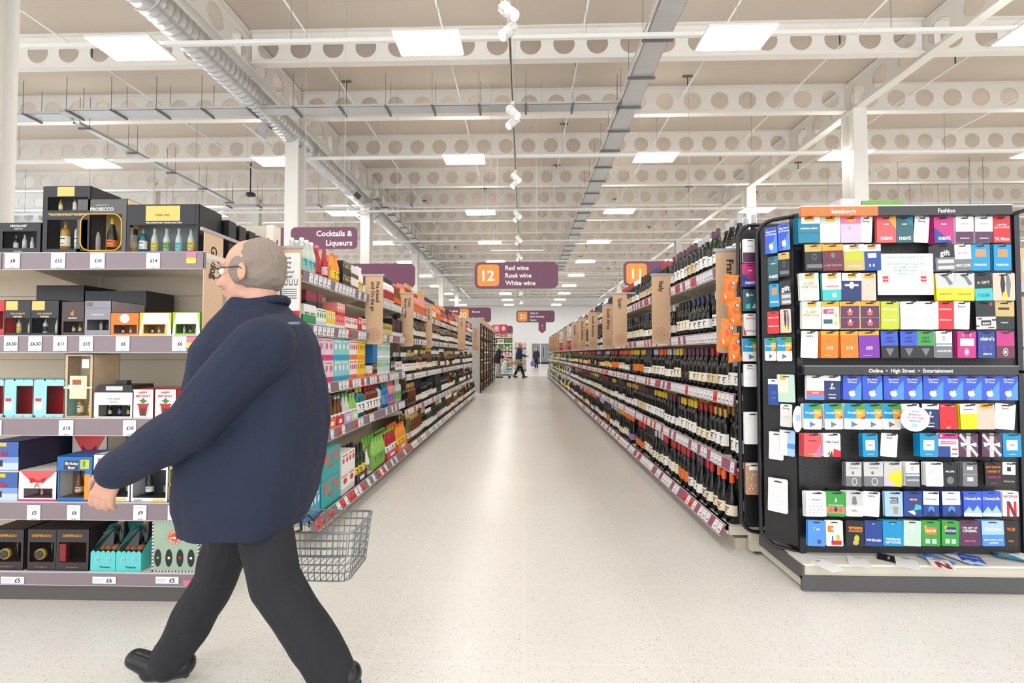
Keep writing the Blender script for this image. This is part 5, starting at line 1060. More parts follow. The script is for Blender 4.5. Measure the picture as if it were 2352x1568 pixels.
# ---------------------------------------------------------------- gift boxes
BMINI = {}
def mini(m, kind, g, l, c, x, y, z, k):
    T = m.T; m.T = (T if T is not None else Matrix.Identity(4)) @ Matrix.Translation((x, y, z)) @ Matrix.Scale(k, 4) @ Matrix.Rotation(-math.pi / 2, 4, 'Z'); bottle_into(m, kind, g, l, c, 10, mark=MARKS[1]); m.T = T
def gbox(a, b, c, d, lab, body, depth=.16, win=None, inner=None, bottles=(), texts=(), extra=None, nm='gift_box', Y=YE + .018, side=None, top=None, cat='gift box', n_behind=0, film=True, wframe=None, shape=None):
    """box seen between pixel columns a..b and rows c..d; win = (x0,x1,z0,z1) fractions of a cut-out window"""
    A = at(a, c, Y); B = at(b, d, Y); W, Hh = B[0] - A[0], A[2] - B[2]; zb = min(ZS, key=lambda q: abs(q - B[2])) if shape != 'free' else B[2]
    root = thing(nm, lab, cat, ((A[0] + B[0]) / 2, Y, zb)); m = MB(); side = side or body; top = top or body; x0, x1 = -W / 2, W / 2; Hh = A[2] - zb
    m.box(x0, x0 + .002, 0, depth, 0, Hh, side).box(x1 - .002, x1, 0, depth, 0, Hh, side).box(x0, x1, 0, depth, 0, .002, body).box(x0, x1, 0, depth, Hh - .002, Hh, top).box(x0, x1, depth - .002, depth, 0, Hh, side)
    if win:
        wa, wb, wc, wd = x0 + W * win[0], x0 + W * win[1], Hh * win[2], Hh * win[3]
        for q in ((x0, wa, 0, Hh), (wb, x1, 0, Hh), (wa, wb, 0, wc), (wa, wb, wd, Hh)): m.box(q[0], q[1], 0, .002, q[2], q[3], body)
        m.build('box_shell', root)
        m = MB(); m.box(x0 + .003, x1 - .003, depth * .62, depth * .64, .003, Hh - .003, inner or body).box(x0 + .003, x1 - .003, .004, depth * .62, wc - .006, wc - .002, inner or body); m.build('insert', root)
        for (bx, bh, kd, g, l, cp_) in bottles:
            m = MB(); hh = PROF[kd][2]; k = Hh * min(bh * 1.22, (win[3] - win[2]) * .95) / hh; mini(m, kd, g, l, cp_, x0 + W * bx, depth * .33, wc, k); m.build('miniature_bottle', root)
        if film: MB().quad((wa, .003, wc), (wb, .003, wc), (wb, .003, wd), (wa, .003, wd), FILM).build('window_film', root)
        if wframe:
            m = MB(); t_ = .004; pts = rrect((wa + wb) / 2, (wc + wd) / 2, wb - wa, wd - wc, min(wb - wa, wd - wc) * .25, 5); m.tube([(x, -.001, z) for x, z in pts], .003, wframe, 6, closed=True); m.build('window_trim', root)
    else:
        m.box(x0, x1, 0, .002, 0, Hh, body); m.build('box_shell', root)
    f = MB()
    for s_, fx, fz, fh, mat in texts: f.text(s_, (x0 + W * fx, -.0005, Hh * fz), mat, fh, maxw=W * .86)
    if extra: extra(f, W, Hh, x0)
    if f.v: f.build('printed_front', root)
    return root, W, Hh, depth
FILM = M((252, 254, 255), .04, trans=1.0, name='clear_film')
FILM.node_tree.nodes['Principled BSDF'].inputs['IOR'].default_value = 1.12
KB = M((30, 29, 31), .38, noise=.15, nscale=12); GOLDL = M((214, 186, 104), .35, .3); GW, GK, GA = M((210, 216, 212), .12), M((28, 28, 26), .15), M((186, 140, 60), .15)
lw, lc, lbk = LB['white'], LB['cream'], LB['black']
def R_(f, W, H, x0, a, b, c, d, m_, y=-.0008): f.box(x0 + W * a, x0 + W * b, y, 0, H * c, H * d, m_)
# top shelf
gbox(-40, 93, 512, 578, 'black dark rum gift box at far left, top shelf', KB, win=(.35, .93, .18, .72), inner=M((70, 66, 64), .5), bottles=[(.42, .4, 'spirit', GK, lc, CP['gold']), (.57, .42, 'small', GW, None, CP['grey']), (.7, .34, 'small', GW, lw, CP['white']), (.86, .38, 'spirit', GK, lc, CP['red'])],
     texts=[('MIXOLOGY', .62, .9, .012, WHITE), ('DARK RUM', .62, .80, .006, WHITE), ('FENTIMANS', .62, .08, .006, M((180, 180, 180), .5))])
r_, *_ = gbox(100, 205, 428, 578, 'tall black whisky tasting gift box with gold label, top shelf', KB, depth=.17, win=(.1, .95, .07, .84), inner=M((96, 94, 94), .5), bottles=[(.3, .36, 'spirit', GA, lc, CP['gold']), (.6, .36, 'spirit', GW, lw, CP['grey']), (.87, .36, 'spirit', GA, LB['pink'], CP['white'])],
     texts=[('THE ULTIMATE WHISKY TASTING EXPERIENCE', .55, .585, .008, GOLDL)], extra=lambda f, W, H, x0: ([mini(f, 'spirit', GA if q != 1 else GW, lc, CP['gold'], x0 + W * (.27 + .3 * q), .03, H * .65, H * .18 / .265) for q in range(3)], R_(f, W, H, x0, .0, 1, .5, .64, KB), R_(f, W, H, x0, .3, .66, .85, .99, GOLDL), f.text('THE ULTIMATE WHISKY TASTING', (x0 + W * .5, -.0012, H * .57), GOLDL, .008, maxw=W * .84)))
for k in range(2):
    gbox(196 + 22 * k + 20, 232 + 24 * k, 433 + 9 * k, 578, 'black gift box standing behind the whisky box, %s one back' % cn[k], KB, Y=YE + .26 + .12 * k, depth=.1) if 0 else None
def harle(f, W, H, x0): 
    for i in range(8):
        for j in range(4):
            if (i + j) % 2 == 0: f.box(x0 + W - .0, x0 + W + .0006, .012 + j * .034, .044 + j * .034, H * (.02 + i * .12), H * (.13 + i * .12), [M((232, 158, 40), .5), WHITE, INK][(i + j) // 2 % 3])
    R_(f, W, H, x0, .0, .001, 0, .01, INK)
gbox(178, 290, 457, 578, 'grey Prosecco gift box with yellow-edged window, top shelf', M((92, 90, 88), .45), depth=.17, win=(.08, .9, .05, .72), inner=M((206, 168, 110), .5), bottles=[(.55, .60, 'champ', GK, LB['orange'], CP['yellow']), (.2, .5, 'champ', GW, None, CP['white'])],
     texts=[('PROSECCO', .5, .81, .017, WHITE), ('CELEBRATE WITH', .5, .885, .006, M((190, 190, 190), .5))], wframe=M((242, 180, 30), .4), side=M((236, 214, 170), .5), extra=harle)
def gin(f, W, H, x0):
    R_(f, W, H, x0, .26, .95, .58, .99, KB); R_(f, W, H, x0, .27, .74, .66, .97, GOLDL, -.0014); f.text('FEVER-TREE', (x0 + W * .5, -.0016, H * .78), M((150, 124, 60), .5), .010, maxw=W * .36); f.text('THE ULTIMATE G&T TASTING SELECTION', (x0 + W * .52, -.0012, H * .62), WHITE, .007, maxw=W * .6)
gbox(291, 456, 470, 577, 'wide black gin tasting gift box with gold label, top shelf', KB, depth=.17, win=(.05, .97, .04, .58), inner=M((150, 154, 156), .5), bottles=[(.13, .56, 'spirit', G['teal'], lw, CP['grey']), (.29, .52, 'small', GW, LB['yellow'], CP['white']), (.46, .52, 'small', GW, LB['green'], CP['white']), (.63, .52, 'small', GW, LB['teal'], CP['white']), (.8, .52, 'small', GW, LB['yellow'], CP['grey']), (.93, .45, 'small', GW, lw, CP['white'])], extra=gin)
for k in range(5):
    a = at(486 + k * 19, 475 + k * 10, YE + .2 + k * .075); x1 = -1.575
    m = MB(); m.box(x1 - .28, x1, 0, .06, 0, .215 - .004 * k, KB); m.box(x1 - .2, x1 - .05, -.0008, 0, .03, .12, M((80, 80, 82), .4)); o = m.build('gift_box'); o.location = (0, YE + .20 + k * .09, ZS[4]); tag(o, 'black gift box queued behind the gin box, %s from the front' % cn[k], 'gift box')
for k in range(2):
    A = at(110, 430, YE + .22 + .13 * k); m = MB(); m.box(-.24, 0, 0, .11, 0, .31, KB); m.box(-.2, -.02, -.0008, 0, .02, .2, M((80, 80, 82), .4)); o = m.build('gift_box'); o.location = (-2.06, YE + .22 + .13 * k, ZS[4]); tag(o, 'black gift box behind the tall whisky box, %s from the front' % cn[k], 'gift box')
# second shelf
gbox(-20, 10, 690, 768, 'red and white gift box cut by the left edge, second shelf', REDc, win=(.1, .9, .2, .7), inner=WHT, bottles=[(.5, .5, 'spirit', GA, lw, CP['red'])])
for k, (a, b) in enumerate(((11, 70), (71, 134))):
    gbox(a, b, 689, 769, 'small black tasting gift box with gold label, %s of two on the second shelf' % ('left', 'right')[k], KB, depth=.13, win=(.05, .95, .08, .5), inner=M((110, 106, 100), .5), bottles=[(.28, .42, 'spirit', GW, LB['yellow'] if k == 0 else lbk, CP['grey']), (.7, .5, 'small', GW, None, CP['grey'])],
         texts=[('THE ULTIMATE', .5, .62, .008, GOLDL), ('TASTING', .5, .54, .008, WHITE)], extra=lambda f, W, H, x0: R_(f, W, H, x0, .05, .5, .72, .97, GOLDL))
gbox(142, 193, 692, 768, 'dark brown stag gift box with three miniatures, second shelf', M((76, 64, 62), .5), depth=.14, win=(.1, .95, .1, .42), inner=M((120, 100, 80), .5), bottles=[(.22, .32, 'spirit', G['amber'], lc, CP['black']), (.5, .32, 'spirit', G['amber'], lc, CP['gold']), (.8, .32, 'spirit', G['amber'], lc, CP['black'])],
     extra=lambda f, W, H, x0: (f.add([(x0 + W * (.5 + a), -.001, H * (.66 + b)) for a, b in ((-.08, -.07), (.06, -.07), (.04, 0), (.1, .1), (.02, .04), (-.04, .1), (-.04, .02), (-.12, .02))], [tuple(range(8))], M((196, 120, 60), .4)), f.text('Glenfiddich', (x0 + W * .5, -.0008, H * .52), WHITE, .007)))
gbox(195, 254, 690, 768, 'grey gift box with three miniatures, second shelf', M((146, 142, 150), .5), depth=.2, win=(.1, .92, .16, .46), inner=M((90, 84, 80), .5), bottles=[(.25, .3, 'spirit', GW, lc, CP['gold']), (.5, .3, 'spirit', GK, lbk, CP['black']), (.78, .3, 'spirit', GA, LB['buff'], CP['gold'])],
     texts=[('THE SINGLETON', .5, .6, .006, WHITE)], extra=lambda f, W, H, x0: (R_(f, W, H, x0, 0, 1, .78, .79, M((96, 92, 98), .5)), R_(f, W, H, x0, .08, .3, .84, .95, M((110, 106, 112), .5))))
def trap(col):
    def fn(f, W, H, x0):
        f.add([(x0 + W * q, -.0007, H * z) for q, z in ((.0, .02), (.14, .96), (.9, .96), (1, .02), (.86, .02), (.86, .5), (.12, .5), (.1, .02))], [(0, 1, 6, 7), (1, 2, 5, 6), (2, 3, 4, 5)], WHT)
    return fn
gbox(254, 319, 718, 767, 'orange gift box with white circle and miniatures, second shelf', M((240, 120, 20), .45), depth=.1, win=(.12, .92, .1, .48), inner=M((140, 90, 50), .5), bottles=[(.28, .34, 'small', GK, lw, CP['white']), (.55, .34, 'small', GA, lc, CP['black']), (.82, .34, 'small', GW, lw, CP['orange'])],
     extra=lambda f, W, H, x0: f.add([(x0 + W * .5 + H * .22 * math.cos(k * .4189), -.001, H * .75 + H * .2 * math.sin(k * .4189)) for k in range(15)], [tuple(range(15))], WHITE), texts=[('Lily', .5, .75, .014, M((200, 180, 150), .5))])
gbox(320, 394, 717, 766, 'yellow gift box with white panel and miniatures, second shelf', M((246, 190, 70), .45), depth=.1, win=(.14, .8, .1, .48), inner=M((150, 110, 60), .5), bottles=[(.28, .34, 'small', GK, lw, CP['red']), (.48, .34, 'small', GA, lw, CP['black']), (.68, .34, 'small', GW, lc, CP['orange'])], extra=trap(0))
gbox(396, 460, 716, 765, 'lime green gift box with white panel and miniatures, second shelf', M((150, 206, 50), .45), depth=.1, win=(.14, .84, .1, .48), inner=M((110, 110, 90), .5), bottles=[(.28, .34, 'small', GW, lw, CP['grey']), (.5, .34, 'small', GK, LB['pink'], CP['red']), (.72, .34, 'small', GW, lw, CP['green'])], extra=trap(0))
for k, (a, b, c, Y, lab) in enumerate(((84, 190, 655, 2.48, 'large plain black box at the back of the second shelf, left'), (196, 334, 668, 2.46, 'large plain black box at the back of the second shelf, right'))):
    A = at(a, c, Y); B = at(b, 768, Y); m = MB(); m.box(A[0], B[0], Y, Y + .2, ZS[3], A[2], KB); tag(m.build('gift_box'), lab, 'gift box')
# third shelf
CYB2 = M((160, 218, 222), .5)
for k, (a, b) in enumerate(((-66, 8), (9, 76), (77, 148))):
    def rosy(f, W, H, x0):
        for q in range(10): f.add([(x0 + W * (.06 + .3 * (q % 4)) + .004 * math.cos(t), -.0008, H * (.04 + .93 * (q // 5)) + .004 * math.sin(t) * 1.4) for t in (0, 1, 2, 3, 4, 5)], [tuple(range(6))], M((226, 120, 130), .5))
        f.box(x0 + W * .05, x0 + W * .3, -.0008, 0, H * .2, H * .48, WHT); f.box(x0 + W * .08, x0 + W * .27, -.0012, 0, H * .42, H * .5, REDc)
    gbox(a, b, 870, 960, 'pale blue floral gift box with red mug, %s of three' % ('left', 'middle', 'right')[k], CYB2, depth=.12, win=(.42, .97, .1, .82), inner=M((176, 24, 30), .35), bottles=(), extra=rosy)
gbox(150, 211, 813, 960, 'tall pale wooden gift box tied with cream ribbon, third shelf', M((206, 182, 150), .6, noise=.08, nscale=30), depth=.15, win=(.1, .9, .03, .97), inner=M((216, 196, 160), .6), bottles=[(.3, .25, 'spirit', GA, lc, CP['gold']), (.7, .25, 'spirit', GA, LB['yellow'], CP['gold'])],
     extra=lambda f, W, H, x0: (R_(f, W, H, x0, .0, 1, .46, .49, M((244, 236, 214), .5), -.004), R_(f, W, H, x0, .2, .8, .3, .66, M((240, 226, 184), .6), -.002), R_(f, W, H, x0, .3, .6, .52, .6, M((170, 90, 70), .6), -.003), R_(f, W, H, x0, .62, .86, .78, .92, WHITE, -.002),
      f.add([(x0 + W * (.45 + a), -.005, H * (.475 + b)) for a, b in ((0, 0), (-.3, .05), (-.25, -.03), (0, 0), (.3, .05), (.25, -.03))], [(0, 1, 2), (3, 4, 5)], M((250, 244, 226), .5))))
r_, W, Hh, dp = gbox(216, 306, 900, 960, 'white after dinner selection box with black handle lid, third shelf', WHT, depth=.13, win=(.12, .92, .06, .5), inner=M((60, 50, 44), .5), bottles=[(.25, .4, 'spirit', GK, lc, CP['gold']), (.5, .44, 'spirit', GK, LB['blue'], CP['navy']), (.72, .4, 'spirit', GK, LB['buff'], CP['gold'])],
     texts=[('AFTER DINNER', .5, .74, .007, M((150, 150, 150), .5)), ('SELECTION', .5, .62, .006, M((150, 150, 150), .5))])
MB().prism([(-W / 2, Hh), (W / 2, Hh), (W / 2 - .012, Hh + .035), (-W / 2 + .02, Hh + .035)], 0, dp, KB).box(-.03, .03, dp * .3, dp * .5, Hh + .03, Hh + .055, KB).box(-W * .2, W * .22, -.001, 0, Hh + .008, Hh + .028, M((210, 210, 212), .3)).build('lid', r_)
for k, (a, b) in enumerate(((305, 352), (356, 404))):
    gbox(a, b, 893, 960, 'white Happy Birthday gift box with potted plant, %s one' % ('left', 'right')[k], WHT, side=REDc, top=REDc, depth=.12, texts=[('HAPPY', .5, .88, .011, REDc), ('BIRTHDAY', .5, .76, .011, REDc)],
         extra=lambda f, W, H, x0: (f.add([(x0 + W * a, -.001, H * b) for a, b in ((.28, .46), (.74, .46), (.66, .08), (.36, .08))], [(0, 1, 2, 3)], M((176, 50, 46), .5)), R_(f, W, H, x0, .24, .78, .44, .5, M((196, 62, 54), .5), -.0012),
          f.add([(x0 + W * a, -.0012, H * b) for a, b in ((.5, .5), (.3, .62), (.42, .62), (.5, .7), (.6, .62), (.72, .6))], [tuple(range(6))], M((70, 130, 60), .5)), R_(f, W, H, x0, .4, .62, .1, .34, M((90, 40, 40), .4), -.0014)))
# fourth shelf
BLUX = M((60, 96, 170), .4)
def snow(f, W, H, x0):
    R_(f, W, H, x0, 0, 1, .0, .25, M((200, 214, 236), .4)); R_(f, W, H, x0, 0, 1, .25, .45, M((130, 160, 214), .4)); R_(f, W, H, x0, .35, .6, .82, .95, M((226, 190, 60), .4)); R_(f, W, H, x0, .2, .5, .12, .34, KB, -.0012)
    f.text('Gift', (x0 + W * .5, -.0012, H * .56), REDc, .022, maxw=W * .6)
for k in range(2):
    A = at(-30, 1009, YE + .018); r_, W, Hh, dp = gbox(-30, 40, 1084, 1155, 'blue snowy gift box at the left edge, %s of the stack' % ('bottom', 'top')[k], BLUX, depth=.34, extra=snow, side=M((40, 44, 70), .4))
    if k: r_.location.z += Hh + .012
    else:
        m = MB(); m.box(-W / 2 - .01, W / 2 + .004, -.004, dp, Hh + .001, Hh + .010, M((200, 202, 208), .2)); o = m.build('shelf_tray'); o.location = r_.location; tag(o, 'thin grey card layer between the stacked blue gift boxes', 'tray')
def bow(f, W, H, x0):
    c = M((240, 92, 92), .45)
    f.add([(x0 + W * (.04 + .92 * k / 12), -.0008, H * (1 - .4 * math.sin(math.pi * k / 12))) for k in range(13)], [tuple(range(13))], c)
    R2 = M((190, 20, 40), .35)
    for s in (-1, 1): f.add([(x0 + W * .5, -.004, H * .66), (x0 + W * (.5 + s * .2), -.008, H * .8), (x0 + W * (.5 + s * .16), -.006, H * .6)], [(0, 1, 2)], R2).add([(x0 + W * .5, -.004, H * .66), (x0 + W * (.5 + s * .08), -.006, H * .42), (x0 + W * (.5 + s * .02), -.004, H * .5)], [(0, 1, 2)], R2)
    R_(f, W, H, x0, 0, 1, 0, .06, M((200, 60, 130), .4))
gbox(43, 131, 1081, 1155, 'white gift box with red bow and coral flap, fourth shelf', M((246, 240, 234), .5), depth=.18, win=(.14, .88, .1, .42), inner=M((150, 110, 120), .5), extra=bow, bottles=[(.35, .28, 'burg', G['pink'], lw, CP['white']), (.65, .26, 'spirit', G['orange'], lc, CP['pink'])])
r_, W, Hh, dp = gbox(166, 243, 998, 1156, 'white gift box with red bow set back behind the birthday box', M((236, 226, 214), .5), Y=2.42, depth=.12, extra=bow)
gbox(131, 211, 1047, 1155, 'blue Birthday Beer gift box with glass and bottle, fourth shelf', M((34, 110, 190), .45), depth=.15, win=(.07, .78, .08, .68), inner=M((120, 96, 70), .5), bottles=[(.42, .9, 'champ', G['amber'], LB['buff'], CP['black'])], texts=[('Birthday', .42, .84, .014, WHITE), ('Beer', .42, .75, .014, WHITE)],
     extra=lambda f, W, H, x0: (R_(f, W, H, x0, .2, .6, .7, .9, M((50, 56, 70), .5), -.0004), R_(f, W, H, x0, .78, .94, .04, .6, M((240, 150, 40), .5)), R_(f, W, H, x0, .66, .9, .72, .92, M((220, 200, 70), .5)), R_(f, W, H, x0, .72, .8, .76, .9, M((80, 170, 90), .5), -.0014)))
for k, (a, b) in enumerate(((215, 298), (301, 385))):
    gbox(a, b, 1043 if k == 0 else 1060, 1157, 'white beer gift box with craft bottles, %s of two on fourth shelf' % ('left', 'right')[k], WHT, depth=.16, win=(.06, .94, .1, .7 if k == 0 else .8), inner=M((60, 62, 70), .5), bottles=[(.32, .62, 'champ', GK, lw, CP['navy']), (.8, .5, 'small', GK, LB['green'], CP['black'])],
         extra=lambda f, W, H, x0: (f.add([(x0 + W * .16 + .009 * math.cos(q), -.001, H * .88 + .012 * math.sin(q)) for q in (0, .8, 1.6, 2.4, 3.2, 4, 4.8, 5.6)], [tuple(range(8))], M((150, 150, 150), .5)), R_(f, W, H, x0, .1, .3, .03, .06, LB['grey']), R_(f, W, H, x0, .6, .9, .03, .07, LB['yellow'])))
rk = thing('drinks_rack', 'kraft rack of bottles lying lid outward, six dark round ends', 'gift pack', ((at(387, 1100, YE + .02)[0] + at(449, 1100, YE + .02)[0]) / 2, YE + .02, ZS[1])); W = at(449, 1100, YE + .02)[0] - at(387, 1100, YE + .02)[0]
m = MB(); WD = M((206, 178, 120), .6)
m.box(-W / 2, W / 2, .03, .2, 0, .245, M((70, 60, 52), .5))
for z in (0, .078, .158): m.box(-W / 2, W / 2, 0, .03, z, z + .012, WD)
for x in (-W / 2, W / 2 - .004): m.box(x, x + .004, 0, .2, 0, .245, WD)
m.build('crate', rk)
for j, cl_ in enumerate((M((150, 50, 50), .4), M((60, 120, 80), .4), M((60, 56, 56), .4))):
    for i in range(2): m = MB(); m.lathe([(.030, .004), (.030, .05)], cl_, 18, c=(-W / 4 + i * W / 2, 0, .045 + .08 * j), axis='y').lathe([(.020, .002), (.020, .004)], M((130, 110, 100), .5), 14, c=(-W / 4 + i * W / 2, 0, .045 + .08 * j), axis='y').lathe([(.015, .001), (.015, .004)], cl_, 14, c=(-W / 4 + i * W / 2, 0, .045 + .08 * j), axis='y'); m.build('round_jar', rk)
# bottom shelf
DM = M((50, 40, 42), .45)
for k, (a, b) in enumerate(((-22, 53), (64, 128), (130, 203))):
    gbox(a, b, 1214, 1318, 'dark mug gift box with gold lettering, %s of three on the bottom shelf' % ('left', 'middle', 'right')[k], DM, depth=.19, win=(.08, .92, .2, .68), inner=M((60, 30, 32), .5), bottles=[] if k == 2 else [(.5, .4, 'champ', GK, None, CP['black'])],
         texts=[('DESPERADO', .5, .84, .013, M((214, 150, 50), .45)), ('beer glass set', .5, .09, .008, M((150, 110, 100), .5))],
         extra=(lambda f, W, H, x0: (f.lathe([(.026, -.02), (.026, -.001)], M((180, 150, 50), .4), 18, c=(x0 + W * .42, .0215, H * .38), axis='y'), f.lathe([(.021, -.001), (.021, .0)], M((50, 46, 46), .4), 18, c=(x0 + W * .42, -.0006, H * .38), axis='y'))) if k < 2 else (lambda f, W, H, x0: R_(f, W, H, x0, .1, .3, .22, .64, M((130, 20, 26), .4), .02)))
TQ = M((96, 206, 204), .45)
for k, (a, b) in enumerate(((208, 265), (267, 324))):
    A = at(a, 1280, YE + .02); B = at(b, 1280, YE + .02); W = B[0] - A[0]; t = thing('gift_basket', 'turquoise card carrier of truffles and a bottle with black bow, %s one' % ('left', 'right')[k], 'gift pack', ((A[0] + B[0]) / 2, YE + .02, ZS[0]))
    m = MB(); H1, H2, D = .085, .185, .21
    m.add([(-W / 2, 0, 0), (W / 2, 0, 0), (W / 2, D, 0), (-W / 2, D, 0), (-W / 2, 0, H1), (W / 2, 0, H1), (W / 2, .10, H2), (-W / 2, .10, H2), (W / 2, D, H2), (-W / 2, D, H2)], [(0, 1, 5, 4), (1, 2, 8, 6, 5), (0, 4, 7, 9, 3), (2, 3, 9, 8), (6, 8, 9, 7), (0, 3, 2, 1)], TQ)
    for q in range(5): m.lathe([(W / 10.5, -.0005), (W / 10.5, .002)], TQ, 12, c=(-W / 2 + W * (q + .5) / 5, 0, H1), axis='y')
    for q in (-1, 1): m.lathe([(.0105, -.003), (.0105, -.001)], M((190, 226, 230), .3), 14, c=(q * W * .22, 0, .055), axis='y'); m.lathe([(.007, -.004), (.007, -.001)], M((120, 160, 190), .3), 12, c=(q * W * .22, 0, .055), axis='y')
    m.text('Prosecco', (W * .1, -.001, .02), M((30, 80, 90), .5), .010); m.build('carrier', t)
    m = MB(); 
    for q in range(3): m.ball((-W * .25 + q * W * .25, .04, H1 + .012), .02, M((140, 84, 50), .5), 10, 8)
    m.build('truffle_window', t)
    m = MB(); m.T = Matrix.Translation((W * .12, .085, .02)) @ Matrix.Rotation(.05, 4, 'Y') @ Matrix.Scale(.75, 4); bottle_into(m, 'champ', GK, None, M((206, 140, 40), .35), 14); m.T = None; m.lathe([(.014, .175), (.0135, .24)], M((208, 144, 44), .35), 12, c=(W * .12, .085, .02)); m.build('bottle', t)
    bw = MB(); bk = M((26, 26, 30), .3)
    for s in (-1, 1): bw.add([(W * .1, .05, .19), (W * .1 + s * .042, .03, .175), (W * .1 + s * .034, .03, .155)], [(0, 1, 2)], bk).add([(W * .1, .045, .19), (W * .1 - s * .012 - .01, .02, .11), (W * .1 + .03 * s - .01, .02, .115)], [(0, 1, 2)], bk)
    bw.add([(-W * .5, .02, .105), (-W * .42, .0, .085), (W * .1, .04, .185), (W * .1, .045, .2)], [(0, 1, 2, 3)], bk); bw.ball((W * .1, .045, .19), .009, bk, 8, 6); bw.build('ribbon_bow', t)
SG = M((160, 184, 160), .5, noise=.15, nscale=9); AIR = [M((176, 52, 56), .5), M((240, 238, 230), .5), M((52, 74, 130), .5), M((240, 238, 230), .5)]
def air(f, W, H, x0):
    def stripe(ax, a, b, c0, n):
        for q in range(n):
            u0 = a + (b - a) * q / n; u1 = a + (b - a) * (q + 1) / n; m_ = AIR[q % 4]
            if ax == 'x': f.add([(u0, -.0008, c0), (u1, -.0008, c0), (u1 + .004, -.0008, c0 + .007), (u0 + .004, -.0008, c0 + .007)], [(0, 1, 2, 3)], m_)
            else: f.add([(c0, -.0008, u0), (c0 + .007, -.0008, u0 + .004), (c0 + .007, -.0008, u1 + .004), (c0, -.0008, u1)], [(0, 1, 2, 3)], m_)
    stripe('x', x0, x0 + W - .005, 0, 28); stripe('x', x0, x0 + W - .005, H - .007, 28); stripe('z', 0, H - .008, x0, 28); stripe('z', 0, H - .008, x0 + W - .007, 28)
    cx, cz = x0 + W * .48, H * .68; f.add([(cx + .036 * math.cos(q * .2618), -.001, cz + .036 * math.sin(q * .2618)) for q in range(24)], [tuple(range(24))], M((214, 84, 44), .5))
    for q in range(24): a, b = q * .2618, (q + 1) * .2618; f.add([(cx + rr * math.cos(t), -.0014, cz + rr * math.sin(t)) for rr, t in ((.0335, a), (.032, a), (.032, b), (.0335, b))], [(0, 1, 2, 3)], WHT)
    for s_, a0, da, up in (('LAGERS', 150, -24, 1), ('WORLD', 215, 27, -1)):
        for i, ch in enumerate(s_):
            t = math.radians(a0 + da * i); ux = (math.sin(t) * up, 0, -math.cos(t) * up); uz = (math.cos(t) * up, 0, math.sin(t) * up); f.text(ch, (cx + .025 * math.cos(t), -.001, cz + .025 * math.sin(t)), WHT, .009, ux, uz)
    f.add([(cx + a, -.0015, cz + b) for a, b in ((-.03, -.003), (-.005, .0), (.03, .006), (.028, .001), (.006, -.004), (.002, -.012), (-.006, -.006))], [tuple(range(7))], WHT)
def lagerbox(k):
    t = thing('gift_box', 'sage green four-bottle lager box with airmail border, %s' % ('in front on the bottom shelf' if k == 0 else '%s queued behind' % cn[k]), 'gift box', ((at(349, 1260, YE + .02)[0] + at(457, 1260, YE + .02)[0]) / 2, YE + .02 + .115 * k, ZS[0]))
    W = at(457, 1260, YE + .02)[0] - at(349, 1260, YE + .02)[0]; H = .245; m = MB(); m.box(-W / 2, W / 2, 0, .105, 0, H, SG)
    for x_ in (W / 2,):
        for q in range(24): m.add([(x_ + .0006, .0, H * q / 24), (x_ + .0006, .007, H * q / 24 + .004), (x_ + .0006, .007, H * (q + 1) / 24 + .004 if q < 23 else H), (x_ + .0006, 0, H * (q + 1) / 24)], [(0, 1, 2, 3)], AIR[q % 4])
    m.build('box_shell', t); f = MB(); air(f, W, H, -W / 2); f.build('printed_front', t)
    for i, (g, l1, l2) in enumerate(((GK, LB['red'], LB['green']), (M((226, 190, 120), .3), lc, LB['cream']), (GK, LB['buff'], LB['red']), (GK, lw, LB['white']))):
        x_ = -W / 2 + W * (.13 + .235 * i); m = MB(); m.add([(x_ + W * .075 * math.cos(q * .3927), -.0006, H * .27 + H * .175 * math.sin(q * .3927)) for q in range(16)], [tuple(range(16))], KB); m.ball((x_, .006, H * .27), W * .062, g, 12, 8, (1, .35, H * .165 / (W * .062))); m.ball((x_, .004, H * .25), W * .05, l1, 12, 8, (1, .4, H * .1 / (W * .05))); m.ball((x_, .001, H * .27), W * .032, l2, 10, 6, (1, .5, 1)); m.build('bottle', t)
for k in range(4): lagerbox(k)
# ================================================================ hanging signs
MAROON = M((112, 62, 90), .4); SORG = M((246, 150, 50), .4)
def sign(px0, px1, py0, py1, Y, lab, num=None, lines=(), align='l', tx=None, wires=True, th=None, sq=False):
    A = at(px0, py0, Y); B = at(px1, py1, Y); W, Hh = B[0] - A[0], A[2] - B[2]; t = thing('aisle_sign', lab, 'sign', ((A[0] + B[0]) / 2, Y, (A[2] + B[2]) / 2))
    m = MB(); m.prism(rrect(0, 0, W, Hh, Hh * .22, 6), 0, .02, MAROON); m.build('panel', t); f = MB(); x0 = -W / 2
    if num:
        s_ = Hh * .82; f.prism(rrect(x0 + Hh * .52, 0, s_, s_, s_ * .16, 5), -.003, 0, SORG); f.text(num, (x0 + Hh * .52, -.003, 0), WHITE, Hh * .4, maxw=s_ * .8); x0 += Hh
    n = len(lines); h = th or Hh * .17
    for k, s_ in enumerate(lines):
        z = (n - 1) * .5 * (Hh * (.86 / max(n, 1))) - k * Hh * (.86 / max(n, 1))
        if align == 'l': f.text(s_, (x0 + Hh * .16, 0, z), WHITE, h, align='l', maxw=W * .6)
        else: f.text(s_, (W / 2 - Hh * .22, 0, z), WHITE, h, align='r', maxw=W * .8)
    if f.v: f.build('lettering', t)
    if wires:
        for s_ in (-.3, .3): m = MB(); m.tube([(s_ * W, .01, Hh / 2), (s_ * W, .01, 7.88 - t.location.z)], .004, M((190, 190, 190), .4), 5); m.build('suspension_wire', t)
    return t, W, Hh
sign(1090, 1282, 602, 662, 11.0, 'maroon hanging sign with orange 12 for red, rosé and white wine', '12', ('Red wine', 'Rosé wine', 'White wine'))
sign(742, 953, 606, 661, 11.0, 'maroon hanging sign half hidden behind the left shelves, reading Lager', '13', ('Lager',), th=.11)
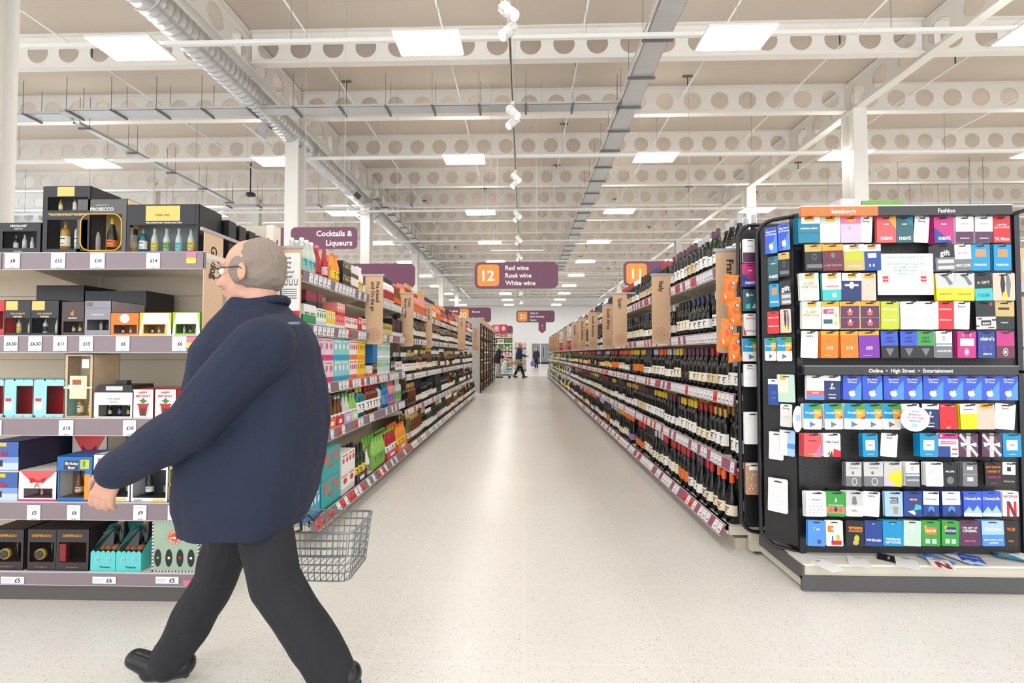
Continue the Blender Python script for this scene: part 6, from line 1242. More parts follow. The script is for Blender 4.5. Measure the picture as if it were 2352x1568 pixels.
sign(1432, 1625, 600, 656, 11.0, 'maroon hanging sign with orange 11 behind the wine shelves', '11', ())
sign(668, 820, 522, 571, 8.0, 'maroon hanging sign reading Cocktails and Liqueurs', None, ('Cocktails &', 'Liqueurs'), 'r', th=.10)
sign(540, 662, 524, 575, 12.6, 'plain maroon hanging sign behind the left column', None, ())
sign(985, 1056, 704, 724, 14.5, 'small maroon sign reading Sparkling wine over the left shelves', None, ('Sparkling wine',), 'r', th=.07)
sign(1045, 1128, 706, 740, 24.0, 'distant maroon sign with orange 20 for biscuits and cereal bars', '20', ('Biscuits', 'Cereal bars'), th=.1)
t, W, Hh = sign(1186, 1274, 713, 740, 24.0, 'distant maroon sign with orange 21 for olive oil, dressings, sauces', '21', ('Olive oil', 'Salad dressings', 'Sauces'), th=.09)
m = MB(); m.prism([(W * .08, -Hh / 2), (W * .27, -Hh / 2), (W * .27, -Hh / 2 - .42), (W * .175, -Hh / 2 - .58), (W * .08, -Hh / 2 - .42)], 0, .02, MAROON); m.text('5', (W * .175, -.001, -Hh / 2 - .17), WHITE, .1); m.box(W * .135, W * .215, -.004, 0, -Hh / 2 - .42, -Hh / 2 - .26, REDc); m.build('hanging_arrow', t)
sign(1086, 1178, 748, 772, 31.0, 'distant plain maroon sign behind the red boxes', None, ())
cbar = thing('sign_bar', 'thin white bar hung across the aisle above the sign 12', 'bar', (at(1187, 575, 11.6)[0], 11.6, at(1187, 575, 11.6)[2]))
MB().box(-.68, .68, -.015, .015, -.015, .015, WHITE).build('bar', cbar)
for s_ in (-.5, .5): MB().tube([(s_, 0, 0), (s_, 0, 7.88 - cbar.location.z)], .004, WHITE, 5).build('suspension_wire', cbar)
# ================================================================ people
from mathutils import noise as NZ
def capsule(m, p, q, r1, r2, mat=OFFW, seg=14):
    p = Vector(p); q = Vector(q); d = (q - p); L = max(d.length, 1e-4); d /= L; pts = []; rr = []
    for k in range(5): a = math.pi / 2 * k / 5; pts.append(p - d * r1 * math.cos(a)); rr.append(max(r1 * math.sin(a), r1 * .08))
    for k in range(7): f = k / 6; pts.append(p + d * L * f); rr.append(r1 + (r2 - r1) * f)
    for k in range(1, 6): a = math.pi / 2 * k / 5; pts.append(q + d * r2 * math.sin(a)); rr.append(max(r2 * math.cos(a), r2 * .08))
    m.tube(pts, rr, mat, seg)
def chain(m, pts, rr, mat=OFFW, seg=14):
    for i in range(len(pts) - 1): capsule(m, pts[i], pts[i + 1], rr[i], rr[i + 1], mat, seg)
def ell(m, c, r, mat=OFFW, rot=None, seg=16):
    T = m.T; m.T = Matrix.Translation(c) @ (rot or Matrix.Identity(4)); m.ball((0, 0, 0), 1, mat, seg, 12, r); m.T = T
def loft(m, rings, mat=OFFW, seg=24, exp=2.4):
    """rings: (centre, half depth x, half width y); closed at both ends"""
    vs = []; fs = []
    for c, a, b in rings:
        for k in range(seg):
            t = 2 * math.pi * k / seg; cx, sy = math.cos(t), math.sin(t)
            vs.append((c[0] + a * math.copysign(abs(cx) ** (2 / exp), cx), c[1] + b * math.copysign(abs(sy) ** (2 / exp), sy), c[2]))
    n = len(rings)
    for j in range(n - 1):
        for k in range(seg): k2 = (k + 1) % seg; fs.append((j * seg + k, (j + 1) * seg + k, (j + 1) * seg + k2, j * seg + k2))
    up = rings[-1][0][2] > rings[0][0][2]
    fs.append(tuple(range(seg))); fs.append(tuple((n - 1) * seg + k for k in range(seg - 1, -1, -1)))
    if up: fs = [f[::-1] for f in fs]
    m.add(vs, fs, mat, True)
def fuse(m, name, parent, mat, voxel, smooth=4, wob=0, wscale=8, cut=None):
    me = bpy.data.meshes.new('tmp'); me.from_pydata([tuple(v) for v in m.v], [], m.f); me.update()
    o = bpy.data.objects.new('tmp', me); COL.objects.link(o)
    r = o.modifiers.new('r', 'REMESH'); r.mode = 'VOXEL'; r.voxel_size = voxel; r.use_smooth_shade = True
    if smooth: s_ = o.modifiers.new('s', 'SMOOTH'); s_.iterations = smooth; s_.factor = .5
    dg = bpy.context.evaluated_depsgraph_get(); nm = bpy.data.meshes.new_from_object(o.evaluated_get(dg)); bpy.data.objects.remove(o)
    if wob:
        cs = [v.co.copy() for v in nm.vertices]; ns = [v.normal.copy() for v in nm.vertices]; flat = []
        for c_o, n_o in zip(cs, ns):
            q = c_o * wscale; flat.extend(c_o + n_o * wob * (NZ.noise(q) + .5 * NZ.noise(Vector((q.x * 2.3, q.y * 2.3, q.z * .9)))))
        nm.vertices.foreach_set('co', flat); nm.update()
    nm.name = name; nm.materials.clear(); nm.materials.append(mat)
    for p in nm.polygons: p.use_smooth = True; p.material_index = 0
    ob = bpy.data.objects.new(name, nm); COL.objects.link(ob); ob.parent = parent; return ob
def hand(m, wrist, d, thumb, palmn, L=.175, curl=.5, seg=8):
    """fingers leave the palm along d; thumb points to the thumb side; palmn is the palm normal they curl towards"""
    w = Vector(wrist); d = Vector(d).normalized(); s = Vector(thumb); s = (s - d * s.dot(d)).normalized(); n = Vector(palmn); n = (n - d * n.dot(d) - s * n.dot(s)).normalized()
    k = L / .18; P = lambda a, b, c: tuple(w + d * a * k + s * b * k + n * c * k)
    capsule(m, P(-.03, 0, 0), P(.02, 0, 0), .026 * k, .027 * k, seg=10)
    for b in (-.026, -.009, .009, .026): capsule(m, P(.015, b * .8, 0), P(.085, b, 0), .0145 * k, .0125 * k, seg=8)
    for b, ln, f in ((-.032, .062, 1.15), (-.0105, .078, 1.0), (.0115, .084, .95), (.034, .074, .85)):
        pts = [Vector(P(.085, b * .95, 0))]; a = .15 * curl * f; cur = pts[0]
        for seg_l in (.45, .32, .23):
            a += curl * f * .62; cur = cur + (d * math.cos(a) + n * math.sin(a)) * ln * seg_l * k + s * b * .04; pts.append(cur.copy())
        chain(m, pts, [.0098 * k, .0092 * k, .0085 * k, .0074 * k], seg=8)
    t0 = Vector(P(.018, .024, .004)); t1 = t0 + (s * .7 + d * .7 + n * .25) * .04 * k; t2 = t1 + (s * .35 + d * .85 + n * .35) * .032 * k; t3 = t2 + (s * .1 + d * .9 + n * .4) * .024 * k
    chain(m, [t0, t1, t2, t3], [.014 * k, .0115 * k, .0105 * k, .009 * k], seg=8)
def person(label, loc, rz, J, C, vox=.012, fine=False, scale=1.0):
    """J: joints in the person's own frame facing -x. C: materials"""
    t = thing('person', label, 'person', loc, rz); t.scale = (scale,) * 3; V = {k: Vector(v) for k, v in J.items() if k[:3] in ('hea', 'nec', 'che', 'pel', 'sh_', 'el_', 'wr_', 'hip', 'kn_', 'an_', 'toe')}
    h = V['head']; m = MB(); hs = 1.07 if fine else 1.0; tilt = Matrix.Rotation(J.get('nod', (0,))[0], 4, 'Y')
    def H(x, y, z): return tuple(h + (tilt @ Vector((x, y, z))) * hs)
    ell(m, H(.012, 0, .022), (.097, .076, .092)); ell(m, H(-.028, 0, -.035), (.063, .058, .082)); ell(m, H(-.05, 0, -.088), (.036, .036, .027)); ell(m, H(-.01, 0, -.075), (.055, .052, .04))
    capsule(m, H(-.088, 0, .012), H(-.108, 0, -.028), .008, .013); ell(m, H(-.098, .011, -.034), (.01, .009, .008)); ell(m, H(-.098, -.011, -.034), (.01, .009, .008))
    ell(m, H(-.083, 0, .028), (.014, .045, .010)); ell(m, H(-.088, 0, -.058), (.010, .024, .006)); ell(m, H(-.085, 0, -.069), (.011, .021, .007))
    for s in (-1, 1): ell(m, H(.014, s * .078, -.012), (.019, .008, .031), rot=Matrix.Rotation(.25 * s, 4, 'Z')); ell(m, H(-.06, s * .036, -.03), (.026, .022, .026))
    capsule(m, H(.025, 0, -.07), tuple(V['neck']), .055, .062)
    chest, pel = V['chest'], V['pelvis']
    loft(m, [(pel + Vector((0, 0, -.07)), .10, .12), (pel + Vector((0, 0, .02)), .12, .155), ((pel * .55 + chest * .45), .11, .14), (chest, .125, .17), (chest + Vector((0, 0, .10)), .10, .16), (V['neck'] + Vector((0, 0, -.02)), .05, .06)])
    for s in ('l', 'r'):
        chain(m, [V['sh_' + s], V['el_' + s], V['wr_' + s]], [.052, .042, .029]); chain(m, [V['hip_' + s], V['kn_' + s], V['an_' + s]], [.078, .055, .038])
        a = V['an_' + s]; toe = V['toe_' + s]; capsule(m, a, a + (toe - a) * .5 + Vector((0, 0, -.02)), .03, .022)
        hd = J.get('hand_' + s)
        if fine: hand(m, *hd)
        elif hd: ell(m, Vector(hd[0]) + Vector(hd[1]).normalized() * .07, (.035, .025, .055))
        if not fine and not hd: hand(m, V['wr_' + s], (V['wr_' + s] - V['el_' + s]), (-1, 0, .2), (0, 1 if s == 'l' else -1, 0), .17, .4)
    fuse(m, 'body', t, C['skin'], vox, 3 if fine else 2)
    # eyes and brows
    if fine:
        for s in (-1, 1):
            e = MB(); e.ball(H(-.0765, s * .031, .004), .0125, M((236, 232, 226), .2), 12, 8); e.ball(H(-.0865, s * .032, .003), .0055, M((60, 70, 80), .2), 10, 6); e.build('eye', t)
            b = MB(); capsule(b, H(-.092, s * .018, .032), H(-.078, s * .05, .032), .004, .003, C['hair'], 6); b.build('eyebrow', t)
    hm = MB()
    if C.get('bald'):
        ell(hm, H(.036, 0, .024), (.082, .081, .094)); ell(hm, H(.034, 0, -.012), (.078, .080, .070)); ell(hm, H(-.004, .058, .0), (.036, .022, .05)); ell(hm, H(-.004, -.058, .0), (.036, .022, .05))
    else:
        ell(hm, H(.024, 0, .022), (.100, .088, .098)); ell(hm, H(.05, 0, -.05), (.062, .075, .07))
    fuse(hm, 'hair', t, C['hair'], .006 if fine else vox, 2, .003, 60)
    # jacket
    jm = MB(); loft(jm, [(Vector(c), a, b) for c, a, b in J['coat']], exp=3.0 if fine else 2.4)
    for s in ('l', 'r'):
        w = V['wr_' + s]; e = V['el_' + s]; r0, r1, r2 = J.get('sleeve', (.085, .07, .052))
        chain(jm, [V['sh_' + s], e, e + (w - e) * .93], [r0, r1, r2])
    if fine: chain(jm, [V['sh_l'] + Vector((0, .06, .03)), V['sh_r'] + Vector((0, -.06, .03))], [.075, .075])
    jm2 = jm
    j = fuse(jm2, 'jacket', t, C['coat'], vox, 4, .010 if fine else .006, 7)
    cl = MB(); n = V['neck']; pts = []
    for k in range(17): a = 2 * math.pi * k / 16; pts.append(tuple(n + Vector((.072 * math.cos(a) + .005, .072 * math.sin(a), .012 + .025 * math.cos(a)))))
    cl.tube(pts[:-1], .016, C['coat'], 8, closed=True); cl.build('collar', j)
    tm = MB()
    for s in ('l', 'r'):
        hp, kn, an = V['hip_' + s], V['kn_' + s], V['an_' + s]; r0, r1, r2 = J.get('legr', (.098, .078, .058))
        chain(tm, [hp, hp * .5 + kn * .5, kn, kn * .5 + an * .5, an + (an - kn) * .06], [r0, (r0 + r1) / 2 + .004, r1, (r1 + r2) / 2 + .003, r2])
    loft(tm, [(pel + Vector((0, 0, -.10)), .10, .13), (pel + Vector((0, 0, .10)), .115, .155)])
    fuse(tm, 'trousers', t, C['trousers'], vox, 3, .008 if fine else .004, 9)
    for s in ('l', 'r'):
        a, toe = V['an_' + s], V['toe_' + s]; sm_ = MB(); fwd = (toe - a); fwd.z = 0; fwd = fwd.normalized(); d = (toe - a).normalized(); up = d.cross(Vector((0, 1, 0)) if abs(fwd.x) > .5 else Vector((1, 0, 0))).normalized()
        if up.z < 0: up = -up
        heel = a - up * .045 - d * .03 + up * 0
        capsule(sm_, heel, heel + d * .10, .043, .041); capsule(sm_, heel + d * .08, toe, .041, .033); capsule(sm_, a, heel + d * .05, .045, .048)
        sh = fuse(sm_, 'shoe', t, C['shoe'], min(vox, .008), 3)
        if fine: so = MB(); capsule(so, heel - up * .036 - d * .01, toe - up * .026, .012, .012, M((18, 18, 20), .6), 8); so.build('sole', sh)
    return t, H, V
def pj(px, py, Y, o): a = at(px, py, Y); return (a[0] - o[0], a[1] - o[1], a[2] - o[2])
O = (at(570, 812, 1.57)[0], 1.57, 0); q = lambda x, y, Y: pj(x, y, Y, O)
def ring(px0, px1, py, w, Y=1.57): a = q(px0, py, Y); b = q(px1, py, Y); return (((a[0] + b[0]) / 2, Y - 1.57, a[2]), (b[0] - a[0]) / 2, w)
J = dict(head=q(578, 626, 1.57), neck=q(602, 712, 1.57), chest=q(596, 850, 1.57), pelvis=q(582, 1062, 1.57), nod=(-.08,),
    sh_l=q(604, 795, 1.385), el_l=q(438, 975, 1.33), wr_l=q(262, 1082, 1.33), sh_r=q(600, 800, 1.745), el_r=q(672, 960, 1.80), wr_r=q(692, 1118, 1.80),
    hip_l=q(586, 1085, 1.52), kn_l=q(634, 1335, 1.48), an_l=q(762, 1540, 1.46), toe_l=q(672, 1618, 1.45),
    hip_r=q(575, 1080, 1.625), kn_r=q(498, 1325, 1.66), an_r=q(398, 1500, 1.66), toe_r=q(312, 1512, 1.64),
    coat=[ring(456, 684, 1197, .20), ring(450, 706, 1140, .215), ring(452, 728, 1060, .215), ring(458, 736, 970, .205), ring(468, 730, 880, .195), ring(484, 712, 800, .185), ring(512, 690, 748, .15), ring(535, 660, 712, .095), ring(548, 642, 690, .075)],
    sleeve=(.098, .078, .058), legr=(.084, .078, .066))
J['hand_l'] = (J['wr_l'], (-.42, .02, -.9), (-.7, -.1, .3), (.3, .95, -.1), .165, .42)
J['hand_r'] = (J['wr_r'], (.05, 0, -1), (-1, 0, 0), (0, -1, 0), .165, 1.9)
NAVY = M((27, 36, 61), .8, noise=.18, nscale=160, bump=.25); CHAR = M((34, 35, 41), .85, noise=.12, nscale=120, bump=.15)
SKIN = M((216, 164, 142), .5, noise=.05, nscale=20); HGREY = M((148, 134, 124), .85, noise=.2, nscale=140, bump=.4)
man, Hh_, Vm = person('man walking left in a navy jacket and dark trousers, holding a basket', O, 0, J, dict(skin=SKIN, hair=HGREY, coat=NAVY, trousers=CHAR, shoe=M((20, 22, 28), .3), bald=True), vox=.0055, fine=True)
g = MB(); GM = M((44, 46, 54), .3)
for s in (-1, 1):
    g.tube([Hh_(-.098, s * .034 + .024 * math.cos(a * .5236), .002 + .017 * math.sin(a * .5236)) for a in range(12)], .0018, GM, 6, closed=True)
    g.tube([Hh_(-.097, s * .058, .006), Hh_(-.05, s * .078, .006), Hh_(.01, s * .085, .004), Hh_(.026, s * .083, -.008)], .0022, GM, 6)
g.tube([Hh_(-.099, -.01, .005), Hh_(-.103, 0, .009), Hh_(-.099, .01, .005)], .0018, GM, 6); g.build('glasses', man)
st_ = MB(); pk = q(640, 762, 1.36)
a0 = Vector(q(640, 745, 1.40)); a1 = Vector(q(688, 742, 1.44)); st_.tube([a0, (a0 + a1) / 2 + Vector((0, -.012, .0)), a1], .005, M((120, 136, 160), .4), 6); st_.build('shoulder_piping', man)
# basket
WB = M((150, 154, 158), .35, .6); hw = Vector(at(700, 1150, 1.80))
bk = thing('shopping_basket', 'grey wire shopping basket carried behind the walking man', 'basket', (at(738, 1200, 1.80)[0], 1.80, at(738, 1303, 1.80)[2]))
bh = at(738, 1196, 1.80)[2] - at(738, 1303, 1.80)[2]
def brect(k, z): a, b = (.17 - .02 * k), (.12 - .015 * k); return [(x, y, z) for x, y in rrect(0, 0, 2 * a, 2 * b, .03, 3)]
m = MB()
for i in range(7): m.tube(brect((6 - i) / 6, bh * i / 6), .0028 if i < 6 else .005, WB, 6, closed=True)
for i in range(13):
    x = -.15 + .025 * i
    for s in (-1, 1): m.tube([(x * .9, s * .103, 0), (x, s * .12, bh)], .0018, WB, 5)
    m.tube([(x * .9, -.103, 0), (x * .9, .103, 0)], .0018, WB, 5)
for i in range(9):
    y = -.1 + .025 * i
    for s in (-1, 1): m.tube([(s * .148, y * .88, 0), (s * .168, y, bh)], .0018, WB, 5)
m.build('wire_basket', bk)
hz = hw.z - bk.location.z - .065; m = MB(); hx = hw.x - bk.location.x
m.tube([(-.05, -.12, bh), (hx * .8, -.05, hz - .03), (hx, -.03, hz), (hx, .03, hz), (hx * .8, .05, hz - .03), (-.05, .12, bh)], .005, M((50, 50, 56), .4), 8); m.build('handle', bk)
# far shoppers: frame facing -x
def far_pose(stride, lean, armf, lean2=0):
    hp = .86
    d = dict(head=(-.10 * lean - .02, 0, 1.53), neck=(-.04 * lean, 0, 1.40), chest=(-.03 * lean, 0, 1.22), pelvis=(0, 0, .90), sh_l=(-.03 * lean, -.17, 1.33), sh_r=(-.03 * lean, .17, 1.33), hip_l=(0, -.09, hp), hip_r=(0, .09, hp),
      kn_l=(-.12 * stride, -.09, .48), an_l=(-.26 * stride, -.09, .09), toe_l=(-.26 * stride - .15, -.09, .04), kn_r=(.02 * stride, .09, .47), an_r=(.26 * stride, .09, .11), toe_r=(.26 * stride - .14, .09, .04))
    for s, y in (('l', -.19), ('r', .19)):
        if armf: d['el_' + s] = (-.08, y - .02, 1.08); d['wr_' + s] = (-.32, y * .8, 1.02)
        else: d['el_' + s] = (.06 * (1 if s == 'l' else -1), y * 1.12, 1.06); d['wr_' + s] = (-.08, y * 1.1, .84)
    d['coat'] = [((.02, 0, .72), .15, .21), ((.01, 0, .9), .16, .215), ((0, 0, 1.1), .155, .21), ((-.03 * lean, 0, 1.28), .145, .20), ((-.03 * lean, 0, 1.38), .09, .12), ((-.04 * lean, 0, 1.44), .06, .07)]
    d['sleeve'] = (.075, .06, .05); d['legr'] = (.09, .075, .062); return d
DK = M((34, 32, 40), .8, noise=.1, nscale=60); NV2 = M((40, 50, 84), .8, noise=.1, nscale=60); BG = M((186, 176, 164), .8); BKT = M((34, 34, 38), .8)
g1 = at(1143, 866, 22.6); person('shopper in a dark coat and beige trousers pushing a loaded trolley', (g1[0], 22.6, 0), math.pi, far_pose(.35, 2.0, True), dict(skin=SKIN, hair=M((110, 106, 108), .8), coat=DK, trousers=BG, shoe=M((24, 22, 26), .4)), .016)
g2 = at(1192, 866, 22.3); person('man in a navy jacket striding beside the distant trolley', (g2[0], 22.9, 0), math.pi, far_pose(.85, .6, True), dict(skin=SKIN, hair=HGREY, coat=NV2, trousers=BKT, shoe=M((80, 80, 86), .5), bald=True), .016, scale=1.06)
g3 = at(1232, 846, 36.5); person('distant shopper in a dark coat walking towards us with a bag', (g3[0], 36.5, 0), math.radians(80), far_pose(.4, .4, False), dict(skin=SKIN, hair=M((196, 170, 140), .8), coat=M((44, 44, 50), .8), trousers=BKT, shoe=M((120, 90, 70), .5)), .02)
m = MB(); m.prism([(-.14, 0), (.16, 0), (.2, .3), (.06, .42), (-.1, .42), (-.2, .26)], -.08, .08, M((120, 84, 170), .5), axis='y'); m.prism([(-.3, .05), (-.12, .02), (-.08, .34), (-.26, .34)], -.07, .07, M((236, 236, 240), .5)); m.tube([(-.05, 0, .42), (0, 0, .52), (.05, 0, .42)], .012, WHITE, 6)
o = m.build('carrier_bag'); o.location = at(1224, 841, 36.4); tag(o, 'purple and white carrier bags held by the distant shopper', 'bag')
# trolley
tr_ = thing('shopping_trolley', 'wire shopping trolley with bread crossing the far end of the aisle', 'trolley', (at(1187, 866, 22.45)[0], 22.45, 0)); MT = M((176, 178, 182), .3, .7)
m = MB()
for z, k in ((.62, .84), (.72, .89), (.82, .94), (.92, 1.0)): m.tube([(x * k, y * k, z) for x, y in rrect(0, 0, .84, .5, .05, 3)], .008, MT, 5, closed=True)
for i in range(15): x = -.4 + .8 * i / 14; m.tube([(x * .84, -.21, .62), (x, -.25, .92)], .004, MT, 4).tube([(x * .84, .21, .62), (x, .25, .92)], .004, MT, 4).tube([(x * .84, -.21, .62), (x * .84, .21, .62)], .004, MT, 4)
m.build('wire_basket', tr_)
m = MB()
for s in (-1, 1): m.tube([(-.42, s * .2, .98), (-.3, s * .2, .6), (.3, s * .2, .14), (-.38, s * .2, .14)], .014, MT, 6)
m.build('frame', tr_); MB().tube([(-.46, -.24, 1.0), (-.46, .24, 1.0)], .018, M((120, 120, 124), .4), 8).build('handle', tr_)
for x in (-.36, .32):
    for s in (-1, 1): MB().lathe([(.001, -.015), (.06, -.015), (.06, .015), (.001, .015)], M((40, 40, 42), .5), 12, c=(x, s * .2, .06), axis='y').build('wheel', tr_)
for k, (x, y, col) in enumerate(((-.2, 0, (226, 160, 80)), (-.02, .08, (236, 190, 120)), (.12, -.05, (214, 140, 60)), (.24, .06, (232, 176, 100)), (.05, -.14, (120, 170, 90)))):
    m = MB(); m.T = Matrix.Rotation(.5, 4, 'Y'); m.ball((0, 0, 0), 1, M(col, .5), 12, 8, (.15, .06, .06)); m.T = None; o = m.build('bread_loaf'); o.location = (tr_.location.x + x, 22.45 + y, .75 + .03 * (k % 3)); tag(o, '%s in the distant trolley, %s from the handle' % ('green packet' if k == 4 else 'wrapped loaf', cn[k]), 'bread' if k < 4 else 'packet')
m = MB(); loft(m, [(Vector((0, 0, 0)), .10, .10), (Vector((0, 0, .18)), .15, .13), (Vector((.02, 0, .4)), .10, .1), (Vector((.04, 0, .56)), .05, .04)], M((206, 226, 212), .5))
o = m.build('carrier_bag'); o.location = (tr_.location.x - .62, 22.2, .32); tag(o, 'pale green carrier bag hanging from the distant trolley', 'bag')
# ================================================================ far shelving
def endcap(px0, px1, py_top, Y, lab, shelf_py, prods, short):
    A = at(px0, 812, Y); B = at(px1, 812, Y); t = thing('shelving_bay', lab, 'shelving', ((A[0] + B[0]) / 2, Y + .3, 0)); zt = at(0, py_top, Y)[2]
    m = MB(); m.box(A[0], B[0], Y + .45, Y + .5, 0, zt, OFFW); put(m, 'back_panel', t)
    m = MB(); m.box(A[0], A[0] + .03, Y + .02, Y + .45, 0, zt, WHITE).box(B[0] - .03, B[0], Y + .02, Y + .45, 0, zt, WHITE); put(m, 'side_panel', t)
    m = MB(); m.box(A[0], B[0], Y + .03, Y + .45, 0, .1, DGREY); put(m, 'kick_plate', t)
    for i, py in enumerate(shelf_py):
        z = at(px0, py, Y)[2]; m = MB(); m.box(A[0] + .001, B[0] - .001, Y, Y + .45, z - .04, z, WHITE); put(m, 'shelf', t)
        nm, n, h, cols, lb = prods[i]; st2 = (B[0] - A[0] - .08) / n
        for k in range(n):
            m = MB(); w_ = st2 * .44; c1, c2 = cols[k % len(cols)], cols[(k + 1) % len(cols)]
            if nm == 'bottle': m.lathe([(w_ * .9, 0), (w_, .01), (w_, h * .65), (w_ * .4, h * .8), (w_ * .4, h)], c1, 10, smooth=True); m.lathe([(w_ * 1.01, h * .15), (w_ * 1.01, h * .5)], c2, 10, caps=False)
            else: m.box(-w_, w_, -w_ * .6, w_ * .6, 0, h, c1); m.box(-w_ * .7, w_ * .7, -w_ * .61, -w_ * .6, h * .3, h * .75, c2)
            o = m.build('grocery_' + nm); o.location = (A[0] + .04 + st2 * (k + .5), Y + .12, z + .001); tag(o, '%s, %s shelf from top, %s, %s from left' % (lb, cn[i], short, cn[k]), 'bottle' if nm == 'bottle' else 'box', 'row %d of %s' % (i, lab[:30]))
    return t
def gm(*a): return M(a, .45)
endcap(1122, 1178, 766, 25.0, 'white shelf end with green and pink drinks, far end of aisle', [(774), (788), (803), (817), (831), (844), (857)],
   [('box', 4, .16, [gm(196, 190, 176), gm(230, 226, 220), gm(216, 44, 50)], 'pale box'), ('box', 3, .22, [gm(150, 70, 40), gm(240, 236, 224), gm(110, 180, 70)], 'brown and white box'), ('bottle', 7, .30, [gm(216, 236, 212), gm(120, 180, 110)], 'green and white bottle'), ('bottle', 7, .28, [gm(236, 170, 176), gm(250, 236, 236)], 'pink bottle'),
    ('box', 5, .2, [gm(180, 60, 60), gm(240, 230, 226)], 'dark red box'), ('box', 6, .24, [gm(90, 110, 180), gm(240, 200, 90)], 'blue and yellow box'), ('box', 6, .2, [gm(90, 190, 220), gm(230, 236, 240)], 'light blue pack')], 'far shelf end')
endcap(1181, 1210, 786, 31.0, 'narrow white shelf end of small groceries behind the trolley', [796, 803, 810, 817, 825], [('box', 5, .18, [gm(200, 120, 90), gm(240, 230, 220)], 'small orange box'), ('box', 5, .18, [gm(230, 190, 170), gm(120, 60, 50)], 'small peach box'), ('box', 5, .18, [gm(160, 170, 190), gm(240, 240, 240)], 'small grey box'), ('bottle', 5, .2, [gm(200, 150, 90), gm(240, 240, 230)], 'small amber bottle'), ('box', 5, .2, [gm(220, 220, 214), gm(120, 150, 110)], 'small white box')], 'narrow far shelf end')
for k, (a, b, col) in enumerate(((1133, 1149, (232, 110, 136)), (1149, 1164, (224, 40, 52)))):
    A = at(a, 745, 25.15); B = at(b, 763, 25.15); m = MB(); m.box(A[0], B[0] - .004, 25.15, 25.5, B[2], A[2], M(col, .45)); c = ((A[0] + B[0]) / 2, (A[2] + B[2]) / 2)
    m.add([(c[0] + .11 * math.cos(x * .5), 25.148, c[1] + .14 * math.sin(x * .5)) for x in range(12)], [tuple(range(12))], M((248, 210, 214), .5)); tag(m.build('promotion_box'), '%s cube box on top of the far shelf end' % ('pink' if k == 0 else 'bright red'), 'box')
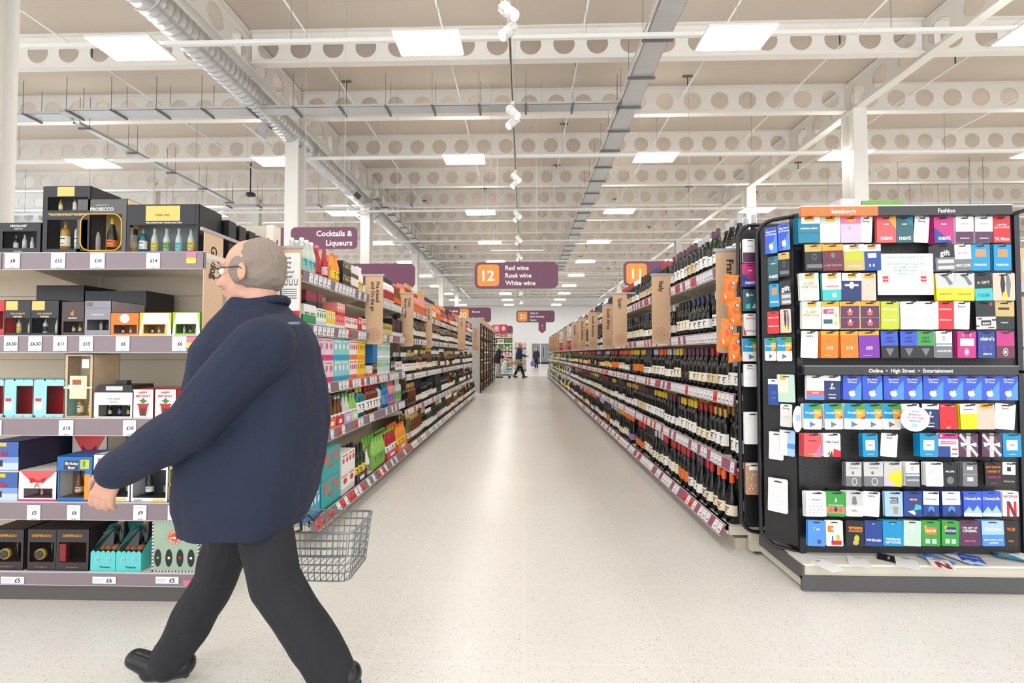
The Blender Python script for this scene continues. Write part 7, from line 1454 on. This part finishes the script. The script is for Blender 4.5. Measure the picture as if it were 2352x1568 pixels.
# sparkling wine: black wire racks and last bays on the left
for k in range(3):
    bay(-1, 13.9 + 0 * k, 1.0, 1.32, 1.39, L5B, MAUVE, False, '', 1) if 0 else None
sp = MB(); y0 = LY5[8] + .02; WOOD = M((214, 176, 130), .6, noise=.1, nscale=12)
t = thing('display_cabinet', 'tall grey end panel with wooden header before the black racks', 'cabinet', (-1.6, y0 + .6, 0))
m = MB(); m.box(-1.9, -1.34, 13.86, 13.9, 0, 2.30, M((176, 172, 168), .5)); put(m, 'end_panel', t); m = MB(); m.box(-1.36, -1.30, 13.9, 20.6, 2.13, 2.30, WOOD); put(m, 'wooden_header', t)
m = MB(); m.box(-1.92, -1.88, 13.9, 20.6, 0, 2.3, M((120, 112, 104), .6)); put(m, 'back_panel', t)
IR = M((40, 36, 34), .5); rnd = random.Random(77); fill = MB()
for k in range(6):
    ya = 13.93 + 1.11 * k; t = thing('wine_rack', 'black metal lattice rack of bottles at the far left, %s from the grey panel' % cn[k], 'rack', (-1.6, ya + .5, 0))
    m = MB()
    for yy in (ya, ya + 1.07): m.box(-1.345, -1.305, yy, yy + .04, 0, 2.13, IR).box(-1.87, -1.84, yy, yy + .03, 0, 2.13, IR)
    put(m, 'post', t); m = MB()
    for z in (.1, .5, .9, 1.3, 1.7, 2.1): m.box(-1.33, -1.31, ya, ya + 1.1, z, z + .02, IR)
    put(m, 'rail', t)
    for z in (.12, .52, .92, 1.32, 1.72):
        m = MB(); m.box(-1.87, -1.34, ya + .04, ya + 1.06, z - .02, z, M((160, 130, 96), .6)); put(m, 'shelf', t)
        y = ya + .1
        while y < ya + 1.05:
            fill.T = Matrix.Translation((-1.42, y, z)); g, l, c = rnd.choice(['green', 'olive', 'yellow', 'amber', 'orange', 'pink', 'black']), rnd.choice(['white', 'cream', 'yellow', 'orange']), rnd.choice(['gold', 'yellow', 'orange', 'pink', 'black']); bottle_into(fill, 'champ', G[g], LB[l], CP[c], seg=6); y += .1
fill.T = None; tag(fill.build('sparkling_bottle'), 'the many sparkling wine bottles standing in the black racks', 'bottle', kind='stuff')
# rows of goods on the hidden-away left background and wall glazing seen past the column
gl = thing('window_1', 'pale glazed band high in the left wall', 'window', (XL + .01, 20, 4.6)); gl['kind'] = 'structure'
for k in range(6):
    m = MB(); yy = -6 + 2.2 * k; m.box(0, .06, yy, yy + .08, -1.4, 1.6, WHITE).box(0, .06, yy, yy + 2.2, 1.55, 1.6, WHITE).box(0, .06, yy, yy + 2.2, -1.4, -1.35, WHITE); m.build('window_frame', gl)
    m = MB(); m.box(.01, .02, yy + .08, yy + 2.2, -1.35, 1.55, M((200, 222, 240), .15, emit=4.0)); m.build('pane', gl)
sp_ = thing('projector', 'small black device clamped above the far left tray', 'camera', (at(575, 447, 15.6)[0], 15.6, at(575, 447, 15.6)[2]))
MB().box(-.12, .14, -.08, .08, -.05, .06, INK).build('housing', sp_); MB().tube([(0, 0, .06), (0, 0, 7.89 - sp_.location.z)], .02, INK, 6).build('mount', sp_)
# boxes behind the header of the card stand
for a, b, c, d, col, lab in ((1931, 1978, 456, 474, (226, 226, 228), 'plain white box top behind the orange header'), (1980, 2077, 461, 474, (120, 180, 80), 'bright green packet top behind the black header')):
    A = at(a, c, 3.0); B = at(b, d, 3.0); m = MB(); m.box(A[0], B[0], 3.0, 3.2, 1.90, A[2], M(col, .5, noise=.2, nscale=20)); tag(m.build('display_box'), lab, 'box')
bs = thing('shelving_bay', 'cream shelf unit standing back to back behind the gift card stand', 'shelving', (2.3, 3.1, 0))
m = MB(); m.box(1.74, 3.0, 2.95, 2.98, 0, 1.86, OFFW); put(m, 'back_panel', bs); m = MB(); m.box(1.74, 3.0, 2.98, 3.4, 1.86, 1.898, OFFW); put(m, 'shelf', bs)
